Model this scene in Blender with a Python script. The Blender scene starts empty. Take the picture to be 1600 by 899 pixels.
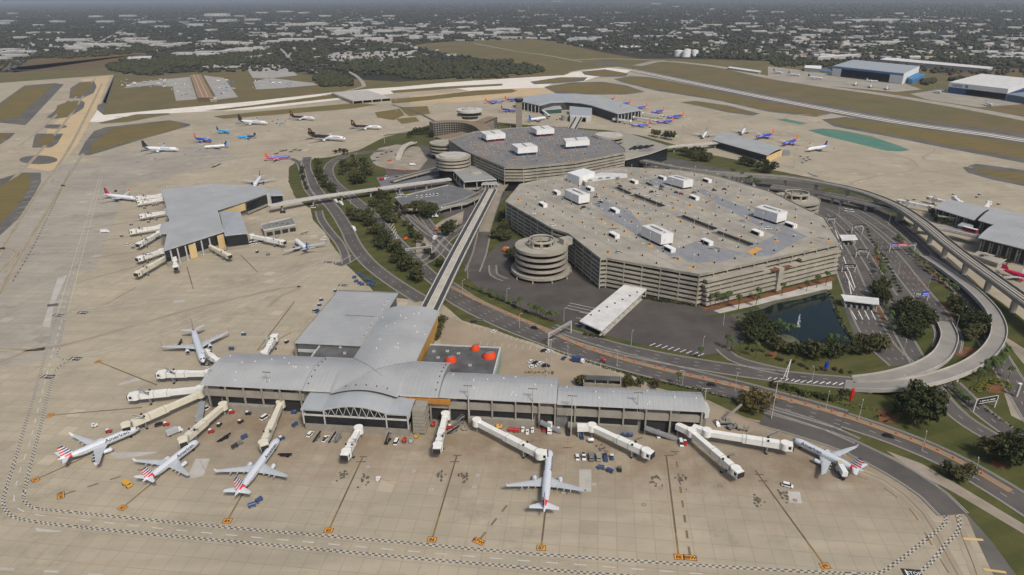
import bpy, bmesh, math, random
from mathutils import Vector, Matrix
import numpy as np
random.seed(7)
sc = bpy.context.scene
C = sc.collection
R = math.radians
# ---------------------------------------------------------------- camera
F0, YH, RL, H0 = 1045.0, -8.0, R(-.5), 203.0        # focal length in 1600-px units, horizon row, roll, height
TH = math.atan((449.5 - YH) / F0)
cd = bpy.data.cameras.new('camera'); cam = bpy.data.objects.new('camera', cd); C.objects.link(cam)
cd.sensor_width = 36; cd.lens = F0 / 1600 * 36; cd.clip_start = 1; cd.clip_end = 90000
_c, _s = math.cos(RL), math.sin(RL)
_up = Vector((0, math.sin(TH), math.cos(TH))); _fw = Vector((0, math.cos(TH), -math.sin(TH)))
_r = Vector((1, 0, 0))
_rx = _r * _c + _up * _s; _uy = -_r * _s + _up * _c
cam.matrix_world = Matrix(((_rx.x, _uy.x, -_fw.x, 0), (_rx.y, _uy.y, -_fw.y, 0), (_rx.z, _uy.z, -_fw.z, H0), (0, 0, 0, 1)))
sc.camera = cam
# ---------------------------------------------------------------- sky, sun, exposure
SUN_EL, SUN_AZ = 50, 150         # azimuth clockwise from +Y (the view direction)
w = bpy.data.worlds.new('World'); sc.world = w; w.use_nodes = True
nt = w.node_tree; nt.nodes.clear()
sky = nt.nodes.new('ShaderNodeTexSky'); sky.sky_type = 'NISHITA'; sky.sun_disc = False
sky.sun_elevation = R(SUN_EL); sky.sun_rotation = R(SUN_AZ); sky.dust_density = 4.0; sky.air_density = 1.0; sky.ozone_density = 1.0
bg = nt.nodes.new('ShaderNodeBackground'); bg.inputs[1].default_value = 0.055
ow = nt.nodes.new('ShaderNodeOutputWorld'); nt.links.new(sky.outputs[0], bg.inputs[0]); nt.links.new(bg.outputs[0], ow.inputs[0])
sl = bpy.data.lights.new('sun', 'SUN'); sl.energy = 1.5; sl.angle = R(10); sl.use_shadow = True; sl.color = (1, .955, .88)
so = bpy.data.objects.new('sun', sl); C.objects.link(so)
so.rotation_euler = (R(90 - SUN_EL), 0, R(180 - SUN_AZ)); so.location = (0, 0, 900)
sc.view_settings.view_transform = 'Standard'; sc.view_settings.look = 'None'
sc.view_settings.exposure = 0.88; sc.view_settings.gamma = 1.0; sc.view_settings.use_curve_mapping = False
sc.render.engine = 'CYCLES'
sc.cycles.max_bounces = 4; sc.cycles.diffuse_bounces = 2; sc.cycles.glossy_bounces = 2; sc.cycles.volume_bounces = 0

# ---------------------------------------------------------------- survey: photo pixel -> point on a level plane
def G(x, y, z=0.0):
    x -= 800; y -= 449.5
    x, y = _c * x + _s * y, -_s * x + _c * y
    d = (x, F0 * math.cos(TH) - y * math.sin(TH), -F0 * math.sin(TH) - y * math.cos(TH))
    t = (z - H0) / d[2]
    return Vector((d[0] * t, d[1] * t, z))
def GS(pts, z=0.0): return [G(p[0], p[1], z) for p in pts]

# ---------------------------------------------------------------- materials
MT = {}
def mat(name, col, rough=.8, col2=None, scale=.05, metal=0, detail=4, island=0.0, spec=.3, emit=0):
    if name in MT: return MT[name]
    m = bpy.data.materials.new(name); m.use_nodes = True; t = m.node_tree; b = t.nodes['Principled BSDF']
    b.inputs['Roughness'].default_value = rough; b.inputs['Metallic'].default_value = metal
    b.inputs['Specular IOR Level'].default_value = spec
    if emit:
        b.inputs['Emission Color'].default_value = (*col, 1); b.inputs['Emission Strength'].default_value = emit
    if col2 is None: col2 = tuple(c * .86 for c in col)
    g = t.nodes.new('ShaderNodeNewGeometry'); n = t.nodes.new('ShaderNodeTexNoise')
    n.inputs['Scale'].default_value = scale; n.inputs['Detail'].default_value = detail; n.inputs['Roughness'].default_value = .62
    t.links.new(g.outputs['Position'], n.inputs['Vector'])
    r = t.nodes.new('ShaderNodeMapRange'); r.inputs[1].default_value = .33; r.inputs[2].default_value = .67
    t.links.new(n.outputs['Fac'], r.inputs[0])
    x = t.nodes.new('ShaderNodeMix'); x.data_type = 'RGBA'
    x.inputs[6].default_value = (*col, 1); x.inputs[7].default_value = (*col2, 1)
    if island:
        ad = t.nodes.new('ShaderNodeMix'); ad.data_type = 'FLOAT'; ad.inputs[0].default_value = island
        t.links.new(r.outputs[0], ad.inputs[2]); t.links.new(g.outputs['Random Per Island'], ad.inputs[3])
        t.links.new(ad.outputs[0], x.inputs[0])
    else:
        t.links.new(r.outputs[0], x.inputs[0])
    t.links.new(x.outputs[2], b.inputs['Base Color'])
    MT[name] = m; return m

class NT:
    """small helper to wire node materials"""
    def __init__(s, name, rough=.85, spec=.25):
        s.m = bpy.data.materials.new(name); s.m.use_nodes = True; s.t = s.m.node_tree
        s.b = s.t.nodes['Principled BSDF']; s.b.inputs['Roughness'].default_value = rough; s.b.inputs['Specular IOR Level'].default_value = spec
        s.pos = s.t.nodes.new('ShaderNodeNewGeometry').outputs['Position']; MT[name] = s.m
    def link(s, a, b): s.t.links.new(a, b)
    def mapping(s, rot=0, scale=(1, 1, 1), loc=(0, 0, 0)):
        n = s.t.nodes.new('ShaderNodeMapping'); n.inputs['Rotation'].default_value = (0, 0, rot); n.inputs['Scale'].default_value = scale
        n.inputs['Location'].default_value = loc; s.link(s.pos, n.inputs['Vector']); return n.outputs[0]
    def noise(s, vec, scale, detail=4, rough=.6):
        n = s.t.nodes.new('ShaderNodeTexNoise'); n.inputs['Scale'].default_value = scale; n.inputs['Detail'].default_value = detail
        n.inputs['Roughness'].default_value = rough; s.link(vec, n.inputs['Vector']); return n.outputs['Fac']
    def rng(s, v, a, b, c=0, d=1):
        n = s.t.nodes.new('ShaderNodeMapRange'); s.link(v, n.inputs[0])
        for i, q in enumerate((a, b, c, d)): n.inputs[i + 1].default_value = q
        return n.outputs[0]
    def math(s, op, a, b=None):
        n = s.t.nodes.new('ShaderNodeMath'); n.operation = op
        for i, q in enumerate((a, b)):
            if q is None: continue
            if isinstance(q, (int, float)): n.inputs[i].default_value = q
            else: s.link(q, n.inputs[i])
        return n.outputs[0]
    def mix(s, f, a, b, mode='MIX'):
        n = s.t.nodes.new('ShaderNodeMix'); n.data_type = 'RGBA'; n.blend_type = mode
        for i, q in ((0, f), (6, a), (7, b)):
            if isinstance(q, (int, float)): n.inputs[i].default_value = q
            elif isinstance(q, tuple): n.inputs[i].default_value = (*q, 1)
            else: s.link(q, n.inputs[i])
        return n.outputs[2]
    def out(s, c): s.link(c, s.b.inputs['Base Color']); return s.m
    def bump(s, v, dist, strength=1):
        n = s.t.nodes.new('ShaderNodeBump'); n.inputs['Distance'].default_value = dist; n.inputs['Strength'].default_value = strength
        s.link(v, n.inputs['Height']); s.link(n.outputs[0], s.b.inputs['Normal'])

# ---------------------------------------------------------------- mesh builder
class MB:
    def __init__(s): s.v = []; s.f = []; s.i = []; s.s = []; s.mats = []
    def mi(s, m):
        if m not in s.mats: s.mats.append(m)
        return s.mats.index(m)
    def add(s, vs, fs, m, smooth=False):
        o = len(s.v); k = s.mi(m); s.v += [tuple(p) for p in vs]
        for f in fs: s.f.append([o + q for q in f]); s.i.append(k); s.s.append(smooth)
    def poly(s, pts, m, smooth=False): s.add(pts, [list(range(len(pts)))], m, smooth)
    def flat(s, pts, z, m):
        p = [(q[0], q[1]) for q in pts]
        if area(p) < 0: p = p[::-1]
        s.poly([(a, b, z) for a, b in p], m)
    def prism(s, pts, z0, z1, m, top=None, bottom=True):
        p = [(q[0], q[1]) for q in pts]
        if area(p) < 0: p = p[::-1]
        n = len(p)
        f = lambda z, k: z(k) if callable(z) else z
        vs = [(a, b, f(z0, k)) for k, (a, b) in enumerate(p)] + [(a, b, f(z1, k)) for k, (a, b) in enumerate(p)]
        s.add(vs, [[k, (k + 1) % n, n + (k + 1) % n, n + k] for k in range(n)], m)
        s.poly(vs[n:], top or m)
        if bottom: s.poly(vs[:n][::-1], m)
    def box(s, cx, cy, cz, sx, sy, sz, m, rot=0.0, top=None):
        c, q = math.cos(rot), math.sin(rot)
        pts = [(cx + c * a * sx / 2 - q * b * sy / 2, cy + q * a * sx / 2 + c * b * sy / 2) for a, b in ((-1, -1), (1, -1), (1, 1), (-1, 1))]
        s.prism(pts, cz - sz / 2, cz + sz / 2, m, top)
    def bar(s, p, q, w, h, m):
        """beam of width w (sideways) and height h from p to q"""
        p = Vector(p); q = Vector(q); d = (q - p)
        if d.length < 1e-6: return
        d.normalize(); e = d.cross(Vector((0, 0, 1)))
        if e.length < 1e-3: e = Vector((1, 0, 0))
        e.normalize(); u = e.cross(d)
        r = [a * w / 2 * e + b * h / 2 * u for a, b in ((-1, -1), (1, -1), (1, 1), (-1, 1))]
        vs = [p + k for k in r] + [q + k for k in r]
        s.add(vs, [[3, 2, 1, 0], [4, 5, 6, 7], [0, 1, 5, 4], [1, 2, 6, 5], [2, 3, 7, 6], [3, 0, 4, 7]], m)
    def tube(s, p, q, r0, r1, m, n=8, caps=True, smooth=True):
        p = Vector(p); q = Vector(q); d = (q - p).normalized()
        e = d.cross(Vector((0, 0, 1)))
        if e.length < 1e-3: e = Vector((1, 0, 0))
        e.normalize(); u = e.cross(d)
        ri = lambda c, r: [c + r * (math.cos(2 * math.pi * k / n) * e + math.sin(2 * math.pi * k / n) * u) for k in range(n)]
        s.loft([ri(p, r0), ri(q, r1)], m, smooth, caps)
    def loft(s, rings, m, smooth=True, caps=True):
        n = len(rings[0]); vs = [p for r in rings for p in r]; o = len(s.v); s.v += [tuple(p) for p in vs]
        fn = m if callable(m) else None
        for a in range(len(rings) - 1):
            for k in range(n):
                b = (k + 1) % n
                s.f.append([o + a * n + k, o + a * n + b, o + (a + 1) * n + b, o + (a + 1) * n + k])
                s.i.append(s.mi(fn(a, k) if fn else m)); s.s.append(smooth)
        if caps:
            m0 = fn(0, 0) if fn else m; m1 = fn(len(rings) - 2, 0) if fn else m
            s.poly(rings[0][::-1], m0); s.poly(rings[-1], m1)
    def grid(s, fn, nu, nv, m, smooth=True):
        o = len(s.v)
        for a in range(nu + 1):
            for b in range(nv + 1): s.v.append(tuple(fn(a / nu, b / nv)))
        k = s.mi(m)
        for a in range(nu):
            for b in range(nv):
                q = o + a * (nv + 1) + b
                s.f.append([q, q + nv + 1, q + nv + 2, q + 1]); s.i.append(k); s.s.append(smooth)
    def disc(s, c, r, z, m, n=24, ry=None):
        s.poly([(c[0] + r * math.cos(2 * math.pi * k / n), c[1] + (ry or r) * math.sin(2 * math.pi * k / n), z) for k in range(n)], m)
    def build(s, name, parent=None, kind=None, centre=True):
        me = bpy.data.meshes.new(name)
        org = Vector((0, 0, 0))
        if parent is not None: org = parent['_o'] if '_o' in parent else Vector((0, 0, 0)); org = Vector(org)
        elif centre and s.v:
            xs = [p[0] for p in s.v]; ys = [p[1] for p in s.v]
            org = Vector(((min(xs) + max(xs)) / 2, (min(ys) + max(ys)) / 2, min(p[2] for p in s.v)))
        me.from_pydata([(p[0] - org.x, p[1] - org.y, p[2] - org.z) for p in s.v], [], s.f)
        for m in s.mats: me.materials.append(m)
        me.polygons.foreach_set('material_index', s.i); me.polygons.foreach_set('use_smooth', s.s); me.update()
        o = bpy.data.objects.new(name, me); C.objects.link(o)
        if parent is not None: o.parent = parent; o['_o'] = list(org)
        else: o.location = org; o['_o'] = list(org)
        ALL.append(o)
        if kind: o['kind'] = kind
        return o
ALL = []
def area(p): return sum(p[k][0] * p[(k + 1) % len(p)][1] - p[(k + 1) % len(p)][0] * p[k][1] for k in range(len(p))) / 2
def tag(o, label, cat, group=None):
    o['label'] = label; o['category'] = cat
    if group: o['group'] = group
    return o
def thing(name, label, cat, loc=(0, 0, 0), group=None):
    o = bpy.data.objects.new(name, None); o.empty_display_size = 1; C.objects.link(o); o.location = loc; o['_o'] = list(loc); ALL.append(o)
    return tag(o, label, cat, group)
KIDS = {}
def copy_tree(o, parent=None):
    c = o.copy(); C.objects.link(c); ALL.append(c)
    if parent is not None: c.parent = parent
    for ch in KIDS.setdefault(o.name, list(o.children)): copy_tree(ch, c)
    return c
USED = set()
def place(proto, loc, rz=0.0, label=None, group=None, scale=1.0, cat=None):
    """first use moves the proto itself, later uses copy it with its parts"""
    o = proto if proto.name not in USED else copy_tree(proto)
    USED.add(proto.name)
    o.location = loc; o.rotation_euler = (0, 0, rz); o.scale = (scale,) * 3 if not isinstance(scale, tuple) else scale
    if label: o['label'] = label
    if group: o['group'] = group
    elif 'group' in o: del o['group']
    if cat: o['category'] = cat
    return o
def smooth_line(pts, step=6.0, closed=False):
    """Catmull-Rom through world points, sampled about every step metres"""
    P = [Vector(p) for p in pts]; n = len(P); out = []
    if n == 2:
        k = max(1, int((P[1] - P[0]).length / step)); return [P[0].lerp(P[1], a / k) for a in range(k + 1)]
    for a in range(n - 1):
        p0 = P[a - 1] if a else P[0] * 2 - P[1]; p1 = P[a]; p2 = P[a + 1]; p3 = P[a + 2] if a + 2 < n else P[-1] * 2 - P[-2]
        k = max(1, int((p2 - p1).length / step))
        for q in range(k):
            t = q / k
            out.append(.5 * ((2 * p1) + (p2 - p0) * t + (2 * p0 - 5 * p1 + 4 * p2 - p3) * t * t + (3 * p1 - p0 - 3 * p2 + p3) * t ** 3))
    out.append(P[-1]); return out
def normals(L):
    N = []
    for k in range(len(L)):
        d = L[min(k + 1, len(L) - 1)] - L[max(k - 1, 0)]; d.z = 0
        d.normalize(); N.append(Vector((-d.y, d.x, 0)))
    return N
def strip(mb, L, N, a, b, z, m, lift=None):
    """flat band between offsets a and b (left positive) of a line"""
    vs = []
    for p, n in zip(L, N):
        zz = (p.z + z)
        vs.append((p.x + n.x * a, p.y + n.y * a, zz)); vs.append((p.x + n.x * b, p.y + n.y * b, zz))
    mb.add(vs, [[2 * k + 1, 2 * k + 3, 2 * k + 2, 2 * k] if a > b else [2 * k, 2 * k + 2, 2 * k + 3, 2 * k + 1] for k in range(len(L) - 1)], m)
def dashes(mb, L, N, off, w, z, m, on=3.0, gap=9.0):
    acc = 0.0; per = on + gap
    for k in range(len(L) - 1):
        l = (L[k + 1] - L[k]).length
        t = 0.0
        while t < l:
            ph = (acc + t) % per
            if ph < on:
                e = min(l, t + on - ph)
                a = L[k].lerp(L[k + 1], t / l); b = L[k].lerp(L[k + 1], e / l); n = N[k]
                mb.add([(a + n * (off + w / 2)) + Vector((0, 0, z)), (a + n * (off - w / 2)) + Vector((0, 0, z)), (b + n * (off - w / 2)) + Vector((0, 0, z)), (b + n * (off + w / 2)) + Vector((0, 0, z))], [[0, 1, 2, 3]], m)
                t = e + 1e-4
            else: t += per - ph + 1e-4
        acc += l
_tc = {}
def text_geo(txt, size, bold=0.0):
    """flat text as (verts, faces) in XY, left-bottom at 0,0, cut in rows so that it can bend"""
    k = (txt, size, bold)
    if k in _tc: return _tc[k]
    cu = bpy.data.curves.new('lettering', 'FONT'); cu.body = txt; cu.size = size; cu.offset = bold; cu.resolution_u = 2
    ob = bpy.data.objects.new('lettering', cu); C.objects.link(ob)
    dg = bpy.context.evaluated_depsgraph_get(); me = bpy.data.meshes.new_from_object(ob.evaluated_get(dg))
    bm = bmesh.new(); bm.from_mesh(me)
    ys = [v.co.y for v in bm.verts]
    y = min(ys)
    while y < max(ys):
        bmesh.ops.bisect_plane(bm, geom=bm.verts[:] + bm.edges[:] + bm.faces[:], plane_co=(0, y, 0), plane_no=(0, 1, 0)); y += size * .14
    bm.verts.index_update()
    r = ([v.co.copy() for v in bm.verts], [[v.index for v in f.verts] for f in bm.faces])
    bm.free(); bpy.data.objects.remove(ob); bpy.data.curves.remove(cu); bpy.data.meshes.remove(me)
    _tc[k] = r; return r
def text_on(mb, txt, size, org, ux, uy, m, bold=0.0, center=False):
    vs, fs = text_geo(txt, size, bold); org = Vector(org); ux = Vector(ux); uy = Vector(uy)
    w = max(v.x for v in vs) if center else 0
    mb.add([org + ux * (v.x - w / 2) + uy * v.y for v in vs], fs, m)
# ================================================================ ground and pavement
ga = math.atan2((G(800, 886) - G(400, 850)).y, (G(800, 886) - G(400, 850)).x)     # slab grid direction
def mk_apron(name, c1, c2, stain):
    n = NT(name, .88, .2)
    v = n.mapping(rot=-ga)
    sx = n.t.nodes.new('ShaderNodeSeparateXYZ'); n.link(v, sx.inputs[0])
    S = 7.6
    u = n.math('DIVIDE', sx.outputs[0], S); w_ = n.math('DIVIDE', sx.outputs[1], S)
    fu = n.math('FRACT', u); fw = n.math('FRACT', w_)
    j = n.math('MAXIMUM', n.math('LESS_THAN', fu, .045), n.math('LESS_THAN', fw, .045))
    cb = n.t.nodes.new('ShaderNodeCombineXYZ'); n.link(n.math('FLOOR', u), cb.inputs[0]); n.link(n.math('FLOOR', w_), cb.inputs[1])
    wn = n.t.nodes.new('ShaderNodeTexWhiteNoise'); n.link(cb.outputs[0], wn.inputs['Vector'])
    big = n.rng(n.noise(n.pos, .012, 5, .65), .35, .68)
    fine = n.rng(n.noise(n.pos, .12, 6, .7), .3, .7)
    lon = n.rng(n.noise(n.mapping(rot=-ga, scale=(.05, .6, 1)), .25, 4, .6), .42, .75)      # long tyre and weather streaks
    col = n.mix(big, c1, c2)
    col = n.mix(n.math('MULTIPLY', fine, .42), col, tuple(q * .72 for q in c1))
    col = n.mix(n.math('MULTIPLY', lon, .38), col, tuple(q * 1.2 for q in c1))
    col = n.mix(n.rng(wn.outputs['Value'], 0, 1, 0, .24), col, tuple(q * .66 for q in c1))
    col = n.mix(n.math('MULTIPLY', n.math('LESS_THAN', wn.outputs['Value'], .008), .3), col, tuple(min(1, q * 1.35) for q in c1)); col = n.mix(n.math('MULTIPLY', n.math('GREATER_THAN', wn.outputs['Value'], .985), .22), col, tuple(q * .5 for q in c1))
    oil = n.rng(n.noise(n.pos, .03, 8, .78), .54, .72)
    col = n.mix(n.math('MULTIPLY', oil, stain), col, tuple(q * .42 for q in c1))
    if name == 'apron_concrete':      # brown working dirt along the gates of the near terminal
        t0 = G(315, 601, 16); x0 = math.cos(ga) * t0.x + math.sin(ga) * t0.y; y0 = -math.sin(ga) * t0.x + math.cos(ga) * t0.y
        q = n.math('MULTIPLY', n.rng(sx.outputs[1], y0 - 62, y0 - 15), n.math('MULTIPLY', n.rng(sx.outputs[1], y0 + 60, y0 + 30), n.rng(sx.outputs[0], x0 - 45, x0 + 15)))
        col = n.mix(n.math('MULTIPLY', q, n.rng(n.noise(n.pos, .05, 6, .7), .34, .62, .12, .75)), col, (.19, .135, .085))
    col = n.mix(n.math('MULTIPLY', j, .42), col, tuple(q * .48 for q in c1))
    return n.out(col)
apron_m = mk_apron('apron_concrete', (.43, .37, .272), (.285, .25, .19), .55)
newcon_sunlit = mk_apron('new_concrete_sunlit', (.78, .73, .64), (.66, .61, .53), .15)  # fresh pale concrete, brightened further so its colour carries the sun patch
goldcon = mk_apron('golden_concrete', (.56, .42, .24), (.46, .36, .23), .3)  # tan pavement colour with some warm sun glow painted in
midcon = mk_apron('grey_concrete', (.39, .35, .285), (.26, .235, .2), .8)
def mk_grass(name, a, b, c, s=.02):
    n = NT(name, .95, .1)
    f1 = n.rng(n.noise(n.pos, s, 5, .65), .32, .68); f2 = n.rng(n.noise(n.pos, s * .3, 4, .6), .35, .65); f3 = n.rng(n.noise(n.pos, .5, 4, .7), .3, .7)
    col = n.mix(f2, a, b); col = n.mix(n.math('MULTIPLY', f1, .85), col, c); st = n.t.nodes.new('ShaderNodeSeparateXYZ'); n.link(n.mapping(rot=-.35), st.inputs[0]); col = n.mix(n.rng(n.math('SINE', n.math('MULTIPLY', st.outputs[1], .42)), -.3, .3, 0, .16), col, tuple(q * 1.5 for q in b)); col = n.mix(n.math('MULTIPLY', f3, .35), col, tuple(q * .55 for q in a))
    return n.out(col)
airgrass = mk_grass('airfield_grass', (.15, .13, .06), (.2, .135, .075), (.09, .1, .042), .014)
isle_m = mk_grass('infield_grass', (.185, .145, .055), (.19, .125, .06), (.115, .112, .042), .02)
lawn = mk_grass('landside_grass', (.07, .082, .024), (.12, .105, .042), (.05, .062, .02), .03)
asph_air = mat('shoulder_asphalt', (.085, .08, .073), .9, (.14, .13, .112), .03)
asph = mat('road_asphalt', (.072, .065, .059), .9, (.115, .104, .093), .05, detail=6)
asph_d = mat('dark_asphalt', (.06, .053, .048), .9, (.1, .089, .08), .04, detail=6)
conc = mat('concrete', (.36, .335, .29), .85, (.25, .235, .205), .12, detail=6)
conc_l = mat('light_concrete', (.47, .445, .4), .85, (.36, .34, .3), .1, detail=6)
mulch = mat('orange_mulch', (.21, .082, .035), .95, (.11, .06, .03), .25)
white = mat('white_paint', (.78, .77, .74), .7, (.6, .59, .56), .2)
wornw = mat('worn_white_paint', (.55, .53, .49), .8, (.42, .4, .36), .2)
black = mat('black_paint', (.03, .03, .03), .8)
yellow = mat('ochre_line', (.27, .17, .06), .85, (.17, .12, .065), .12)
orange_p = mat('orange_sign_paint', (.72, .30, .03), .8)
oil_m = mat('tyre_marks', (.075, .065, .055), .9, (.13, .11, .085), .4)
tan = mat('tan_paving', (.34, .27, .19), .9, (.27, .22, .16), .06, detail=6)
sandm = mat('pale_soil', (.36, .31, .25), .95, (.22, .185, .14), .06, detail=6)

# the land to the horizon: woods and suburbs
n = NT('distant_land', .95, .1)
f = n.rng(n.noise(n.pos, .0011, 6, .62), .36, .62); g_ = n.rng(n.noise(n.pos, .02, 5, .75), .35, .65); h_ = n.rng(n.noise(n.pos, .0004, 4, .6), .4, .6)
col = n.mix(f, (.028, .032, .022), (.06, .052, .036)); col = n.mix(n.math('MULTIPLY', g_, .6), col, (.02, .026, .015))
col = n.mix(n.math('MULTIPLY', h_, .5), col, (.05, .043, .035))
vo = n.t.nodes.new('ShaderNodeTexVoronoi'); vo.inputs['Scale'].default_value = .017; n.link(n.pos, vo.inputs['Vector'])
sp = n.math('MULTIPLY', n.math('LESS_THAN', vo.outputs['Distance'], .26), n.rng(n.noise(n.pos, .0016, 4, .6), .48, .56))
sp2 = n.math('MULTIPLY', sp, n.math('GREATER_THAN', n.t.nodes.new('ShaderNodeSeparateColor').outputs[0], -1.0))
col = n.mix(n.math('MULTIPLY', sp, .55), col, (.33, .31, .28))
land_m = n.out(col)
mb = MB(); K = 60000
mb.grid(lambda a, b: ((a - .5) * 76000, -3500 + b * 55000, -.06), 8, 8, land_m, False)
mb.build('ground', kind='structure', centre=False)

def sheet(name, polys, z, m, kind='structure'):
    b = MB()
    for p in polys: b.flat(rag(GS(p)) if 'grass' in name or 'lawn' in name or 'field' in name or 'mulch' in name else GS(p), z, m)
    return b.build(name, kind=kind)
def rag(P):
    """uneven turf edge"""
    rr = random.Random(len(P)); out = []
    for k in range(len(P)):
        a, c_ = P[k], P[(k + 1) % len(P)]; q = min(60, max(1, int((c_ - a).length / 9)))
        for j in range(q): t = a.lerp(c_, j / q); out.append(Vector((t.x + rr.uniform(-.7, .7), t.y + rr.uniform(-.7, .7), t.z)))
    return out
def ring(c, rx, ry, n=20): return [(c[0] + rx * math.cos(2 * math.pi * k / n), c[1] + ry * math.sin(2 * math.pi * k / n)) for k in range(n)]
# airfield grass
sheet('airfield_grass', [[(-500, 118), (20, 113), (110, 108), (170, 103), (200, 117), (240, 119), (300, 113), (380, 108), (450, 112), (520, 122), (620, 128), (690, 124), (850, 108), (800, 98), (700, 84), (638, 72), (690, 66), (800, 60), (838, 62), (880, 66), (900, 73), (940, 82), (1000, 92), (1060, 92), (1110, 93), (1200, 96), (1290, 104), (1300, 112), (1440, 108), (1480, 118), (1600, 150), (2300, 260), (2300, 960), (-700, 960)],
], 0.0, airgrass)
sheet('brown_field', [[(-60, 114), (20, 114), (45, 93), (80, 90), (150, 84), (225, 79), (230, 90), (190, 97), (172, 105), (110, 110)],
      [(-120, 108), (0, 111), (35, 92), (0, 92), (-80, 95)],
      [(1380, 104), (1440, 108), (1480, 119), (1600, 152), (1600, 108), (1500, 104)]], 0.012, mk_grass('brown_field', (.14, .1, .05), (.17, .105, .062), (.11, .09, .042), .012))
# concrete apron and taxiways (one sheet) and their shoulders
sheet('apron', [[(-250, 990), (-420, 400), (-160, 141), (12, 129), (80, 124), (172, 117.5), (178, 117), (162, 160), (153, 165), (152, 172), (162, 180), (175, 179), (399, 158), (522, 144), (625, 136), (700, 129), (800, 122.5), (887, 117), (890, 112.5), (910, 109), (950, 105.5), (965, 104.5), (990, 109), (1050, 121), (1200, 150), (1400, 188), (1600, 222), (2100, 310), (2300, 480), (1900, 560), (1600, 500), (1550, 560), (1500, 640), (1400, 712), (1450, 741), (1487, 782), (1512, 810), (1560, 900), (1610, 990)]], .03, apron_m)
sheet('runway', [[(990, 106), (1050, 119), (1200, 147), (1400, 184), (1600, 209), (2100, 290), (2100, 330), (1600, 229), (1400, 196), (1300, 178), (1200, 159), (1050, 126), (985, 112)]], .06, asph_air)
b = MB()
for o, wd, m in ((0, 3, newcon_sunlit), (-13, 2.4, newcon_sunlit), (12, 2, conc_l)):
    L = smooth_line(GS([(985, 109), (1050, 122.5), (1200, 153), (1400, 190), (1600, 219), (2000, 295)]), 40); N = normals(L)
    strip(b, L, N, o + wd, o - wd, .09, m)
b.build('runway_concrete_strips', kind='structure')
b = MB()
for pts, wd, m, z in (
    ([(995, 103), (1037, 96), (1125, 105), (1200, 121), (1287, 135), (1375, 147), (1475, 163), (1600, 186), (1900, 245)], 16, midcon, .06),
    ([(1040, 95), (950, 92), (900, 94)], 8, midcon, .05),
    ([(800, 80), (850, 86), (910, 97)], 5, midcon, .05), ([(740, 68), (800, 79)], 5, midcon, .05),
    ([(0, 111), (60, 109), (115, 106), (170, 102.5)], 9, asph_air, .06), ([(10, 110), (28, 97), (45, 86), (52, 75)], 14, asph_air, .05),
    ([(170, 103), (163, 111), (195, 113), (202, 119)], 5, asph_air, .06), ([(202, 119), (300, 114)], 5, asph_air, .06)):
    L = smooth_line(GS(pts), 30); strip(b, L, normals(L), wd, -wd, z, m)
b.build('taxiway', kind='structure')
sheet('bright_taxiway', [[(152, 172), (162, 180), (399, 158), (522, 145), (580, 139), (625, 136), (700, 129), (800, 122.5), (880, 118), (895, 113), (950, 106), (985, 110), (975, 117), (930, 121), (910, 128), (870, 128), (850, 137), (800, 150), (720, 158), (700, 152), (760, 147), (700, 136), (610, 147), (540, 155), (400, 171), (330, 174), (270, 177), (155, 191), (140, 191)]], .05, newcon_sunlit)
sheet('golden_taxiway', [[(172, 118), (150, 172), (122, 225), (92, 260), (78, 268), (40, 262), (66, 232), (75, 200), (88, 190), (118, 168), (125, 155), (148, 140), (125, 124)],
      [(640, 150), (760, 140), (850, 137), (870, 147), (850, 150), (800, 151), (720, 160), (640, 163)]], .06, goldcon)
sheet("pier_pavement", [[(-60, 420), (60, 268), (120, 250), (150, 262), (120, 420), (90, 560), (-200, 620)]], .045, midcon); sheet("pier_pavement", [[(128, 300), (160, 240), (330, 226), (380, 250), (200, 290), (150, 420), (100, 430)]], .049, midcon)
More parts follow.
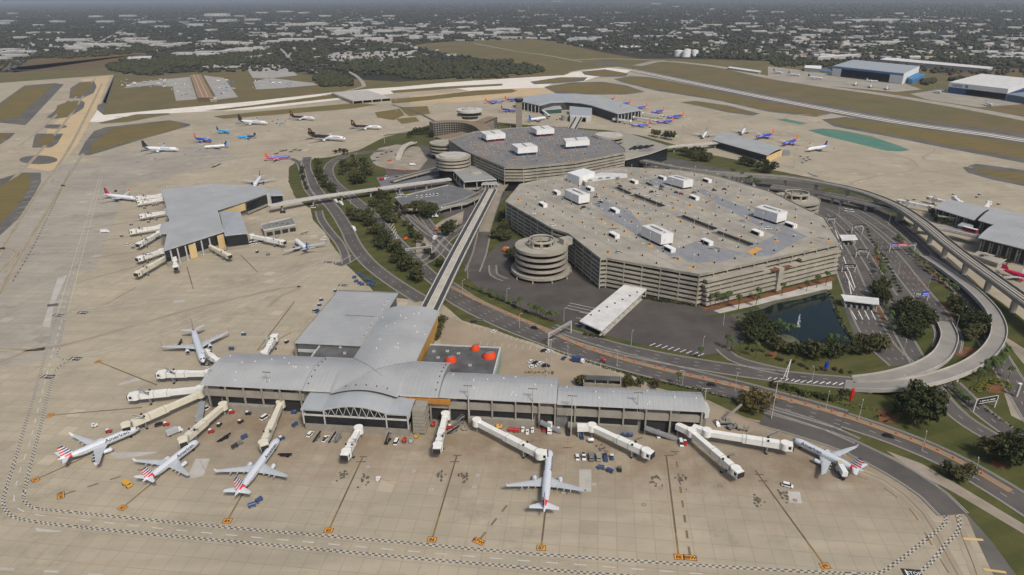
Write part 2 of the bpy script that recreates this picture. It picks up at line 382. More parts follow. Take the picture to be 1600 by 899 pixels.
SH = [  # (asphalt outline, grass outline) of the infield islands
 ([(0, 161), (38, 134), (86, 130), (100, 132), (40, 196), (0, 192), (-90, 196), (-140, 190)], [(-120, 186), (0, 165), (38, 137), (83, 133), (70, 145), (30, 182), (0, 190)]),
 ([(110, 138), (124, 129), (147, 127), (151, 136), (146, 146), (128, 154), (108, 154)], [(125, 131), (142, 129), (143, 140), (125, 151), (111, 151), (111, 144)]),
 ([(105, 158), (127, 157), (133, 161), (130, 170), (108, 183), (85, 186), (72, 184)], [(90, 165), (107, 159), (121, 159), (122, 167), (107, 181), (90, 184), (87, 172)]),
 (ring((86, 198), 19, 3.5), None), (ring((60, 250), 30, 7), None),
 ([(-30, 209), (0, 208), (24, 208), (16, 216), (0, 226), (-30, 228)], [(-20, 211), (0, 210), (16, 210), (0, 222)]),
 ([(55, 209), (99, 209), (90, 224), (80, 231), (50, 231)], [(67, 212), (86, 211), (84, 220), (75, 227), (57, 228), (58, 222)]),
 ([(-200, 330), (0, 280), (32, 270), (64, 270), (64, 285), (37, 335), (0, 368), (-200, 470)], [(-190, 345), (0, 291), (32, 273), (47, 272), (47, 292), (25, 325), (0, 351), (-190, 450)]),
 ([(122, 243), (133, 222), (147, 205), (165, 199), (265, 188), (297, 194), (297, 197), (225, 217), (190, 228), (140, 243)], [(137, 240), (146, 224), (175, 201), (265, 190), (286, 194), (282, 200), (225, 215), (180, 227)]),
 ([(154, 192), (212, 179), (262, 177), (269, 178), (200, 191), (160, 193.5)], [(160, 191), (212, 181), (262, 178.4), (266, 179), (200, 190), (162, 192)]),
 (None, [(320, 173), (400, 164), (517, 148), (556, 148), (540, 152), (475, 159), (400, 167), (345, 173)]),
 (None, [(332, 182), (400, 175), (500, 166), (560, 161), (590, 164), (550, 170), (475, 176), (400, 182), (350, 186)]),
 (None, [(610, 142), (687, 136), (785, 131), (785, 134), (700, 139), (615, 146)]),
 (None, [(611, 155), (675, 150), (740, 142), (800, 139.5), (808, 142), (800, 145), (712, 152), (640, 160), (612, 162)]),
 ([(828, 128), (875, 121), (918, 121), (912, 127), (862, 131), (835, 132)], [(833, 127.5), (875, 122.5), (914, 122.5), (908, 125), (862, 129), (838, 129.5)]),
 ([(908, 112), (945, 108.6), (982, 115), (977, 120), (940, 120.5), (913, 117)], [(912, 112), (945, 110), (978, 115), (974, 118), (940, 118.6), (918, 116)]),
 ([(850, 136), (895, 129), (942, 128), (980, 134), (1008, 144), (978, 148), (912, 148), (868, 146)], [(855, 136), (895, 131), (940, 129.5), (974, 135.5), (1001, 143), (973, 146), (912, 146), (874, 144)]),
 ([(959, 124), (985, 119), (1016, 121), (1050, 127), (1200, 158), (1291, 171), (1297, 178), (1275, 183), (1200, 175), (1125, 158), (1025, 142), (972, 129)], [(965, 124), (985, 121), (1015, 123), (1050, 129), (1200, 161), (1284, 173), (1290, 177), (1275, 180.5), (1200, 172), (1125, 155), (1025, 139), (976, 127)]),
 ([(1284, 187), (1320, 183), (1376, 189), (1600, 221), (1900, 280), (1900, 330), (1600, 255), (1450, 226), (1375, 211), (1303, 198)], [(1293, 188), (1320, 185.5), (1376, 192), (1600, 226), (1900, 285), (1900, 318), (1600, 249), (1450, 221), (1375, 207), (1307, 194)]),
 ([(1062, 160), (1087, 158), (1137, 165), (1188, 178), (1175, 181), (1137, 176), (1087, 165)], [(1068, 160.5), (1087, 159.6), (1137, 167), (1180, 178), (1137, 174), (1090, 164)]),
 ([(1504, 262), (1525, 256), (1600, 266), (1700, 285), (1700, 315), (1600, 291), (1550, 281), (1512, 270)], [(1522, 262), (1600, 271), (1690, 288), (1690, 308), (1600, 286), (1560, 278), (1526, 268)]),
 (None, [(585, 176), (625, 170), (632, 180), (615, 188), (590, 184)]), (None, [(624, 168), (668, 166), (672, 178), (640, 182), (630, 175)]), (None, [(618, 186), (650, 183), (655, 190), (628, 194)]),
]
sheet('taxiway_shoulder', [a for a, g in SH if a] + [[(165, 162), (180, 117), (178, 117), (159, 160)], [(152, 165), (166, 160), (162, 178), (152, 172)], [(985, 100), (960, 103), (915, 100), (940, 97)], [(180, 117), (161, 160), (168, 162)], [(1512, 810), (1527, 845), (1555, 905), (1600, 990), (1650, 990), (1555, 850), (1512, 805), (1487, 780)]], .075, asph_air)
sheet('infield_grass', [g for a, g in SH if g], .10, isle_m)
sheet('green_pavement', [[(1262, 204), (1285, 201), (1310, 203), (1360, 213), (1400, 226), (1422, 235), (1407, 237), (1385, 236), (1340, 225), (1290, 213)], [(1212, 187), (1228, 186), (1262, 193), (1250, 195)]], .07, mat('green_coating', (.055, .17, .13), .9, (.11, .2, .15), .05, detail=7))
# landside lawn
sheet('landside_lawn', [[(465, 252), (451, 262), (451, 284), (460, 307), (485, 327), (490, 345), (507, 362), (520, 385), (532, 400), (542, 415), (570, 442), (590, 462), (690, 475), (723, 501), (761, 512), (829, 535), (878, 554), (955, 577), (995, 590), (1025, 605), (1108, 626), (1164, 652), (1212, 664), (1282, 678), (1330, 688), (1415, 722), (1450, 741), (1487, 782), (1512, 805), (1555, 850), (1587, 900), (1640, 990), (2000, 990), (1900, 600), (1600, 500), (1540, 455), (1480, 402), (1440, 370), (1410, 340), (1370, 312), (1285, 282), (1200, 264), (1150, 250), (1100, 240), (1040, 222), (1000, 212), (950, 204), (900, 200), (830, 196), (760, 190), (690, 190), (640, 205), (600, 215), (560, 235), (520, 245)]], .12, lawn)
sheet('bus_lot', [[(747, 362), (760, 362), (754, 385), (752, 398), (760, 402), (768, 392), (782, 380), (800, 374), (830, 372), (868, 372), (1060, 430), (1100, 470), (1150, 500), (1172, 528), (1160, 538), (1128, 541), (1122, 552), (1095, 557), (1012, 541), (950, 526), (862, 500), (790, 476), (755, 456), (730, 435), (724, 410), (735, 385)]], .16, asph_d)
sheet('car_park_paving', [[(690, 492), (730, 507), (761, 516), (829, 539), (878, 557), (955, 581), (1025, 612), (1108, 632), (1164, 657), (1212, 668), (1100, 690), (700, 600), (686, 520)]], .14, tan)
sheet('roadway_asphalt', [[(1290, 300), (1345, 308), (1400, 340), (1450, 378), (1500, 420), (1525, 445), (1500, 452), (1455, 440), (1420, 470), (1400, 548), (1380, 548), (1335, 525), (1318, 480), (1312, 390), (1288, 342), (1240, 305)],
       [(980, 240), (1040, 245), (1120, 262), (1200, 275), (1290, 295), (1240, 306), (1100, 275), (1000, 262)],
       [(600, 240), (660, 226), (700, 250), (770, 262), (800, 290), (790, 310), (745, 360), (700, 360), (690, 330), (640, 300), (605, 290)]], .15, asph)
sheet('work_yard', [[(578, 245), (592, 232), (620, 226), (655, 230), (668, 250), (655, 266), (610, 266), (585, 258)], [(650, 375), (690, 345), (725, 330), (722, 350), (700, 380), (672, 400), (650, 405)], [(975, 545), (1068, 572), (1062, 577), (990, 558)]], .19, sandm)
# pond
wm = bpy.data.materials.new('pond_water'); wm.use_nodes = True; wb = wm.node_tree.nodes['Principled BSDF']
wb.inputs['Base Color'].default_value = (.008, .016, .015, 1); wb.inputs['Roughness'].default_value = .08; wb.inputs['Specular IOR Level'].default_value = .3
nn = wm.node_tree.nodes.new('ShaderNodeTexNoise'); nn.inputs['Scale'].default_value = 900; bb = wm.node_tree.nodes.new('ShaderNodeBump'); bb.inputs['Strength'].default_value = .25
tcn = wm.node_tree.nodes.new('ShaderNodeNewGeometry'); nn.inputs['Scale'].default_value = .8
wm.node_tree.links.new(tcn.outputs['Position'], nn.inputs['Vector']); wm.node_tree.links.new(nn.outputs[0], bb.inputs['Height']); wm.node_tree.links.new(bb.outputs[0], wb.inputs['Normal'])
POND = [(1160, 490), (1190, 484), (1215, 474), (1250, 468), (1290, 458), (1298, 470), (1305, 490), (1318, 515), (1330, 535), (1290, 545), (1262, 542), (1235, 525), (1200, 520), (1175, 505)]
sheet('pond_bank', [[(1140, 492), (1185, 478), (1210, 470), (1250, 462), (1292, 452), (1304, 466), (1312, 492), (1326, 517), (1340, 538), (1292, 550), (1255, 548), (1225, 532), (1190, 527), (1160, 508)]], .20, mat('mossy_bank', (.13, .125, .09), .95, (.07, .075, .04), .15))
PL = smooth_line(GS(POND + POND[:1]), 3); b = MB(); b.flat(PL[:-1], .24, wm); b.build('pond', kind='structure')
b = MB(); b.flat(GS([(1170, 470), (1300, 438), (1300, 452), (1210, 470), (1130, 492), (1115, 486)]), .17, conc_l); b.flat(GS([(1125, 495), (1095, 497), (1180, 478), (1190, 484)]), .21, lawn)
b.build('promenade', kind='structure')
sheet('mulch_bed', [[(1095, 478), (1170, 466), (1300, 433), (1306, 438), (1172, 472), (1100, 486)], [(1364, 395), (1374, 395), (1376, 432), (1362, 425)], [(1415, 385), (1425, 388), (1490, 450), (1480, 452)], [(1370, 478), (1382, 478), (1380, 512), (1372, 510)], [(1470, 470), (1480, 475), (1500, 515), (1492, 520)], [(1490, 540), (1530, 545), (1515, 560), (1490, 556)], [(1372, 640), (1392, 640), (1394, 655), (1370, 668)], [(1200, 550), (1215, 550), (1212, 560), (1200, 560)], [(905, 528), (940, 530), (943, 534), (910, 534)],
      [(1395, 655), (1408, 640), (1415, 645), (1400, 662), (1375, 660)], [(1548, 718), (1575, 725), (1570, 735), (1548, 730)], [(1530, 600), (1570, 600), (1575, 615), (1545, 615)], [(590, 262), (650, 268), (648, 272), (585, 262)], [(860, 580), (866, 580), (866, 586), (858, 586)]], .21, mulch)
# ================================================================ roads and markings
kerb = mat('kerb_concrete', (.3, .28, .245), .9); rubt = mat('rubber_track', (.27, .235, .18), .9, (.36, .31, .23), .06, detail=6); mk = MB(); rd = MB(); rdd = MB()
def road(pts, wd, m=asph, lanes=2, edge=True, z=.22, into=None, step=6):
    L = smooth_line(GS(pts), step); N = normals(L)
    strip(into or rd, L, N, wd / 2, -wd / 2, z, m)
    if edge:
        for s in (-1, 1): strip(rd, L, N, s * (wd / 2 + .55), s * (wd / 2 + .02), z + .1, kerb)
    if edge:
        for s in (-1, 1): strip(mk, L, N, s * (wd / 2 - .5) + .11, s * (wd / 2 - .5) - .11, z + .03, wornw)
    for k in range(1, lanes): dashes(mk, L, N, -wd / 2 + wd * k / lanes, .22, z + .03, wornw)
    return L, N
ROADS = [
 ([(600, 236), (560, 240), (532, 247), (517, 257), (513, 270), (522, 287), (545, 306), (578, 334), (608, 366), (640, 400), (668, 428), (690, 446)], 12, 3),
 ([(690, 446), (730, 473), (785, 500), (850, 526), (920, 550), (1000, 572), (1080, 592), (1160, 612), (1240, 634), (1320, 657)], 20, 5),
 ([(1320, 657), (1400, 684), (1480, 718), (1560, 763), (1680, 840)], 15, 3),
 ([(655, 330), (690, 375), (715, 398)], 8, 2), ([(608, 320), (650, 352), (680, 380), (705, 405)], 9, 2),
 ([(860, 514), (950, 541), (1030, 559), (1110, 573), (1190, 585), (1270, 594), (1345, 600)], 13, 3),
 ([(1128, 545), (1145, 560), (1180, 572), (1230, 583)], 8, 1),
 ([(620, 292), (640, 335), (665, 360), (690, 375)], 7, 1),
 ([(455, 248), (468, 256), (474, 275), (480, 295), (492, 310), (502, 322)], 7, 1),
 ([(480, 246), (478, 262), (487, 285), (500, 305), (520, 325), (540, 355), (555, 385), (580, 415), (620, 445), (660, 470)], 12, 2),
 ([(498, 330), (503, 345), (515, 362), (530, 380), (538, 396), (541, 412)], 7, 1),
 ([(556, 400), (540, 410), (528, 415)], 9, 1),
 ([(1478, 548), (1482, 525), (1468, 496), (1446, 468), (1420, 436), (1392, 400), (1362, 368), (1330, 342), (1300, 325)], 15, 4),
 ([(1440, 408), (1418, 390), (1385, 362), (1345, 335), (1310, 318), (1270, 308)], 10, 2),
 ([(1560, 545), (1535, 500), (1505, 462), (1475, 430), (1450, 400), (1425, 375), (1390, 345)], 9, 2),
 ([(1375, 462), (1396, 497), (1420, 540), (1442, 578), (1465, 615), (1500, 652), (1550, 684), (1620, 722)], 10, 2),
 ([(1545, 535), (1572, 580), (1600, 625), (1640, 690)], 13, 3), ([(1485, 598), (1520, 632), (1560, 664), (1620, 705)], 10, 2),
 ([(1285, 345), (1300, 375), (1318, 410), (1332, 445), (1346, 480), (1362, 515), (1382, 545), (1412, 572)], 17, 4),
 ([(1300, 335), (1330, 365), (1352, 400), (1372, 432), (1392, 462)], 9, 2),
 ([(757, 362), (752, 385), (748, 400), (738, 425)], 12, 1), ([(770, 415), (772, 430), (790, 438)], 6, 1),
 ([(1165, 628), (1230, 648), (1290, 668), (1340, 690)], 6, 1),
 ([(1190, 655), (1250, 672), (1320, 695), (1400, 735), (1460, 775), (1490, 805)], 13, 1),
 ([(700, 250), (740, 258), (770, 275), (785, 290)], 10, 2), ([(640, 405), (660, 405), (690, 370), (725, 350)], 7, 1), ([(655, 415), (680, 400), (700, 375), (735, 350)], 7, 1),
 ([(700, 230), (720, 224), (745, 214), (790, 205)], 8, 1), ([(600, 212), (660, 205), (690, 205), (760, 196)], 8, 1),
 ([(690, 196), (660, 180), (640, 172), (612, 164)], 6, 0), ([(505, 150), (560, 138), (568, 132), (555, 118), (530, 106), (512, 101), (490, 103)], 10, 0),
 ([(500, 116), (470, 100), (452, 92), (455, 83), (470, 78), (520, 75), (600, 72), (700, 68)], 8, 0), ([(452, 92), (440, 78), (425, 70), (400, 60)], 10, 0), ([(512, 101), (560, 102), (590, 104)], 6, 0),
]
for ri_, (p, wd, ln) in enumerate(ROADS):
    far = p[0][1] < 160
    road(p, wd, midcon if far else asph, ln, edge=not far and ln > 0, into=rd, z=.22 + .0013 * ri_)
# hatched gores, bus-lot bays and other paint on the roads
def dash_line(a, b, wd, m=white, z=.26, mb=mk): mb_line(mb, GS([a, b]), wd, z, m)
def mb_line(mb, P, wd, z, m):
    L = [p.copy() for p in P]; strip(mb, L, normals(L), wd / 2, -wd / 2, z, m)
for k in range(9):
    x = 1015 + k * 9.5; dash_line((x, 541 + k * 2.0), (x + 9, 541 + k * 2.0 - 4), .5)
for x0, y0 in ((890, 474), (887, 478), (884, 482), (905, 488), (900, 497), (898, 506)): dash_line((x0, y0), (x0 + 42, y0 + 9), .35)
for k in range(8): dash_line((1248 + k * 10, 594.5 + k * .6), (1241 + k * 10, 598 + k * .6), .6)
for k in range(7): dash_line((1205 + k * 9, 590 + k * .8), (1200 + k * 9, 593 + k * .8), .5)
for a, b in (((1318, 402), (1326, 425)), ((1326, 440), (1330, 460)), ((1330, 486), (1338, 500)), ((1341, 486), (1348, 500)), ((1351, 486), (1358, 500)), ((1361, 486), (1368, 500)), ((1305, 360), (1316, 390)), ((1320, 425), (1334, 455)), ((1326, 422), (1336, 450))): dash_line(a, b, .6)
for k in range(26):   # parking bays in the small car park
    t = k / 25; a = (735 + 205 * t, 506 + 62 * t); dash_line(a, (a[0] - 3, a[1] + 5), .25, wornw)
for k in range(9): dash_line((750 + k * 11, 540 + k * 1), (752 + k * 11, 534 + k * 1), .25, wornw)
for a, b in (((603, 378), (612, 372)), ((605, 386), (615, 380)), ((608, 394), (616, 388)), ((611, 402), (618, 396))): pass
for k in range(8): dash_line((608 + k * 2.2, 352 + k * 4.4), (614 + k * 1.4, 345 + k * 4.4), .45)
rd.build('roads', kind='structure'); 
# construction strip of bare ground between the carriageways
b = MB(); L = smooth_line(GS([(690, 440), (740, 466), (800, 493), (850, 514), (900, 536), (960, 557), (1040, 578), (1120, 596), (1200, 616), (1300, 644), (1400, 678), (1490, 716), (1580, 768)]), 6); N = normals(L)
strip(b, L, N, 1.6, -1.6, .27, mat('construction_soil', (.3, .2, .12), .95, (.22, .17, .12), .1)); strip(b, L, N, -1.6, -2.0, .29, mat('orange_edge', (.5, .24, .06), .9))
b.build('construction_strip', kind='structure'); CONE_LINE = L
# ------- markings of the apron
am = MB(); gblk = mat('worn_black_paint', (.06, .055, .05), .9)
def checker(pts, wd=.9, sq=1.3, z=.09):
    L = smooth_line(GS(pts), sq); N = normals(L)
    for k in range(len(L) - 1):
        for h in (0, 1):
            a = (h - .5) * wd; bb = a + wd / 2; m = wornw if (k + h) % 2 else gblk; e = Vector((0, 0, z))
            am.add([L[k] + N[k] * bb + e, L[k] + N[k] * a + e, L[k + 1] + N[k + 1] * a + e, L[k + 1] + N[k + 1] * bb + e], [[0, 1, 2, 3]], m)
checker([(88, 496), (80, 520), (66, 570), (52, 620), (40, 660), (24, 715), (10, 760), (4, 785), (10, 800), (24, 810), (60, 817), (120, 824), (250, 837), (400, 850.5), (600, 869), (800, 886.5), (940, 898), (1050, 905), (1200, 914), (1350, 921), (1420, 903), (1450, 885), (1480, 850), (1497, 832), (1500, 812), (1492, 795), (1470, 765), (1457, 745)])
checker([(100, 500), (97, 515), (91, 545), (89, 556), (98, 562), (112, 563)]); checker([(127, 560), (100, 568), (86, 580), (81, 592), (71, 630), (62, 670), (50, 715), (38, 765), (37, 782), (46, 791), (60, 796), (120, 802), (250, 815), (400, 829), (600, 846), (800, 864), (1000, 878), (1150, 888), (1320, 897), (1370, 897), (1400, 881), (1440, 850), (1474, 822), (1478, 808), (1470, 785), (1455, 755), (1447, 745), (1438, 740)])
def pline(pts, wd=.35, m=yellow, z=.085, step=8, mb=am):
    L = smooth_line(GS(pts), step); strip(mb, L, normals(L), wd / 2, -wd / 2, z, m); return L
def pdash(pts, wd, on, gap, m=white, z=.09):
    L = smooth_line(GS(pts), 3); dashes(am, L, normals(L), 0, wd, z, m, on, gap)
pdash([(97, 500), (80, 560), (62, 630), (47, 690), (30, 740), (22, 780), (30, 796), (60, 805), (120, 812), (250, 826), (400, 840), (600, 858), (800, 875), (1000, 890), (1200, 905)], .5, 5, 6, wornw)
for o in (0, 16, 36, 52):        # zipper lanes between the two piers
    pline([(112, 490 - o * .15 + (o > 20) * 77), (200, 478 - o * .4 + (o > 20) * 77), (330, 460 - o * .75 + (o > 20) * 62), (430, 436 - o * .8 + (o > 20) * 50), (520, 410 - o * .8 + (o > 20) * 30)], .35, wornw)
for a, bb in (((88, 496), (156, 275)), ((106, 488), (160, 275))): pline([a, bb], .3, wornw)
pdash([(97, 492), (157, 275)], .35, 4, 8, wornw)
for pts in ([(0, 545), (60, 546), (130, 532), (290, 486), (420, 455), (470, 447)], [(0, 567), (40, 550), (70, 545)], [(470, 447), (466, 452), (440, 462), (420, 480)], [(-10, 410), (60, 300), (112, 225), (160, 130)], [(0, 460), (20, 420), (80, 320), (130, 240)], [(0, 388), (20, 390), (26, 397), (0, 425)], [(83, 280), (86, 288), (150, 292), (250, 270), (330, 262), (345, 255), (333, 262)], [(333, 262), (340, 253), (420, 240)], [(30, 228), (60, 205), (110, 160), (150, 122)], [(10, 290), (60, 240), (110, 180), (130, 150)],
            [(180, 183), (300, 181), (420, 173), (560, 165), (700, 160)], [(1332, 290), (1334, 284), (1400, 270), (1428, 265), (1432, 258), (1410, 245), (1340, 232)], [(1445, 250), (1442, 245), (1458, 238), (1460, 232)], [(1445, 250), (1520, 262)], [(1300, 180), (1240, 180), (1225, 186)], [(1340, 660), (1420, 700), (1452, 728), (1480, 770), (1500, 830), (1520, 880), (1530, 910)], [(1300, 722), (1380, 750), (1440, 800), (1475, 860), (1500, 905)]): pline(pts, .5); pline(pts, 4.5, rubt, .0765)
for pts in ([(20, 440), (60, 370), (110, 265)],): pdash(pts, .9, 4, 5, black)
pdash([(1330, 740), (1380, 762), (1425, 800), (1455, 850), (1485, 900)], .6, 7, 7, yellow)
pdash([(0, 889), (120, 896), (250, 907)], 1.2, 6, 12, conc_l)
# stand lead-in lines with number boxes
def stand(a, c, txt=None, dashed=False, size=1.95, up=None, nar=1.0, tyre=True):
    P = GS([a, c]); d = (P[0] - P[1]).normalized()
    if dashed: pdash([c, a], .55, 4.5, 4.5, yellow); pdash([c, a], .9, 4.5, 4.5, oil_m, .08)
    else:
        mb_line(am, P, .8, .088, yellow); mb_line(am, [P[1] + d * (12 if tyre else 3), P[0]], .5, .094, oil_m)
    if txt:
        upv = d if up is None else up; rt = Vector((upv.y, -upv.x, 0)); wd = size * (.62 * len(txt) + .45); h = size * 1.25
        o = P[1] - upv * (h / 2)
        q = lambda w_, h_, z, m: am.add([o - rt * w_ / 2 - upv * h_ / 2 + Vector((0, 0, z)), o + rt * w_ / 2 - upv * h_ / 2 + Vector((0, 0, z)), o + rt * w_ / 2 + upv * h_ / 2 + Vector((0, 0, z)), o - rt * w_ / 2 + upv * h_ / 2 + Vector((0, 0, z))], [[0, 1, 2, 3]], m)
        q(wd + .5, h + .5, .09, black); q(wd, h, .10, orange_p)
        text_on(am, txt, size * 1.18, o - upv * size * .42 + Vector((0, 0, .115)), rt, upv, black, .03 * size, True)
stand((567, 714), (515, 826), '85'); stand((714, 712), (676, 840), '86'); stand((852, 800), (846, 853), '87', tyre=False); stand((1041, 712), (1060, 867), '88'); stand((1055, 705), (1078, 868), '88W', True)
stand((800, 780), (750, 843), '87W', True); stand((1180, 735), (1286, 881), '89'); stand((400, 735), (357, 811), '84'); stand((250, 745), (195, 791), '83'); stand((130, 716), (60, 748), '82', tyre=False); stand((200, 741), (100, 773), '82W', True); stand((222, 637), (82, 649), '81'); stand((245, 602), (155, 566), '80')
stand((248, 407), (120, 442)); stand((222, 392), (125, 407)); stand((222, 367), (132, 381)); stand((218, 345), (137, 358)); stand((292, 417), (302, 452), size=2); stand((376, 399), (403, 426)); stand((213, 449), (165, 476)); stand((455, 520), (402, 548), tyre=False); stand((460, 472), (402, 548))
for x, y in ((536, 743), (571, 749), (686, 744), (724, 748), (1024, 750), (1065, 752), (1225, 775), (160, 700), (940, 705), (1185, 782)):   # oil marks where the main wheels stop
    L = G(x, y)
    for k in range(16): am.disc((L.x + random.gauss(0, 1.2), L.y + random.gauss(0, 2.2)), random.uniform(.25, .7), .083 + k * .0006, oil_m, 9, random.uniform(.4, 1.1))
for x, y, a, h in ((1038, 712, 9, 0), (1048, 706, 8, 0), (562, 714, 7, 0), (557, 722, 9, 0), (708, 712, 8, 0), (703, 722, 9, 0), (950, 735, 5, 0), (880, 700, 9, 0), (215, 735, 7, 0), (1180, 742, 8, 0), (1185, 752, 8, 0)): mb_line(am, [G(x, y), G(x, y) + Vector((a * .5, 0, 0))], .7, .084, oil_m)
def redline(pts): pline(pts, .28, mat('faded_red_line', (.42, .2, .15), .9), .086, 400)
for p in ([(435, 712), (450, 721), (482, 741), (480, 749), (525, 738), (533, 721), (552, 721)], [(588, 708), (580, 725), (596, 727), (590, 748)], [(596, 748), (622, 760), (627, 750), (660, 733), (675, 733), (678, 720), (705, 720)], [(733, 722), (740, 700)], [(738, 715), (778, 717), (790, 703)], [(891, 712), (891, 690), (900, 684)], [(962, 748), (965, 757), (975, 757), (976, 743), (1008, 743), (1008, 727)], [(1070, 690), (1078, 730), (1118, 732), (1135, 758), (1163, 747)], [(1183, 730), (1205, 755), (1232, 750), (1205, 735), (1222, 722)], [(330, 690), (345, 708)], [(312, 720), (325, 742), (340, 722)], [(175, 620), (180, 627)], [(256, 650), (263, 660)]): redline(p)
for q in ([(250, 706), (170, 708), (183, 717), (226, 712)], [(306, 717), (328, 717), (318, 744), (290, 750)], [(905, 734), (924, 734), (924, 769), (905, 768)], [(1229, 768), (1250, 769), (1253, 787), (1234, 786)], [(185, 600), (215, 590), (220, 595), (184, 603)], [(55, 825), (100, 830), (85, 832), (58, 831)], [(270, 470), (290, 468), (288, 472), (272, 474)]): am.flat(GS(q), .078, conc_l)
for q in ([(85, 475), (105, 430), (90, 435), (66, 510), (78, 512)],): am.flat(GS(q), .072, conc_l)
am.flat(GS([(74, 476), (91, 474), (91, 478), (74, 480)]), .08, asph)
for x, y in ((1032, 763), (1088, 757), (1125, 759), (1006, 789), (575, 730), (647, 737), (522, 754), (674, 765), (741, 761), (746, 743), (928, 757), (881, 770), (1242, 782)): 
    p = G(x, y); am.disc(p, 1.0, .08, yellow if x > 1000 else conc_l, 12); am.disc(p, .6, .084, conc, 10)
for x, y in ((91, 493), (129, 489), (118, 561), (75, 589), (513, 410), (528, 411), (536, 446), (1184, 664), (1425, 896)):
    p = G(x, y); am.box(p.x, p.y, .09, 7, 4, .02, black, ga); am.box(p.x - 2, p.y, .105, .5, 3.4, .01, white, ga)
    text_on(am, 'STOP' if x < 500 else 'STOP', 2.2, p + Vector((.6, -.8, .115)), (math.cos(ga), math.sin(ga), 0), (-math.sin(ga), math.cos(ga), 0), white, .02, True)
for a, c in (((1505, 842), (1536, 844)), ((1537, 890), (1572, 895))): dash_line(a, c, 1.2, mat('shoulder_yellow', (.6, .42, .18), .8), .1, am)
for k in range(10):
    y = 285 + k * 8; dash_line((50 - k * 4, y), (62 - k * 4, y - 2), .8, wornw, .1, am)
mk.build('road_markings', kind='structure'); am.build('apron_markings', kind='structure')
rampm = mat('ramp_concrete', (.3, .28, .245), .9, (.23, .215, .19), .08, detail=6)
# ------- elevated roads and tram guideways
def deck(root, L, hw, m, dep=1.0, par=.9, top=None, pw=.4, name='deck', z0=0):
    """road deck with parapets on line L (z of the line is the running surface)"""
    N = normals(L); b = MB()
    strip(b, L, N, hw, -hw, 0, top or m); strip(b, L, N, -hw, hw, -dep, m)
    for s in (-1, 1):
        e = s * hw; i = s * (hw - pw)
        vs = []
        for p, n in zip(L, N):
            vs += [p + n * e + Vector((0, 0, -dep)), p + n * e + Vector((0, 0, par)), p + n * i + Vector((0, 0, par)), p + n * i + Vector((0, 0, .005))]
        f = []
        for k in range(len(L) - 1):
            for q in range(3):
                a = 4 * k + q; f.append([a, a + 4, a + 5, a + 1] if s > 0 else [a + 1, a + 5, a + 4, a])
        b.add(vs, f, m)
    for q in (0, -1):
        p, n = L[q], N[q]; u = [p + n * hw, p - n * hw]
        b.poly([u[0], u[1], u[1] - Vector((0, 0, dep)), u[0] - Vector((0, 0, dep))], m)
    return b.build(name, root)
def piers(root, L, every, w_, m, cap=None, dep=1.0, start=.5):
    acc = every * start; N = normals(L)
    for k in range(len(L) - 1):
        l = (L[k + 1] - L[k]).length; acc += l
        if acc > every and L[k].z > dep + 1.5:
            acc = 0; b = MB(); a = math.atan2(N[k].y, N[k].x); h = L[k].z - dep
            if cap: b.box(L[k].x, L[k].y, h - .6, cap, w_ * 1.1, 1.18, m, a)
            b.box(L[k].x, L[k].y, (h - 1.2 * bool(cap)) / 2, w_ * (1.4 if cap else 1), w_, h - 1.2 * bool(cap) - .01, m, a); b.build('pier', root)
def zline(pts, step=6):
    return smooth_line([G(*p) for p in pts], step)
def mk_line(root, L, bands, name, m=None):
    b = MB(); N = normals(L)
    for o, hw, z, mm in bands: strip(b, L, N, o + hw, o - hw, z, mm)
    return b.build(name, root)
darkm = mat('track_trough_grey', (.06, .06, .06), .9); beamw = mat('painted_beam', (.66, .65, .62), .6, (.52, .51, .48), .2); slabm = mat('guideway_walkway', (.47, .43, .35), .85, (.36, .33, .27), .15)  # plain dark grey for the guideway troughs, pale beams and walkway
def guideway(label, pts, hw, wall=.85, dep=1.3, every=28, pw=1.6, group=None):
    wall = wall if hw > 6 else .4; L = zline(pts); r = thing('tram_guideway', label, 'guideway', (L[0].x, L[0].y, 0), group); N = normals(L)
    deck(r, L, hw, conc_l, dep, .15, darkm, .3)
    ww, wz = (hw * .3, .5) if hw > 6 else (hw * .17, .3); b = MB(); strip(b, L, N, ww, -ww, wz, slabm)
    strip(b, L, N, ww - .05, .05 - ww, wz - .2, slabm)
    b.build('walkway', r)
    for o in (-hw + .25, -hw * .36, hw * .36, hw - .25):
        b = MB()
        for k in range(len(L) - 1): b.bar(L[k] + N[k] * o + Vector((0, 0, wall / 2)), L[k + 1] + N[k + 1] * o + Vector((0, 0, wall / 2)), .45, wall, beamw)
        b.build('edge_beam', r)
    piers(r, L, every, pw, conc, hw * 1.1, dep)
    return r
guideway('long straight white-edged tram guideway from the nearest pier to the round-cornered garage', [(667, 492, 9), (717, 392, 9), (768, 296, 9)], 6.6)
guideway('white-sided tram guideway crossing the approach roads to the grey left pier', [(420, 322, 8), (480, 310.5, 8), (560, 299, 8), (640, 288, 8), (704, 279.5, 8)], 4.0)
guideway('short steep tram guideway from the arched far terminal entrance', [(908, 176, 9), (903, 186, 9), (895, 200, 9), (889, 212, 9)], 7)
guideway('short white tram guideway to the small curved-roof pier', [(1040, 230, 8), (1080, 226.5, 8), (1124, 222.5, 8)], 4.5)
guideway('tram guideway branch carrying the red tram to the right-hand pier', [(1440, 352, 8), (1475, 357, 8), (1530, 369, 8)], 5)
L = zline([(1000, 250, 10), (1060, 262, 11), (1120, 270, 12), (1180, 274, 12.5), (1240, 279, 13), (1300, 289, 13), (1350, 301, 13), (1400, 321, 13), (1440, 347, 13), (1480, 380, 13), (1530, 418, 13), (1590, 461, 13), (1680, 528, 13)], 8)
r = thing('curved_guideway', 'long curved elevated concrete guideway on square piers along the right side', 'guideway', (L[0].x, L[0].y, 0))
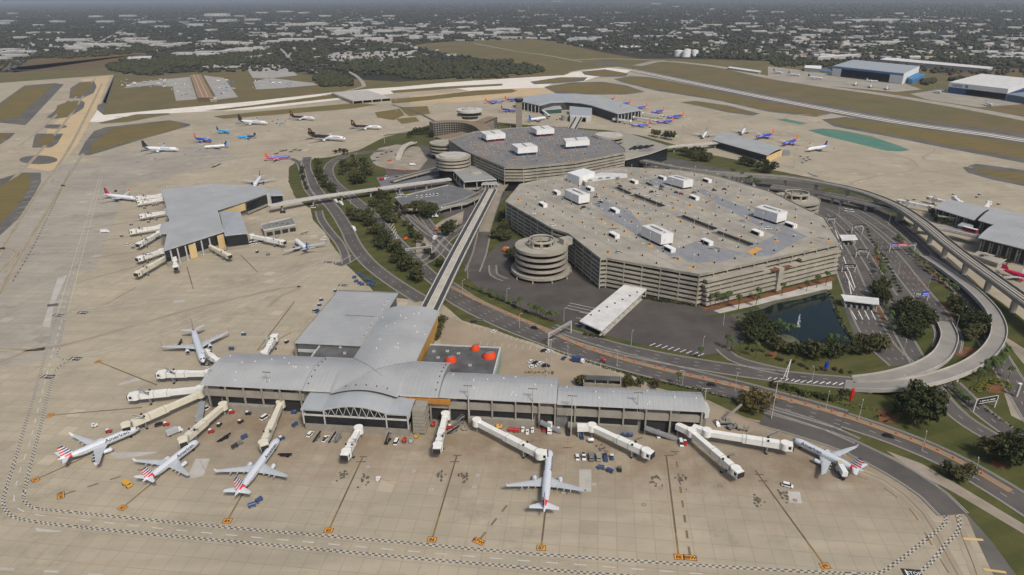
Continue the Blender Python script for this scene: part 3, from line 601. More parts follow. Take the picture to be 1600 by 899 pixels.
deck(r, L, 5.6, conc, 1.8, 1.0, asph); mk_line(r, L, [(2.6, .5, .3, slabm), (-2.6, .5, .3, slabm), (0, .7, .5, conc_l)], 'running_rail'); piers(r, L, 32, 2.6, conc_l, 8, 1.8)
L = zline([(1290, 303, 8), (1340, 314, 8), (1400, 328, 8), (1440, 344, 8)], 8)
r = thing('elevated_road', 'straight elevated road with pale parapet under the curved guideway', 'elevated road', (L[0].x, L[0].y, 0)); deck(r, L, 4.5, conc_l, 1.4, 1.0, asph); piers(r, L, 30, 2, conc_l, 6, 1.4)
L = zline([(1205, 291, 6), (1250, 297, 6), (1300, 306, 7), (1330, 314, 7)], 8)
r = thing('elevated_road', 'low elevated road passing behind the far garage helix ramp', 'elevated road', (L[0].x, L[0].y, 0)); deck(r, L, 4.5, conc, 1.4, 1.0, asph); piers(r, L, 30, 2, conc_l, 6, 1.4)
L = zline([(1335, 596, .4), (1370, 592, 2.5), (1410, 584, 5), (1445, 572, 6), (1470, 556, 5.5), (1481, 538, 4), (1483, 522, 2), (1474, 502, .5)], 5)
r = thing('elevated_road', 'inner curved concrete ramp of the looping overpass beside the pond', 'elevated road', (L[0].x, L[0].y, 0)); deck(r, L, 4.9, conc_l, 1.4, 1.0, rampm, .5); piers(r, L, 26, 2, conc_l, 7, 1.4)
L = zline([(1320, 602, .4), (1360, 604, 3), (1410, 601, 6), (1465, 590, 7), (1515, 571, 7), (1548, 546, 7), (1561, 517, 6.5), (1551, 487, 6), (1527, 460, 5), (1499, 437, 3.5), (1470, 416, 2), (1444, 400, .5)], 5)
r = thing('elevated_road', 'outer curved concrete ramp sweeping round the looping overpass', 'elevated road', (L[0].x, L[0].y, 0)); deck(r, L, 4.4, conc_l, 1.4, 1.0, rampm, .5); piers(r, L, 26, 2, conc_l, 7, 1.4)
L = zline([(802, 268, 8), (790, 284, 8), (778, 300, 7), (770, 322, 5.5), (762, 345, 3), (757, 362, .5)], 5)
r = thing('elevated_road', 'tan concrete ramp beside the long straight guideway', 'elevated road', (L[0].x, L[0].y, 0)); deck(r, L, 5.5, conc, 1.2, 1.0, mat('tan_ramp_deck', (.3, .26, .2), .9, (.22, .19, .15), .1), .4); piers(r, L, 26, 2, conc, 6, 1.2)
L = zline([(672, 330, 5), (700, 322, 5.5), (735, 310, 6), (768, 292, 7)], 5)
r = thing('elevated_road', 'narrow curving concrete ramp below the rental car deck', 'elevated road', (L[0].x, L[0].y, 0)); deck(r, L, 4, conc, 1.2, 1.0, asph, .4); piers(r, L, 22, 1.6, conc, 5, 1.2)
L = zline([(612, 283, 3), (650, 272, 5), (690, 262, 6), (720, 258, 7)], 5)
r = thing('elevated_road', 'concrete ramp behind the small white-edged guideway near the garage', 'elevated road', (L[0].x, L[0].y, 0)); deck(r, L, 4, conc, 1.2, 1.0, asph, .4); piers(r, L, 22, 1.6, conc, 5, 1.2)
L = zline([(622, 250, 1), (626, 238, 4), (633, 228, 5), (648, 222, 5)], 4)
r = thing('elevated_road', 'pale unfinished curved ramp in the fenced works yard', 'elevated road', (L[0].x, L[0].y, 0)); deck(r, L, 4, conc_l, 1.2, 1.0, slabm, .4); piers(r, L, 22, 1.6, conc, 5, 1.2)
# rental-car deck beside the small guideway
b = MB(); z = 6; P = GS([(617, 310), (700, 290), (758, 305), (730, 318), (686, 326), (635, 328)], z); r = thing('parking_deck', 'raised rental car parking deck under the small white guideway', 'parking deck', (P[0].x, P[0].y, 0))
b.prism(P, 4.6, 6, conc, mat('deck_asphalt', (.16, .165, .17), .9, (.12, .12, .12), .1)); b.build('deck', r); b = MB()
for k in range(len(P)): b.bar(P[k] + Vector((0, 0, .5)), P[(k + 1) % len(P)] + Vector((0, 0, .5)), .3, 1, conc_l)
b.build('parapet', r)
for k in range(len(P)):
    for t in (.2, .6): q = P[k].lerp(P[(k + 1) % len(P)], t); b = MB(); b.box(q.x, q.y, 2.3, .9, .9, 4.58, conc); b.build('column', r)
b = MB(); P = GS([(588, 278), (640, 272), (690, 262), (690, 274), (640, 290), (600, 300)], 0); b.flat(P, .28, mat('deck_asphalt2', (.17, .17, .175), .9)); b.build('upper_car_park', kind='structure')
# taxiway overpass in the far field
q = GS([(552, 163), (611, 158)], 0); b = MB(); r = thing('taxiway_bridge', 'dark-openinged taxiway bridge over the access road beyond the cargo jets', 'bridge', q[0])
d = (q[1] - q[0]); nn_ = Vector((-d.y, d.x, 0)).normalized(); b.prism([q[0], q[1], q[1] + nn_ * 150, q[0] + nn_ * 150], 5.4, 6.6, conc_l, conc_l); b.build('deck', r)
for t in (0, .25, .5, .75, 1): b = MB(); c_ = q[0].lerp(q[1], t); b.prism([c_ - d.normalized() * 1.0, c_ + d.normalized() * 1.0, c_ + d.normalized() * 1.0 + nn_ * 149, c_ - d.normalized() * 1.0 + nn_ * 149], 0.1, 5.38, conc); b.build('abutment', r)
# ================================================================ terminals
roof_m = mat('metal_roof', (.38, .385, .38), .6, (.31, .317, .318), .05, detail=7)
roof2_m = mat('light_metal_roof', (.40, .42, .43), .5, (.34, .36, .37), .08, metal=.15, detail=6)
seam_m = mat('roof_seam', (.26, .28, .3), .6); vent_m = mat('vent_dark_red', (.12, .03, .025), .7)
glass = mat('dark_glazing', (.012, .014, .018), .18, (.02, .022, .026), .2, spec=.5)
wallc = mat('beige_wall', (.31, .285, .235), .85, (.24, .22, .185), .2, detail=6)
wallg = mat('grey_wall', (.22, .215, .2), .85, (.16, .155, .145), .2)
trim = mat('pale_trim', (.52, .52, .5), .6, (.43, .43, .41), .2)
yellw = mat('cream_wall', (.62, .46, .22), .8, (.55, .4, .2), .1)
blackroof = mat('black_roof', (.06, .06, .06), .85, (.13, .13, .125), .09, detail=7)
redp = mat('orange_red_paint', (.75, .075, .02), .6, (.65, .06, .02), .2)
whitew = mat('white_panel', (.74, .74, .73), .6, (.66, .66, .655), .25)
wroof = mat('white_roof', (.66, .655, .63), .7, (.50, .495, .47), .12, detail=6)
steel = mat('grey_steel', (.3, .31, .32), .5, (.24, .25, .26), .3, metal=.3)
concg = mat('garage_concrete', (.40, .37, .30), .88, (.25, .23, .19), .09, detail=7)
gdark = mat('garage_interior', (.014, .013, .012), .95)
A0 = G(315, 601, 16); _B = G(1099, 642, 16); _e = (_B - A0); _e.z = 0; UX = _e.normalized(); VY = Vector((-UX.y, UX.x, 0)); A0.z = 0
UA = math.atan2(UX.y, UX.x)
def T(u, v, z=0.0): return A0 + UX * u + VY * v + Vector((0, 0, z))
def TR(u0, u1, v0, v1): return [T(u0, v0), T(u1, v0), T(u1, v1), T(u0, v1)]
def tbox(mb, u0, u1, v0, v1, z0, z1, m, top=None): mb.prism(TR(u0, u1, v0, v1), z0, z1, m, top)
ft = thing('terminal_building', 'large grey vaulted airside terminal with T-shaped roof in the foreground', 'terminal', T(90, 17))
EZ, RISE = 16.0, 4.2
def vault(u0, u1, v0, v1, rise=RISE, ez=EZ, th=.6, name='roof', m=roof_m, parent=ft, seams=True, axis='u', nose=0):
    b = MB(); nv = 16
    f = lambda t: ez + rise * math.sin(math.pi * (.06 + .90 * t)) - rise * math.sin(math.pi * .06)
    if axis == 'u':
        b.grid(lambda a, c: T(u0 + (u1 - u0) * a, v0 + (v1 - v0) * c, f(c)), 1, nv, m)
        b.grid(lambda a, c: T(u1 - (u1 - u0) * a, v0 + (v1 - v0) * c, f(c) - th), 1, nv, wallg)
        for u, s in ((u0, 1), (u1, -1)):
            P = [T(u, v0 + (v1 - v0) * k / nv, f(k / nv)) for k in range(nv + 1)] + [T(u, v0 + (v1 - v0) * k / nv, f(k / nv) - th) for k in range(nv, -1, -1)]
            b.poly(P if s > 0 else P[::-1], trim)
        for v, t in ((v0, 0), (v1, 1)):
            P = [T(u0, v, f(t)), T(u0, v, f(t) - th), T(u1, v, f(t) - th), T(u1, v, f(t))]; b.poly(P if t == 0 else P[::-1], trim)
    else:
        b.grid(lambda a, c: T(u0 + (u1 - u0) * a, v0 + (v1 - v0) * c, f(a)), nv, 1, m)
        b.grid(lambda a, c: T(u1 - (u1 - u0) * a, v0 + (v1 - v0) * c, f(1 - a) - th), nv, 1, wallg)
        for u, t in ((u0, 0), (u1, 1)):
            P = [T(u, v0, f(t)), T(u, v1, f(t)), T(u, v1, f(t) - th), T(u, v0, f(t) - th)]; b.poly(P if t == 0 else P[::-1], trim)
        for v in (v0, v1):
            P = [T(u0 + (u1 - u0) * k / nv, v, f(k / nv)) for k in range(nv + 1)] + [T(u0 + (u1 - u0) * k / nv, v, f(k / nv) - th) for k in range(nv, -1, -1)]; b.poly(P, trim)
    o = b.build(name, parent)
    if seams:
        q = MB()
        if axis == 'u':
            k = u0 + 2.5
            while k < u1 - 1:
                q.grid(lambda a, c: T(k - .04 + .08 * a, v0 + (v1 - v0) * c, f(c) + .05), 1, nv, seam_m); k += 2.5
            for t in (.55,): q.grid(lambda a, c: T(u0 + (u1 - u0) * a, v0 + (v1 - v0) * t - .08 + .16 * c, f(t) + .06), 1, 1, seam_m)
        else:
            k = v0 + 2.5
            while k < v1 - 1:
                q.grid(lambda a, c: T(u0 + (u1 - u0) * a, k - .04 + .08 * c, f(a) + .05), nv, 1, seam_m); k += 2.5
            for t in (.35, .68): q.grid(lambda a, c: T(u0 + (u1 - u0) * a, v0 + (v1 - v0) * t + .16 * c, f(a) + .06), nv, 1, seam_m)
        q.build('roof_seams', o)
        q = MB(); rr = random.Random(3)
        for _ in range(int((u1 - u0) * (v1 - v0) / 130)):
            a, c = rr.uniform(.05, .95), rr.uniform(.08, .92)
            p = T(u0 + (u1 - u0) * a, v0 + (v1 - v0) * c, f(c if axis == 'u' else a)); q.box(p.x, p.y, p.z + .25, .55, .55, .5, whitew)
        q.build('roof_vents', o)
    return o
vault(-1, 55, 0, 34.5); vault(127.3, 187, 0, 25, 3.2); vault(187.3, 260, -.5, 17, 2.4)
vault(71, 107, 34.6, 99.5, axis='v')
# groin-vaulted crossing: the bar and the spine vaults cut into each other
b = MB()
def cz(u, v):
    t = lambda q: math.sin(math.pi * (.06 + .90 * min(1, max(0, q)))) - math.sin(math.pi * .06)
    zb = RISE * t(v / 34.5); zs = RISE * t((u - 71) / 36) if 71 <= u <= 107 else 0
    return EZ + max(zb, zs)
nu, nv = 72, 36
b.grid(lambda a, c: T(55.3 + 71.7 * a, -2.5 * (1 if 71 < 55.3 + 71.7 * a < 107 else 0) + (34.5 + 2.5 * (1 if 71 < 55.3 + 71.7 * a < 107 else 0)) * c, cz(55.3 + 71.7 * a, 34.5 * c)), nu, nv, roof_m)
b.grid(lambda a, c: T(127 - 71.7 * a, 34.5 * c, cz(127 - 71.7 * a, 34.5 * c) - .6), nu, nv, wallg)
for a, c in ((55.3, 71), (107, 127)): b.bar(T(a, -.05, 15.7), T(c, -.05, 15.7), .4, .7, trim)
o = b.build('roof', ft); q = MB()
for s in (0, 1):
    for k in range(24):
        P = []
        for kk in (k, k + 1):
            t = kk / 24; u = 71 + 36 * t; v = 34.5 * (1 - t) if s else 34.5 * t; P.append(T(u, v, cz(u, v) + .12))
        q.bar(P[0], P[1], .5, .12, seam_m)
for u in (55.3, 126.9):
    for k in range(12): q.bar(T(u, 34.5 * k / 12, cz(u, 34.5 * k / 12) + .1), T(u, 34.5 * (k + 1) / 12, cz(u, 34.5 * (k + 1) / 12) + .1), .35, .12, seam_m)
k = 57.5
while k < 126:
    for j in range(12): q.bar(T(k, 34.5 * j / 12, cz(k, 34.5 * j / 12) + .03), T(k, 34.5 * (j + 1) / 12, cz(k, 34.5 * (j + 1) / 12) + .03), .08, .06, seam_m)
    k += 2.5
q.build('roof_seams', o)
q = MB()
for k in range(6): q.box(*T(57, 4 + k * 5, cz(57, 4 + k * 5) + .3), .55, .55, .5, vent_m); q.box(*T(125, 4 + k * 5, cz(125, 4 + k * 5) + .3), .55, .55, .5, vent_m)
for k in range(5): q.box(*T(78 + k * 5.5, 2, cz(78 + k * 5.5, 2) + .3), .55, .55, .5, vent_m)
q.build('roof_vents', o)
# walls under the roofs: three storeys
b = MB(); core = [(0, 55, 2.5, 33), (55, 127, 2.5, 33), (127, 187, 2.5, 24), (187, 259, 2, 16), (72.5, 105.5, 33, 98)]
for u0, u1, v0, v1 in core: tbox(b, u0, u1 - .02, v0, v1, 0, 15.2, wallg)
b.build('wall', ft)
b = MB()
for u0, u1 in ((0, 55), (58, 71), (108, 187), (187.3, 259)):
    v = 2.5 if u0 < 187 else 2; tbox(b, u0, u1, v - 1.6, v, 8.6, 12.3, wallc)
b.build('concrete_band', ft)
b = MB()
for u0, u1 in ((8, 33), (136, 178), (190, 228), (248, 258), (38, 50)):
    v = 2.5 if u0 < 187 else 2; b = MB(); tbox(b, u0, u1, v - .12, v, 12.4, 15.1, glass); b.build('upper_window', ft)
b = MB()
for u0, u1 in ((9, 38), (142, 176), (193, 228)):
    b = MB(); tbox(b, u0, u1, -.6, 2.4, 0, 4.6, wallc); b.build('gate_wall', ft)
b = MB()
for u0, u1 in ((9, 38), (142, 176), (193, 228)):
    v = 2.5 if u0 < 187 else 2; b = MB(); tbox(b, u0 + .3, u1 - .3, v - 1.1, v, 4.7, 8.5, glass); b.build('lower_window', ft)
for u0, u1 in ((0, 8), (40, 70), (108, 141), (178, 192), (229, 258)):
    v = 2.5 if u0 < 187 else 2; b = MB(); tbox(b, u0 + .3, u1 - .3, v - .3, v, 1, 8.4, mat('deep_recess', (.03, .03, .03), .9)); b.build('service_bay', ft)
for u in [2, 12, 22, 32, 42, 53, 112, 122, 132, 142, 154, 166, 178, 186, 196, 208, 220, 231, 243, 258]:
    b = MB(); v = .55 if u < 187 else .1; b.prism(TR(u, u + .8, v - .4, v + .4), 0, 15.3, wallc); b.build('column', ft)
b = MB(); tbox(b, 0, 55, 33, 33.3, 5, 13, glass); tbox(b, 105.5, 105.9, 34.6, 98, 3, 14, mat('ochre_wall', (.5, .28, .07), .8, (.4, .22, .06), .1)); tbox(b, 72.1, 72.5, 66, 98, 9, 14.5, mat('ochre_wall', (.5, .28, .07))); b.build('side_wall', ft)
b = MB(); tbox(b, 110, 133, -.8, .6, 12, 14.6, mat('orange_boarding', (.45, .19, .03), .85, (.33, .15, .03), .3)); b.build('boarded_wall', ft)
b = MB()
for k in range(6): tbox(b, 259.5, 261.4, 4 + k * 1.8, 5.7 + k * 1.8, 0, 9.3, wallg)
b.prism([T(260.4, 3), T(262.6, 4), T(263.6, 8), T(263.4, 13), T(262, 16), T(260.4, 16)], 9.5, 11.8, trim); b.build('end_canopy', ft)
b = MB()   # grey ramp stairs beside the building
b.bar(T(231, -1, 5), T(247, -3, .6), 2.6, 1.2, steel); b.bar(T(179, -1, 5), T(190, -2.5, .6), 2.6, 1.2, steel); b.bar(T(-2, 0, 5), T(2, -12, .6), 3.5, 1, steel); b.build('ramp', ft)
# pavilion with the arched truss front
pv = thing('pavilion', 'curved-roofed glass pavilion with white zigzag truss in front of the terminal', 'pavilion', T(87, -10))
b = MB(); tbox(b, 60, 114, -12.6, 1.5, 0, 4.6, wallc); b.build('base_wall', pv)
b = MB(); tbox(b, 60.4, 113.6, -12.75, 1.2, 4.65, 9.3, glass); b.build('window_band', pv)
b = MB(); tbox(b, 59.8, 114.2, -13, 1.5, 9.35, 10.0, trim); b.build('floor_edge', pv)
b = MB(); tbox(b, 61, 113, -12.3, 1, 10.02, 12.6, glass); 
pz = lambda u: 13.0 + (3.4 * math.cos(math.pi * (u - 87) / 34) if abs(u - 87) < 17 else 0)
for k in range(16):
    u0 = 71 + k * 2; b.prism(TR(u0, u0 + 2, -12.2, 1), 12.6, lambda q, a=u0: pz(a + (2 if q in (1, 2) else 0)) - .45, glass)
b.build('upper_window', pv)
b = MB()
def pzz(u, t): return pz(u) * 1 + 2.0 * math.sin(math.pi * (.5 * t + .08)) - .5
b.grid(lambda a, c: T(59 + 56 * a, -13.2 + 15.5 * c, pzz(59 + 56 * a, c)), 56, 10, roof2_m); b.grid(lambda a, c: T(115 - 56 * a, -13.2 + 15.5 * c, pzz(115 - 56 * a, c) - .45), 56, 10, trim)
for u in (59, 115):
    P = [T(u, -13.2 + 15.5 * k / 10, pzz(u, k / 10)) for k in range(11)] + [T(u, -13.2 + 15.5 * k / 10, pzz(u, k / 10) - .46) for k in range(10, -1, -1)]; b.poly(P if u < 60 else P[::-1], trim)
b.build('roof', pv)
b = MB(); n_ = 16; X = [71 + 32 * k / n_ for k in range(n_ + 1)]
for k in range(n_): b.bar(T(X[k], -13.1, 10.2 if k % 2 else pz(X[k])), T(X[k + 1], -13.1, pz(X[k + 1]) if k % 2 else 10.2), .22, .22, trim)
for k in range(28): b.bar(T(71 + 32 * k / 28, -13.15, pz(71 + 32 * k / 28) + .1), T(71 + 32 * (k + 1) / 28, -13.15, pz(71 + 32 * (k + 1) / 28) + .1), .3, .4, trim)
b.build('truss', pv)
for u in (60, 71, 103, 114):
    b = MB(); b.prism(TR(u - .3, u + .3, -13.3, -12.8), 4.6, 13, trim); b.build('post', pv)
b = MB()
for k in range(7): tbox(b, 115.6, 122 - .3 * (k % 2), -11 + .15 * k, -1, 1 + k * 1.9, 2.6 + k * 1.9, wallc)
tbox(b, 116, 121.4, -10, -1.4, 0, 13.8, wallg); b.build('stair_tower', pv)
# annexes behind the bar
gb = thing('baggage_building', 'long flat grey-roofed building beside the terminal spine', 'building', T(47, 95))
b = MB(); tbox(b, 28, 69, 57, 132, 0, 11.4, mat('slate_wall', (.09, .1, .11), .7, (.12, .13, .14), .3)); b.build('wall', gb)
b = MB(); b.poly([T(27, 56.4, 12.1), T(70.3, 56.4, 12.1), T(70.3, 133.2, 12.1), T(27, 133.2, 12.1)], roof_m); tbox(b, 27, 70.3, 56.4, 133.2, 11.42, 12.08, trim); o = b.build('roof', gb); b = MB()
for k in range(30): b.box(*T(48.6, 58 + k * 2.55, 12.16), 43, .1, .06, seam_m, UA)
b.build('roof_seams', o)
b = MB(); tbox(b, 26.2, 27, 56.4, 133.4, 0, 12.6, wallc); tbox(b, 27, 70.4, 133.4, 134, 11, 12.6, wallg); tbox(b, 28, 69, 56.6, 57, 5.5, 7.5, trim); b.build('parapet', gb)
for k in range(9):
    b = MB(); c_ = T(66.5, 67 + k * 6.6, 12.5); b.box(c_.x, c_.y, 12.6, 2, 2, .9, trim, UA); b.disc(c_, .8, 13.1, steel, 10); b.build('roof_unit', gb)
b = MB(); b.bar(T(45, 95, 12.4), T(66, 95, 12.4), .3, .4, steel); b.build('pipe', gb)
kb = thing('annex_building', 'black flat-roofed annex between grey roof and the spine', 'annex', T(55, 50))
b = MB(); tbox(b, 42, 70.9, 36, 66, 0, 9.2, wallg); b.build('wall', kb); b = MB(); tbox(b, 42.4, 70.9, 36, 65.6, 9.22, 9.7, blackroof); b.build('roof', kb)
b = MB(); tbox(b, 41.6, 42.3, 35.5, 66.4, 9.3, 10.4, trim); tbox(b, 42.3, 71, 65.7, 66.4, 9.3, 10.4, trim); b.build('parapet', kb)
for u, v in ((55, 57), (60, 50), (47, 40), (64, 60)):
    b = MB(); c_ = T(u, v); b.box(c_.x, c_.y, 10.1, 1.5, 1.5, .8, trim); b.tube((c_.x, c_.y, 10.5), (c_.x, c_.y, 11), .4, .4, steel, 8); b.build('roof_unit', kb)
kb = thing('annex_building', 'black flat-roofed annex with three red skylight cones', 'annex', T(130, 50))
b = MB(); tbox(b, 108, 150.3, 35, 65, 0, 9.2, wallg); b.build('wall', kb); b = MB(); tbox(b, 108.4, 150, 35, 64.6, 9.22, 9.7, blackroof); b.build('roof', kb)
b = MB(); tbox(b, 108, 151, 64.7, 65.4, 9.3, 10.3, trim); tbox(b, 150.2, 151, 25.2, 64.7, 3, 10.3, trim); b.build('parapet', kb)
b = MB(); tbox(b, 151.05, 151.4, 27, 64, 1, 8, mat('green_glass', (.2, .32, .29), .25, (.16, .26, .24), .2)); b.build('window', kb)
for u, v in ((112, 57), (116, 50), (120, 58), (127, 56), (136, 43)):
    b = MB(); c_ = T(u, v); b.box(c_.x, c_.y, 10.1, 1.8, 1.4, .8, trim, UA); b.box(c_.x, c_.y, 10.6, 1, 1, .3, steel, UA); b.build('roof_unit', kb)
for u, v, r_ in ((136, 62, 2.6), (145.5, 54, 3.9), (124, 47, 3.4)):
    b = MB(); c_ = T(u, v); tl = .75
    ri = lambda z, r, dx: [(c_.x + dx + r * math.cos(k * math.pi / 10), c_.y + r * math.sin(k * math.pi / 10), z + (math.cos(k * math.pi / 10 + .9) * tl if z > 12 else 0)) for k in range(20)]
    b.loft([ri(9.7, r_, 0), ri(11, r_ * .98, 0), ri(13.0, r_ * .68, .3)], redp, True, False); b.poly(ri(12.95, r_ * .62, .3), mat('skylight_glass', (.25, .3, .3), .2)); b.build('skylight_cone', kb)
# cooling plant
cp = thing('cooling_plant', 'walled cooling plant with three white fans behind the terminal', 'cooling plant', T(211, 42))
b = MB(); P = [T(200.5, 38), T(221, 38), T(221, 47), T(200.5, 47)]
for k in range(4): b.bar(P[k] + Vector((0, 0, 2.6)), P[(k + 1) % 4] + Vector((0, 0, 2.6)), .5, 5.2, wallc)
for u in (207, 214): b.bar(T(u, 38, 2.4), T(u, 42, 2.4), .4, 4.6, wallc)
b.build('wall', cp); b = MB(); b.flat([T(200.8, 42), T(220.8, 42), T(220.8, 46.8), T(200.8, 46.8)], 4.9, blackroof); b.build('roof', cp)
for u in (204, 210.5, 217):
    b = MB(); c_ = T(u, 40.3); b.tube((c_.x, c_.y, .2), (c_.x, c_.y, 3), 1.9, 1.9, steel, 14); b.disc(c_, 1.7, 3.05, whitew, 14)
    for k in range(4): b.bar((c_.x, c_.y, 3.12), (c_.x + 1.5 * math.cos(k * 1.57), c_.y + 1.5 * math.sin(k * 1.57), 3.12), .5, .08, gdark)
    b.build('fan', cp)

# ---------------------------------------------------------------- generic building from roof corners
def bldg(name, label, cat, px, z, wall=wallg, roof=roof_m, group=None, th=.7, inset=.8, parap=0, base=0):
    P = GS(px, z); r = thing(name, label, cat, (sum(p.x for p in P) / len(P), sum(p.y for p in P) / len(P), 0), group)
    c_ = Vector(r.location); Q = [p + (Vector((c_.x, c_.y, p.z)) - p).normalized() * inset for p in P]
    b = MB(); b.prism(Q, base, z - th - .02, wall); b.build('wall', r)
    b = MB(); b.prism(P, z - th, z, trim, roof); b.build('roof', r)
    if parap:
        b = MB()
        for k in range(len(P)): b.bar(P[k] + Vector((0, 0, parap / 2)), P[(k + 1) % len(P)] + Vector((0, 0, parap / 2)), .35, parap, trim)
        b.build('parapet', r)
    return r, P
def wallpiece(r, a, b_, z0, z1, m, name='window', out=.25, th=.2):
    a = Vector(a); b_ = Vector(b_); d = (b_ - a); d.z = 0; d.normalize(); n = Vector((d.y, -d.x, 0))
    q = MB(); A_, B_ = a + n * out, b_ + n * out
    q.prism([A_, B_, B_ - n * th, A_ - n * th], z0, z1, m); q.build(name, r)
# left pier (grey faceted roof)
ze = 14
lp = thing('pier_building', 'grey faceted-roofed pier terminal on the left apron', 'terminal', G(320, 360, 0))
mainr = [(252, 297), (326, 287.5), (412, 291), (418, 302), (382, 315), (339, 328.5), (349, 362), (255, 392), (261, 365), (249, 365), (251, 351), (264, 346), (264, 342), (256, 327), (260, 325)]
P = GS(mainr, ze); b = MB(); b.prism(P, ze - .8, ze, trim, roof_m); o = b.build('roof', lp)
b = MB(); b.bar(G(328, 287.6, ze + .3), G(337, 308, ze + .3), .5, .5, trim); b.bar(G(339, 328.5, ze + .3), G(349, 362, ze + .3), .6, .6, trim)
for k in range(34):
    t = k / 34; b.bar(G(258 + 140 * t, 297 - 6 * t, ze + .03), G(256 + 95 * t, 388 - 30 * t, ze + .03) if t > .1 else G(258, 345, ze + .03), .12, .05, mat('pale_seam', (.27, .295, .315), .6))
b.build('roof_seams', o)
c_ = sum(P, Vector()) / len(P); Q = [p + (c_ - p).normalized() * 2.0 for p in P]; b = MB(); b.prism(Q, 0, ze - .82, wallg); b.build('wall', lp)
b = MB(); b.prism(GS([(343, 331), (375, 330), (387, 364), (351, 368)], 13), 12.2, 13, trim, roof2_m); b.build('roof', lp)
b = MB(); b.prism(GS([(346, 333), (374, 332), (384, 362), (353, 366)], 13), 0, 12.18, wallg); b.build('wall', lp)
b = MB(); b.prism(GS([(415, 297), (439, 297.5), (443, 305), (420, 306)], 11), 10.3, 11, trim, roof2_m); b.build('roof', lp)
b = MB(); b.prism(GS([(416, 300), (438, 299), (441, 304), (421, 305)], 11), 4, 10.28, glass); b.build('wall', lp)
def face(r, px_a, px_b, z, z0, z1, m, name, out=.3): wallpiece(r, G(*px_a, z), G(*px_b, z), z0, z1, m, name, out)
face(lp, (384, 316), (417, 303), ze, 4, 13, glass, 'window'); face(lp, (384, 316), (417, 303), ze, 1.5, 3.9, wallc, 'concrete_band'); face(lp, (340, 331), (382, 316), ze, 6, 12.8, yellw, 'cream_panel', .2)
b = MB(); q = G(419.5, 303, ze); b.box(q.x, q.y, 7, 3, 3, 14.4, trim); b.build('corner_tower', lp)
face(lp, (257, 392.5), (346, 364), ze, 4.5, 12.5, glass, 'window'); face(lp, (257, 392.5), (346, 364), ze, .2, 4.4, wallc, 'concrete_band', .1)
for x0, y0, x1, y1 in ((293, 381.5, 304, 378), (338, 367, 348, 364)): face(lp, (x0, y0), (x1, y1), ze, .3, 12.9, yellw, 'cream_panel', .6)
for t in (.1, .22, .36, .52, .64, .78, .97):
    q = G(257 + 89 * t, 393 - 28.5 * t, ze); b = MB(); b.box(q.x, q.y, 6.5, .9, .9, 13, trim); b.build('column', lp)
face(lp, (352, 369), (386, 365), 13, 3, 11.8, glass, 'window'); face(lp, (352, 369), (386, 365), 13, .2, 2.9, wallc, 'concrete_band', .1)
face(lp, (253, 298), (259, 324), ze, 5, 12.5, glass, 'window', -1.5); face(lp, (250, 366), (256, 391), ze, 5, 12.5, glass, 'window', -1.5)
r, P = bldg('service_building', 'low beige service block with open roof beside the left pier', 'service building', [(408, 352), (455, 341), (462, 352), (412, 361)], 6, wallc, mat('service_roof', (.2, .2, .19), .9), parap=1.2, th=.3, inset=.3)
for k in range(4): wallpiece(r, P[3].lerp(P[2], .08 + .24 * k), P[3].lerp(P[2], .26 + .24 * k), .5, 4, mat('deep_recess', (.03, .03, .03)), 'bay_door', .25)
for k in range(4): b = MB(); q = P[0].lerp(P[2], .3 + .16 * k); b.tube((q.x, q.y, 6), (q.x, q.y, 7.2), 1.5, 1.4, steel, 10); b.disc(q, 1.2, 7.25, gdark, 10); b.build('fan', r)
# right-hand pier with stepped curved roofs
def curved(name, label, cat, px4, z, rise, wall, m=roof_m, group=None, glz=True, inset=2.0, seam=3.0):
    """px4: front-left, front-right, back-right, back-left roof corners"""
    a, b_, c_, d = GS(px4, z); r = thing(name, label, cat, ((a + b_ + c_ + d) / 4).xy.to_3d(), group)
    f = lambda t: z - rise * .15 + rise * (math.sin(math.pi * (.04 + .92 * t)))
    S = lambda s, t: Vector(((a.lerp(b_, s)).lerp(d.lerp(c_, s), t).xy.to_tuple() + (f(t),)))
    q = MB(); q.grid(lambda s, t: S(s, t), 1, 14, m); q.grid(lambda s, t: S(1 - s, t) - Vector((0, 0, .6)), 1, 14, wallg)
    for s in (0, 1):
        P = [S(s, k / 14) for k in range(15)] + [S(s, k / 14) - Vector((0, 0, .62)) for k in range(14, -1, -1)]; q.poly(P if s == 0 else P[::-1], trim)
    for t in (0, 1): q.poly([S(0, t), S(0, t) - Vector((0, 0, .62)), S(1, t) - Vector((0, 0, .62)), S(1, t)][::1 if t == 0 else -1], trim)
    o = q.build('roof', r); q = MB(); n = max(3, int((b_ - a).length / seam))
    for k in range(1, n):
        for j in range(10): q.bar(S(k / n, j / 10) + Vector((0, 0, .05)), S(k / n, (j + 1) / 10) + Vector((0, 0, .05)), .12, .08, seam_m)
    q.build('roof_seams', o)
    q = MB(); I = [S(.02, .1), S(.98, .1), S(.98, .9), S(.02, .9)]; q.prism(I, 0, z - .9, wall); q.build('wall', r)
    return r, S
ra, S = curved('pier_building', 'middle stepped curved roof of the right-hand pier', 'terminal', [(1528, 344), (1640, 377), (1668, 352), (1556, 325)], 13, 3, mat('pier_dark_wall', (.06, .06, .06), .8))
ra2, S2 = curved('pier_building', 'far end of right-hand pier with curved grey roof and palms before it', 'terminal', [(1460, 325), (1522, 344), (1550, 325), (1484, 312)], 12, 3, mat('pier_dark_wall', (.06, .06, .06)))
ra3, S3 = curved('pier_building', 'nearest curved roof of the right-hand pier where the red tram enters', 'terminal', [(1528, 371), (1660, 404), (1680, 372), (1560, 350)], 14, 3.5, mat('pier_dark_wall', (.06, .06, .06)))
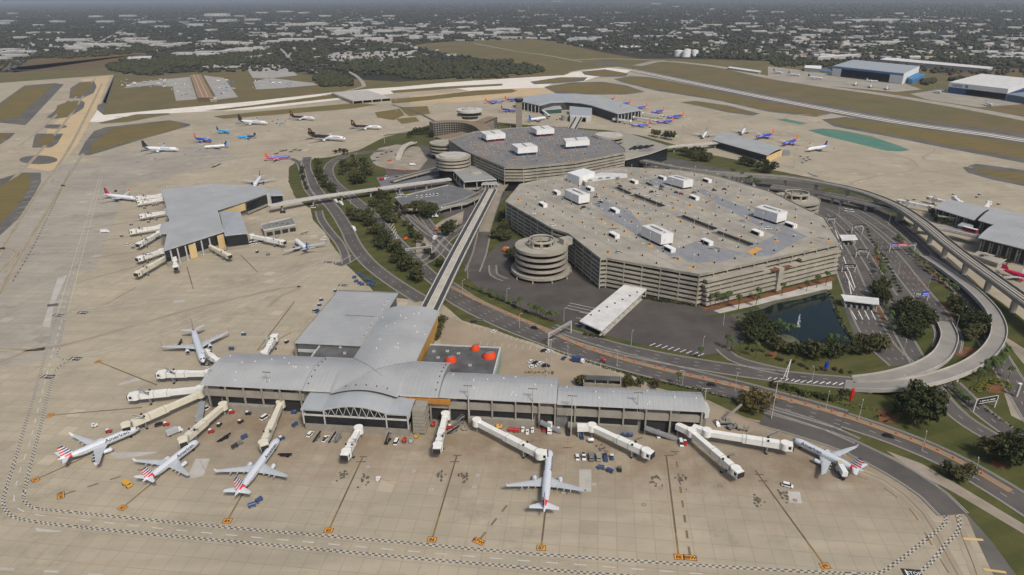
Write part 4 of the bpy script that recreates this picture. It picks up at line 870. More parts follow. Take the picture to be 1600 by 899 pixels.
for r, Sx, n in ((ra, S, 5), (ra2, S2, 5), (ra3, S3, 8)):
    for k in range(n):
        p = Sx(.05 + .9 * k / n, .04); b = MB(); b.box(p.x, p.y, 5.7, .9, .9, 11.3, conc); b.box(p.x + 2.4, p.y, 5.7, .9, .9, 11.3, conc); b.box(p.x + 1.2, p.y, 7, 1.5, .6, .7, conc); b.build('column', r)
r, P = bldg('utility_building', 'beige utility block with two round fans by the right pier', 'utility building', [(1468, 330), (1496, 334), (1508, 343), (1466, 338)], 7, wallc, wallg, parap=.8)
for x, y in ((1477, 328), (1490, 332)): b = MB(); q = G(x, y, 8); b.tube((q.x, q.y, 7), (q.x, q.y, 10.5), 3.2, 3.6, wallc, 14); b.disc(q, 2.9, 10.55, gdark, 14); b.build('fan', r)
r, P = bldg('loading_deck', 'low concrete loading deck with bushes under the right pier', 'loading deck', [(1528, 392), (1575, 404), (1560, 412), (1520, 398)], 4, wallc, conc)
r, P = bldg('canopy', 'small pale curved canopy between right pier roofs', 'canopy', [(1496, 352), (1504, 347), (1522, 352), (1518, 357)], 7, wallg, roof2_m)
# far arched terminal
zc = 15
cb = thing('terminal_building', 'far wing-shaped grey terminal with arched tram entrance', 'terminal', G(895, 180, 0))
P = GS([(806, 154), (850, 147), (900, 146.5), (940, 150), (1004, 172), (965, 178), (925, 165), (905, 161), (882, 159.5), (862, 160), (843, 165), (806, 157)], zc)
b = MB(); b.prism(P, zc - 1, zc, trim, roof_m); o = b.build('roof', cb); b = MB(); b.prism(GS([(807, 154), (850, 147), (900, 146.5), (882, 159), (862, 159.5), (843, 164), (808, 157)], zc), zc + .01, zc + .25, trim, roof2_m); b.build('upper_roof', cb)
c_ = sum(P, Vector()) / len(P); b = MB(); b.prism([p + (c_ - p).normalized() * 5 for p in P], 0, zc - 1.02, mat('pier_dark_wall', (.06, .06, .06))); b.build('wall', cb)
b = MB(); b.prism(GS([(890, 166), (925, 169), (925, 181), (890, 180)], 11), 10, 11, trim, roof2_m); b.build('entrance_roof', cb)
q0, q1 = G(891, 181, 11), G(924, 181.5, 11); wallpiece(cb, q0, q0.lerp(q1, .25), .1, 10, trim, 'entrance_wall', .1, 9); wallpiece(cb, q0.lerp(q1, .75), q1, .1, 10, trim, 'entrance_wall', .1, 9); wallpiece(cb, q0.lerp(q1, .26), q0.lerp(q1, .74), 8, 10, trim, 'entrance_wall', .1, 9); wallpiece(cb, q0.lerp(q1, .26), q0.lerp(q1, .74), .1, 8, gdark, 'entrance_opening', -6, 1)
face(cb, (966, 179), (1003, 173), zc, 3, 13.6, glass, 'window', -3)
for k in range(8): q = G(966 + 37 * k / 7, 178.8 - 6 * k / 7, zc); b = MB(); b.box(q.x, q.y, 7, 1, 1, 13.9, trim); b.build('column', cb)
for k in range(7): q = G(808 + 34 * k / 6, 158.5 + 7 * k / 6, zc); b = MB(); b.box(q.x, q.y, 7, 1, 1, 13.9, trim); b.build('column', cb)
b = MB(); q = G(977, 167, zc); b.box(q.x, q.y, zc + 1.2, 16, 6, 2.4, roof2_m); b.build('roof_unit', cb)
b = MB(); q = G(883, 188, 0); b.tube((q.x, q.y, 0), (q.x, q.y, 9), 7, 7, conc, 20); b.build('round_drum', cb)
r, P = bldg('service_building', 'dark green-walled service block under the arched far terminal', 'service building', [(848, 166), (875, 164), (878, 170), (850, 172)], 8, mat('green_wall', (.03, .09, .07), .7), roof_m)
# small pier with a curved roof
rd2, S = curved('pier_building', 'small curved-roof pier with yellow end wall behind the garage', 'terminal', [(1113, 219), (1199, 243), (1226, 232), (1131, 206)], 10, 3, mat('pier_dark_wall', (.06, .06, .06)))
face(rd2, (1200, 244), (1225, 233), 10, .3, 9, yellw, 'yellow_end_wall', -1.5)
b = MB(); q = G(1217, 236, 6); b.box(q.x + 9, q.y, 3.2, 10, 8, 6.4, steel); b.build('end_box', rd2)
# sloping terminal hall roof behind the round-cornered garage
r = thing('terminal_hall', 'sloping beige-roofed terminal hall with skylight slots behind the garage', 'terminal', G(1000, 232, 0))
beige_roof = mat('beige_roof', (.3, .28, .23), .8, (.25, .235, .2), .1)
P = [G(968, 204, 22), G(1047, 229, 18), G(1016, 240, 17), G(977, 250, 17), G(975, 240, 20), G(950, 215, 22)]
b = MB(); b.poly(P[::-1], beige_roof); b.poly([p - Vector((0, 0, 1)) for p in P], wallg)
for k in range(6): a, c_ = P[k], P[(k + 1) % 6]; b.poly([a, a - Vector((0, 0, 1)), c_ - Vector((0, 0, 1)), c_][::-1], trim)
b.build('roof', r); b = MB(); b.prism([p * 1 + (G(1000, 230, 20) - p) * .08 for p in P], 0, 15.9, glass); b.build('wall', r)
for k in range(4): b = MB(); p0 = G(980 + k * 9, 236 - k * 1.5, 19.2 - k * .2); p1 = G(994 + k * 9, 228 - k * .5, 20.5 - k * .4); b.bar(p0, p1, 4, .3, gdark); b.build('skylight_slot', r)
# ================================================================ garages, hotel, tower
def tier(r, P, z, band, parapet_m=concg, name='floor_band'):
    b = MB(); b.prism(P, z, z + band, parapet_m); return b.build(name, r)
def shrink(P, d):
    c_ = sum((Vector(p) for p in P), Vector()) / len(P); return [Vector(p) + (c_ - Vector(p)).normalized() * d for p in P]
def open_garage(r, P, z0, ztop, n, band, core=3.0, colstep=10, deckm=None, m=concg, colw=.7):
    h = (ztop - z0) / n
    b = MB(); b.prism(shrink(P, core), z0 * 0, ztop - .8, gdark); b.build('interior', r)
    for k in range(n):
        zt = z0 + h * (k + 1)
        if k < n - 1: tier(r, P, zt - band, band, m)
    b = MB(); b.prism(P, ztop - band * .75, ztop, m, deckm or m); b.build('roof_deck', r)
    b = MB()
    for k in range(len(P)): b.bar(P[k] + Vector((0, 0, .45)), P[(k + 1) % len(P)] + Vector((0, 0, .45)), .4, .9, m)
    b.build('parapet', r)
    cols = shrink(P, .25)
    for k in range(len(P)):
        a, c_ = cols[k], cols[(k + 1) % len(P)]; q = max(1, int((c_ - a).length / colstep)); an = math.atan2((c_ - a).y, (c_ - a).x)
        for j in range(q): p = a.lerp(c_, j / q); b = MB(); b.box(p.x, p.y, (ztop - 1) / 2, colw, colw, ztop - 1.02, m, an); b.build('column', r)
deckm = mat('garage_deck', (.385, .35, .285), .9, (.25, .23, .195), .04, detail=8)
bluegrey = mat('blue_grey_coating', (.25, .255, .265), .85, (.2, .205, .215), .06, detail=6)
greydeck = mat('grey_coated_deck', (.2, .19, .185), .85, (.155, .15, .148), .06, detail=6)
orangep = mat('orange_repair_patch', (.62, .32, .07), .9, (.5, .27, .08), .4)
GZ = 24
GO = [(790, 316), (812, 289), (885, 274), (975, 262), (1065, 267), (1125, 277), (1206, 301), (1288, 341), (1313, 381), (1093, 430), (948, 404), (938, 405), (888, 366), (862, 358)]
P = GS(GO, GZ); lg = thing('parking_garage', 'huge octagonal concrete parking garage with white boxes on its open top deck', 'parking garage', (110, 590, 0))
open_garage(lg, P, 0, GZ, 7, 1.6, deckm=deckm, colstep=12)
# lower tiers that step out on the right front
a, c_ = G(1093, 430, GZ), G(1313, 381, GZ); d = (c_ - a); d.z = 0; d.normalize(); nn_ = Vector((d.y, -d.x, 0))
for k, (t0, t1, out, zt) in enumerate(((.02, .98, 4, 17), (.03, .97, 4, 13.6), (.03, .97, 5, 10.2), (.03, .97, 5, 6.8), (.03, .97, 5.5, 3.4), (.03, .42, 4.2, 20.4), (.68, .98, 4.2, 20.4))):
    L = (G(1313, 381, GZ) - a).length; A_ = a + d * L * t0; B_ = a + d * L * t1; b = MB(); b.prism([A_ + nn_ * .4, B_ + nn_ * .4, B_ + nn_ * out, A_ + nn_ * out], zt - 1.7, zt, concg, deckm); b.build('stepped_tier', lg)
b = MB(); L = (c_ - a).length; q = a + d * L * .52 + nn_ * 4; b.box(q.x, q.y, 9, 5, 5, 18, concg, math.atan2(d.y, d.x)); b.build('stair_tower', lg)
b = MB(); b.prism([a + d * L * .46 + nn_ * 2, a + d * L * .6 + nn_ * 2, a + d * L * .6 + nn_ * 6.2, a + d * L * .46 + nn_ * 6.2], 17.02, 17.3, mulch); b.build('planted_terrace', lg)
for k in range(13):
    q = a + d * L * (.05 + k * .075) + nn_ * 3.2; b = MB(); b.box(q.x, q.y, 8, .7, .7, 16, concg); b.build('column', lg)
# light shafts and coated bays of the top deck
dm = MB()
for A_, B_, wd in (((961.5, 293), (983, 303.6), 6), ((987, 304.5), (1034.6, 323), 7), ((1062, 338), (1116, 359), 7), ((1117, 363), (1173, 383.6), 7)):
    L = [G(*A_, GZ), G(*B_, GZ)]; N = normals(L); strip(dm, L, N, wd / 2, -wd / 2, .04, gdark)  # flat black sheet paints the shade of each shaft; no opening is cut
    b = MB()
    for s in (-1, 1): b.bar(L[0] + N[0] * s * wd / 2 + Vector((0, 0, .5)), L[1] + N[0] * s * wd / 2 + Vector((0, 0, .5)), .35, 1.0, concg)
    b.build('shaft_curb', lg)
for q in ([(925, 318), (942, 312), (985, 330), (1003, 352), (1075, 400), (1045, 400), (960, 345)], [(1050, 392), (1085, 378), (1165, 396), (1128, 410), (1075, 410)], [(1085, 297), (1100, 296), (1180, 332), (1230, 355), (1262, 370), (1235, 380), (1178, 350)], [(1172, 388), (1210, 368), (1245, 378), (1205, 400), (1160, 402)], [(890, 292), (922, 284), (928, 297), (905, 309)], [(1000, 282), (1040, 276), (1050, 290), (1020, 292)]): dm.flat(GS(q, GZ), GZ + .012 + .00001 * q[0][0], bluegrey)
dg = (G(1173, 383.6, GZ) - G(961.5, 293, GZ)); dg.z = 0; dg.normalize(); dn = Vector((-dg.y, dg.x, 0))
def inside(p, P):
    c_ = False
    for k in range(len(P)):
        a, b_ = P[k], P[k - 1]
        if (a[1] > p[1]) != (b_[1] > p[1]) and p[0] < (b_[0] - a[0]) * (p[1] - a[1]) / (b_[1] - a[1]) + a[0]: c_ = not c_
    return c_
POLES = []; rr = random.Random(11); ctr = G(1068, 341, GZ); In = shrink(P, 7)
for i in range(-9, 10):
    for j in range(-9, 10):
        p = ctr + dg * (i * 17.5 + 8) + dn * (j * 19 + 9.5)
        if inside(p, In): POLES.append(p)
def blotch(mb, c_, rx, ry, an, z, m, n=11):
    pts = []
    for k in range(n):
        t = 2 * math.pi * k / n; f = rr.uniform(.65, 1.15); x, y = rx * f * math.cos(t), ry * f * math.sin(t)
        pts.append((c_[0] + x * math.cos(an) - y * math.sin(an), c_[1] + x * math.sin(an) + y * math.cos(an)))
    mb.flat(pts, z, m)
for p in POLES:
    if rr.random() < .42: blotch(dm, (p.x + rr.uniform(-1.5, 1.5), p.y + rr.uniform(-2, 1)), rr.uniform(1.8, 3.6), rr.uniform(1.3, 2.6), rr.uniform(0, 3), GZ + .05, orangep)
for k in range(26):
    p = rr.choice(POLES) + Vector((rr.uniform(-9, 9), rr.uniform(-9, 9), 0)); blotch(dm, p, rr.uniform(1, 6), rr.uniform(.6, 2), rr.uniform(0, 3), GZ + .035, mat('stained_deck', (.14, .13, .115), .9))
dm.flat(GS([(1166, 394), (1182, 386), (1192, 389), (1175, 398)], GZ), GZ + .055, orangep)
for i in range(-8, 9): # drive-aisle joints
    A_ = ctr + dn * (i * 19) - dg * 170; B_ = ctr + dn * (i * 19) + dg * 170; pts = [A_.lerp(B_, t / 60) for t in range(61)]; pts = [q for q in pts if inside(q, In)]
    if len(pts) > 2: strip(dm, [pts[0], pts[-1]], normals([pts[0], pts[-1]]), .12, -.12, .06, mat('deck_joint', (.1, .095, .085), .9))
for q in POLES:
    for s in (-6, 0, 6):
        if rr.random() < .5:
            c0 = q + dn * 5 + dg * s; strip(dm, [c0, c0 + dn * 4.5], normals([c0, c0 + dn * 4.5]), .1, -.1, .07, wornw)
dm.build('deck_markings', lg)
def helix(r, c_, rin, rout, zt, n, band, ringz, rise=1.0):
    ce = lambda rad, z, k, m=40: (c_.x + rad * math.cos(2 * math.pi * k / m), c_.y + rad * math.sin(2 * math.pi * k / m), z)
    h = zt / n
    for q in range(n):
        z = zt - h * q; fl = 3 if q == n - 1 else 0
        b = MB(); R_ = rout + fl
        b.loft([[ce(R_, z - band, k) for k in range(40)], [ce(R_, z + .0, k) for k in range(40)]], concg, True, False)
        b.loft([[ce(R_ - .5, z + .0, k) for k in range(40)], [ce(R_ - .5, z - .75, k) for k in range(40)]], concg, True, False)
        b.loft([[ce(R_, z, k) for k in range(40)], [ce(R_ - .5, z, k) for k in range(40)]], concg, False, False)
        b.loft([[ce(R_ - .5, z - .75, k) for k in range(40)], [ce(rin, z - .75, k) for k in range(40)]], deckm, False, False)
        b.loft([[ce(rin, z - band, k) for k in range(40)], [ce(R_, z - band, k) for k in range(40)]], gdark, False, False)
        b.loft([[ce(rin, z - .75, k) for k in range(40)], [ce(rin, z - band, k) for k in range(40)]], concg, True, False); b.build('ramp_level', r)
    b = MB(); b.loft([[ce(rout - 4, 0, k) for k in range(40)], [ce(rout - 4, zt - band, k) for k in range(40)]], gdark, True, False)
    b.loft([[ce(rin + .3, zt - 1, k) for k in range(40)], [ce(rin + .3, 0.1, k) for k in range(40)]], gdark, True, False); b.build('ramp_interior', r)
    for z0, z1 in ((zt - .7, zt + .9), (ringz - 1.6, ringz)):
        b = MB(); b.loft([[ce(rin, z0, k) for k in range(40)], [ce(rin, z1, k) for k in range(40)], [ce(rin - .9, z1, k) for k in range(40)], [ce(rin - .9, z0, k) for k in range(40)], [ce(rin, z0, k) for k in range(40)]], concg, True, False); b.build('void_ring', r)
    for k in range(0, 40, 5):
        p = ce(rin - .5, 0, k); b = MB(); b.box(p[0], p[1], (ringz - 1.7) / 2, 1.4, 1.4, ringz - 1.7, concg, 2 * math.pi * k / 40); b.build('column', r)
    for k in range(0, 40, 4):
        p = ce(rout + 3.2, 0, k); b = MB(); b.box(p[0], p[1], 1.0, .9, .9, 2.0, concg); b.build('column', r)
h1 = thing('helix_ramp', 'round helical car ramp at the near left corner of the big garage', 'ramp', G(846, 382, GZ).xy.to_3d()); helix(h1, G(846, 382, GZ), 10.2, 20.8, 23.6, 5, 2.2, 29)
b = MB(); q = G(884, 376, 25); b.box(q.x, q.y, 24.6, 9, 6, 5.6, concg, .6); b.build('link_bridge', h1)
h2 = thing('helix_ramp', 'round helical car ramp at far right corner of the big garage', 'ramp', G(1244, 309, GZ).xy.to_3d()); helix(h2, G(1244, 309, GZ), 11, 21.5, 23.6, 6, 2.0, 29.5)
def white_box(label, L_, F_, R_, z, h, plinth, ph=1.6, group=None, skip=1.0):
    l, f, r_ = G(*L_, z), G(*F_, z), G(*R_, z); k = l + r_ - f; r = thing('penthouse', label, 'rooftop plant room', ((l + r_) / 2).xy.to_3d() + Vector((0, 0, z)), group)
    Q = [l, f, r_, k]; b = MB(); b.prism(shrink(Q, skip), z + .05, z + ph + .1, plinth); b.build('plinth', r)
    b = MB(); b.prism(Q, z + ph + .12, z + ph + h, whitew, wroof); b.build('cladding', r)
    c_ = sum(Q, Vector()) / 4; e = (r_ - f).normalized(); g_ = (l - f).normalized(); b = MB(); an = math.atan2(g_.y, g_.x)
    b.box(c_.x, c_.y, z + ph + h + .35, (l - f).length * .5, 1.6, .7, steel, an)
    for t in (-.35, .3): q = c_ + g_ * (l - f).length * t; b.box(q.x, q.y, z + ph + h + .3, 1.4, 1.2, .6, steel, an)
    b.build('roof_unit', r); return r
white_box('white rooftop box near the left end of the big garage deck', (882, 311), (904, 321.5), (921, 318.5), GZ, 7.6, gdark)
white_box('white rooftop box at the near middle of the big garage deck', (1001, 371), (1032, 386), (1051, 383), GZ, 8.2, gdark)
white_box('white rooftop box toward the back right of the big garage deck', (1041, 289), (1067, 296.5), (1082, 294.5), GZ, 7.4, gdark)
white_box('white rooftop box at the right end of the big garage deck', (1177, 340), (1212.5, 351.5), (1228, 347), GZ, 8, gdark)
DR = mat('maroon_plinth', (.16, .02, .025), .7); DB = mat('navy_plinth', (.02, .045, .1), .7)
TZ = 28
white_box('white rooftop box over a maroon base, left one on the round-cornered garage', (750.5, 217), (760, 223), (790, 220), TZ, 6.6, DR, 3, skip=2.5)
white_box('white rooftop box over a maroon base, right one on the round-cornered garage', (829, 209), (838.5, 214.5), (866, 212.5), TZ, 6.6, DR, 3, skip=2.5)
white_box('white rooftop box over a navy base at front of the round-cornered garage', (798.5, 238), (809, 244.5), (840, 242), TZ, 7, DB, 3, skip=2.5)
white_box('white rooftop box over a navy base at right of the round-cornered garage', (880, 228.5), (884, 234), (921, 231), TZ, 6.6, DB, 3, skip=2.5)
r = thing('white_building', 'large stepped white-roofed building at the back of the big garage deck', 'rooftop building', G(930, 280, GZ))
b = MB(); b.prism(GS([(886, 283), (905, 290), (929, 282), (912, 276)], GZ), GZ + .02, GZ + 9, whitew, whitew); b.build('tall_block', r)
b = MB(); b.prism(GS([(914, 291.5), (943, 288), (980, 284), (979, 278), (940, 276), (906, 284)], GZ), GZ + .02, GZ + 4.4, concg, wroof); b.build('low_block', r)
for x, y in ((922, 283), (938, 280), (950, 279), (965, 279)): b = MB(); q = G(x, y, GZ + 4.4); b.box(q.x, q.y, q.z + .5, 4, 2.6, 1, steel, .4); b.box(q.x, q.y, q.z + 1.1, 2, 1.2, .2, gdark, .4); b.build('roof_unit', r)
# stair lobbies on the deck
def lobby(label=None):
    r = thing('stair_lobby', label or '', 'stair lobby', (0, 0, 0)); b = MB(); b.box(0, 0, 1.3, 8.5, 4, 2.6, gdark); b.build('wall', r)
    b = MB(); b.box(0, 0, 2.86, 9.2, 4.6, .5, whitew); b.build('roof', r); b = MB(); b.box(4.9, 0, 1.6, 1.2, 4.2, 3.2, whitew); b.build('end_wall', r); return r
lb = lobby(); LOB = [(869.5, 303, 'beside the left white box'), (848, 322, 'near the left parapet'), (921.5, 297, 'below the stepped white building'), (960, 331, 'in the blue-grey aisle'), (959, 370, 'above the near helix ramp'), (1045, 391.5, 'abutting the near middle white box'), (1104, 284, 'near the back right parapet'), (1084, 311, 'between the two back shafts'), (1182, 366, 'at the end of the right shaft'), (1103.6, 381, 'near the front parapet corner'), (1234.5, 354, 'abutting the right end white box'), (990, 286, 'right of the stepped white building'), (1034.5, 280, 'left of the back white box')]
for x, y, t in LOB: place(lb, G(x, y, GZ), math.atan2(dg.y, dg.x), 'dark-walled white-roofed stair lobby ' + t)
# light poles of both decks
pole_m = mat('pole_grey', (.5, .5, .48), .5)
b = MB(); b.box(0, 0, .6, .9, .9, 1.2, gdark); b.tube((0, 0, 1.2), (0, 0, 10), .14, .1, pole_m, 6); b.box(0, .7, 10, .5, 1.2, .2, whitew); b.box(0, -.7, 10, .5, 1.2, .2, whitew)
lpole = b.build('light_pole', centre=False); tag(lpole, 'grey twin-headed light pole on the top deck of the octagonal garage', 'light pole', 'light poles on the octagonal garage deck')
for p in POLES: place(lpole, (p.x, p.y, GZ + .01), rr.choice((0, 0, 1.2)), group='light poles on the octagonal garage deck')
# round-cornered terminal garage
TO = [(701, 219), (726, 236), (788, 262), (818, 262), (900, 254), (977, 239), (976, 233), (940, 207), (860, 198), (800, 201), (740, 207)]
P = GS(TO, TZ); tg = thing('parking_garage', 'terminal garage with rounded left corner and coated grey top deck', 'parking garage', (20, 840, 0))
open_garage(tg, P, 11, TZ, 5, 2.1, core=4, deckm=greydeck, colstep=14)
b = MB(); b.prism(shrink(P, 12), 0, 10.9, glass); b.build('terminal_floor', tg)
c_ = G(708, 243, TZ)
def drum(r, c_, rad, z0, zt, n, band, capm, lid=None):
    ce = lambda q, z, k: (c_.x + q * math.cos(math.pi * k / 18), c_.y + q * math.sin(math.pi * k / 18), z)
    h = (zt - z0) / n
    for q in range(n):
        z = zt - h * q; b = MB(); b.prism([ce(rad - q * .0, 0, k)[:2] for k in range(36)], z - band, z, concg, capm if q == 0 else concg); b.build('floor_band', r)
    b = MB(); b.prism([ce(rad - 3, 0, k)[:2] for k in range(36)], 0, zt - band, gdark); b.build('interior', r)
    if lid: b = MB(); b.prism([ce(rad * lid, 0, k)[:2] for k in range(36)], zt, zt + 1.4, conc_l, conc_l); b.build('round_lid', r)
c1 = Vector((c_.x, c_.y, 0)); t1 = thing('round_ramp_tower', 'round banded ramp drum on the left corner of the terminal garage', 'ramp', c1); drum(t1, c_, 21, 12, TZ - .3, 4, 2.2, concg, .78)
c_ = G(951, 214, TZ); t2 = thing('round_ramp_tower', 'small round banded ramp drum behind the right end of the terminal garage', 'ramp', (c_.x, c_.y, 0)); drum(t2, c_, 20, 10, TZ + 2, 4, 2.2, concg, .9)
c_ = G(692, 222, 20); t3 = thing('curved_ramp', 'curved banded ramp left of the terminal garage below the hotel', 'ramp', (c_.x, c_.y, 0)); drum(t3, G(694, 221, 22), 20, 4, 21, 4, 1.8, concg)
dm = MB(); TP = []
d2 = (G(977, 239, TZ) - G(818, 262, TZ)); d2.z = 0; d2.normalize(); n2 = Vector((-d2.y, d2.x, 0)); In = shrink(P, 8); ctr2 = G(840, 225, TZ)
for i in range(-9, 10):
    for j in range(-9, 10):
        p = ctr2 + d2 * (i * 17) + n2 * (j * 20)
        if inside(p, In): TP.append(p)
for p in TP:
    if rr.random() < .55: blotch(dm, (p.x, p.y), rr.uniform(3, 5.5), rr.uniform(1, 2), math.atan2(d2.y, d2.x) + rr.uniform(-.1, .1), TZ + .05, orangep)
    if rr.random() < .5: q = p + n2 * 6; strip(dm, [q, q + n2 * 5], normals([q, q + n2 * 5]), .3, -.3, .05, wornw)
dm.build('deck_markings', tg)
b = MB(); b.box(0, 0, .5, .8, .8, 1.0, gdark); b.tube((0, 0, 1), (0, 0, 7), .13, .1, pole_m, 6); b.box(0, 0, 7, .5, 1.4, .2, whitew)
tp = b.build('light_pole', centre=False); tag(tp, 'short light pole on the coated top deck of the terminal garage', 'light pole', 'light poles on the terminal garage deck')
for p in TP: place(tp, (p.x, p.y, TZ + .01), 0, group='light poles on the terminal garage deck')
# entrance hall below, where both guideways end
r = thing('tram_station', 'flat-roofed tram station on tall columns under the terminal garage', 'station', G(735, 288, 0))
b = MB(); b.prism(GS([(708, 267), (742, 258), (776, 280), (725, 284)], 14), 13, 14, trim, mat('station_roof', (.3, .3, .285), .8, (.24, .24, .23), .1)); b.build('roof', r)
b = MB(); b.prism(GS([(714, 269), (742, 262), (768, 279), (728, 281)], 14), 5, 12.9, glass); b.build('window', r); b = MB(); b.prism(GS([(708, 267), (742, 258), (776, 280), (725, 284)], 14), 3.5, 4.9, conc); b.build('floor', r); b = MB(); b.prism(GS([(712, 268), (742, 260), (772, 279), (727, 282.5)], 14), 0, 3.48, wallg); b.build('base_wall', r)
for x, y in ((709, 268), (713, 271), (718, 275.5), (725, 283), (745, 282.5), (760, 281.3), (775, 280)): b = MB(); q = G(x, y, 14); b.box(q.x, q.y, 8.4, 1, 1, 6.9, conc_l); b.build('column', r)
b = MB(); q = G(743, 270, 14); b.tube((q.x, q.y, 14), (q.x, q.y, 16), 8, 6, conc, 20); b.build('roof_dome', r)
b = MB(); b.prism(GS([(752, 288), (757, 282), (776, 284), (780, 288)], 11), 10, 11, trim, roof2_m); b.build('porch_roof', r)
for x in (753, 758, 763, 768, 773, 778): b = MB(); q = G(x, 288, 11); b.box(q.x, q.y, 5, .8, .8, 10, conc_l); b.build('column', r)
# hotel with round rooftop restaurant
r = thing('hotel', 'gridded beige hotel with a round restaurant on its roof', 'hotel', G(727, 205, 0))
hb = mat('hotel_frame', (.27, .245, .2), .85, (.22, .2, .165), .2); hroof = mat('hotel_roof', (.24, .17, .11), .9, (.2, .15, .1), .1)
def hotel_wing(arc, z, dep, fl, bays):
    L = smooth_line([G(*p, z) for p in arc], 3.6); N = normals(L)
    b = MB(); q = [p for p in L] + [p + n * dep for p, n in zip(L[::-1], N[::-1])]; b.prism(q, 0, z, hb, hroof); b.build('wall', r)
    for f in range(fl):
        for k in range(len(L) - 1):
            a, c_ = L[k].lerp(L[k + 1], .12), L[k].lerp(L[k + 1], .88); n = N[k] * -.08
            b = MB(); z0 = z - 3.3 * (f + 1) + .3; b.poly([Vector((a.x + n.x, a.y + n.y, z0)), Vector((c_.x + n.x, c_.y + n.y, z0)), Vector((c_.x + n.x, c_.y + n.y, z0 + 2.4)), Vector((a.x + n.x, a.y + n.y, z0 + 2.4))], glass)
            HW.append(b)
HW = []
hotel_wing([(677, 193), (700, 191), (722, 192), (738, 196), (749, 203)], 22, 18, 6, 0)
hotel_wing([(757, 190.5), (767, 186.5), (777, 183)], 22, 16, 5, 0)
for k, q in enumerate(HW[:100]): q.build('window', r)
rest = MB()
for q in HW[100:]: rest.add(q.v, q.f, glass)
if rest.v: o = rest.build('window', r); o['kind'] = 'stuff'
b = MB(); b.prism(GS([(738, 195), (752, 203), (772, 190), (757, 186)], 18), 0, 18, hb, hroof); b.build('podium', r)
c_ = G(734, 185, 22)
for rad, z0, z1, m in ((13, 22, 28, hb), (19, 28, 32.5, glass), (20.5, 32.5, 36, mat('restaurant_white', (.55, .53, .48), .7)), (20.5, 27, 28, hb), (12, 36, 37.5, conc_l)):
    b = MB(); b.prism([(c_.x + rad * math.cos(k * math.pi / 20), c_.y + rad * math.sin(k * math.pi / 20)) for k in range(40)], z0 + .01, z1, m); b.build('restaurant_drum', r)
b = MB(); b.box(c_.x, c_.y, 38.5, 6, 5, 2, conc_l); b.tube((c_.x - 5, c_.y, 37.5), (c_.x - 5, c_.y, 42), .3, .2, steel, 6); b.build('roof_unit', r)
b = MB(); b.prism(GS([(680, 213), (700, 222), (752, 212), (738, 203)], 8), 0, 8, hb, hroof); b.build('podium', r)
# old control tower
q = G(811, 200, 0); r = thing('control_tower', 'slender beige control tower with dark cab behind the terminal garage', 'control tower', q)
b = MB(); b.box(q.x, q.y, 21, 10, 10, 42, hb); b.build('shaft', r); b = MB(); b.loft([[(q.x + s * math.cos(math.pi / 8 + k * math.pi / 4), q.y + s * math.sin(math.pi / 8 + k * math.pi / 4), z) for k in range(8)] for s, z in ((5.5, 42), (7.5, 44), (7.2, 47))], glass, False); b.build('cab', r)
b = MB(); b.tube((q.x, q.y, 47), (q.x, q.y, 47.8), 7.5, 7.5, mat('tower_roof', (.12, .12, .12)), 8); b.tube((q.x, q.y, 47.8), (q.x, q.y, 51), .2, .1, steel, 5); b.build('cab_roof', r)
# shelters and toll canopies
def canopy(label, px, z, cat='canopy', m=wroof, cols=6, th=.8):
    P = GS(px, z); r = thing('canopy', label, cat, (sum(P, Vector()) / len(P)).xy.to_3d()); b = MB(); b.prism(P, z - th, z, whitew, m); b.build('roof', r)
    for e0, e1 in ((P[1], P[2]), (P[0], P[3])):
        for k in range(cols): q = e0.lerp(e1, (k + .5) / cols); c_ = sum(P, Vector()) / len(P); q = q + (c_ - q).normalized() * 1.2; b = MB(); b.box(q.x, q.y, (z - th) / 2, .45, .45, z - th - .02, trim); b.build('column', r)
    return r, P
r, P = canopy('long white-roofed bus canopy on the dark asphalt lot', [(905.6, 501.6), (940, 517), (1014.5, 448), (980, 441)], 6, cols=9)
b = MB(); Q = shrink(GS([(905.6, 501.6), (940, 517), (1014.5, 448), (980, 441)], 6), 1); b.prism(Q, .17, .34, conc_l); b.build('platform', r)
b = MB(); b.prism(shrink(GS([(908, 501.6), (938, 515), (954, 500), (924, 487)], 6), 3), .35, 4.4, gdark); b.build('booth', r)
for k in range(7): q = P[0].lerp(P[2], .15 + .11 * k); b = MB(); b.box(q.x, q.y, 6.3, 1.1, .9, .6, gdark, k); b.box(q.x, q.y, 6.7, .5, .5, .3, steel, k); b.build('roof_unit', r)
r, P = canopy('white-roofed toll canopy beside the dark pond', [(1319, 469), (1374, 475.5), (1373, 466), (1314, 460)], 6, 'toll canopy', cols=5)
for k in range(6): q = P[0].lerp(P[1], .1 + .16 * k); b = MB(); b.box(q.x, q.y + 2, 1.3, 1.4, 2.6, 2.2, steel); b.build('booth', r)
r, P = canopy('small white toll canopy at the right corner of the big garage', [(1315.6, 375), (1340.5, 374), (1336, 367), (1311, 367)], 6, 'toll canopy', cols=3)
for k in range(3): q = P[0].lerp(P[1], .2 + .3 * k); b = MB(); b.box(q.x, q.y + 2, 1.3, 1.4, 2.6, 2.2, steel); b.build('booth', r)
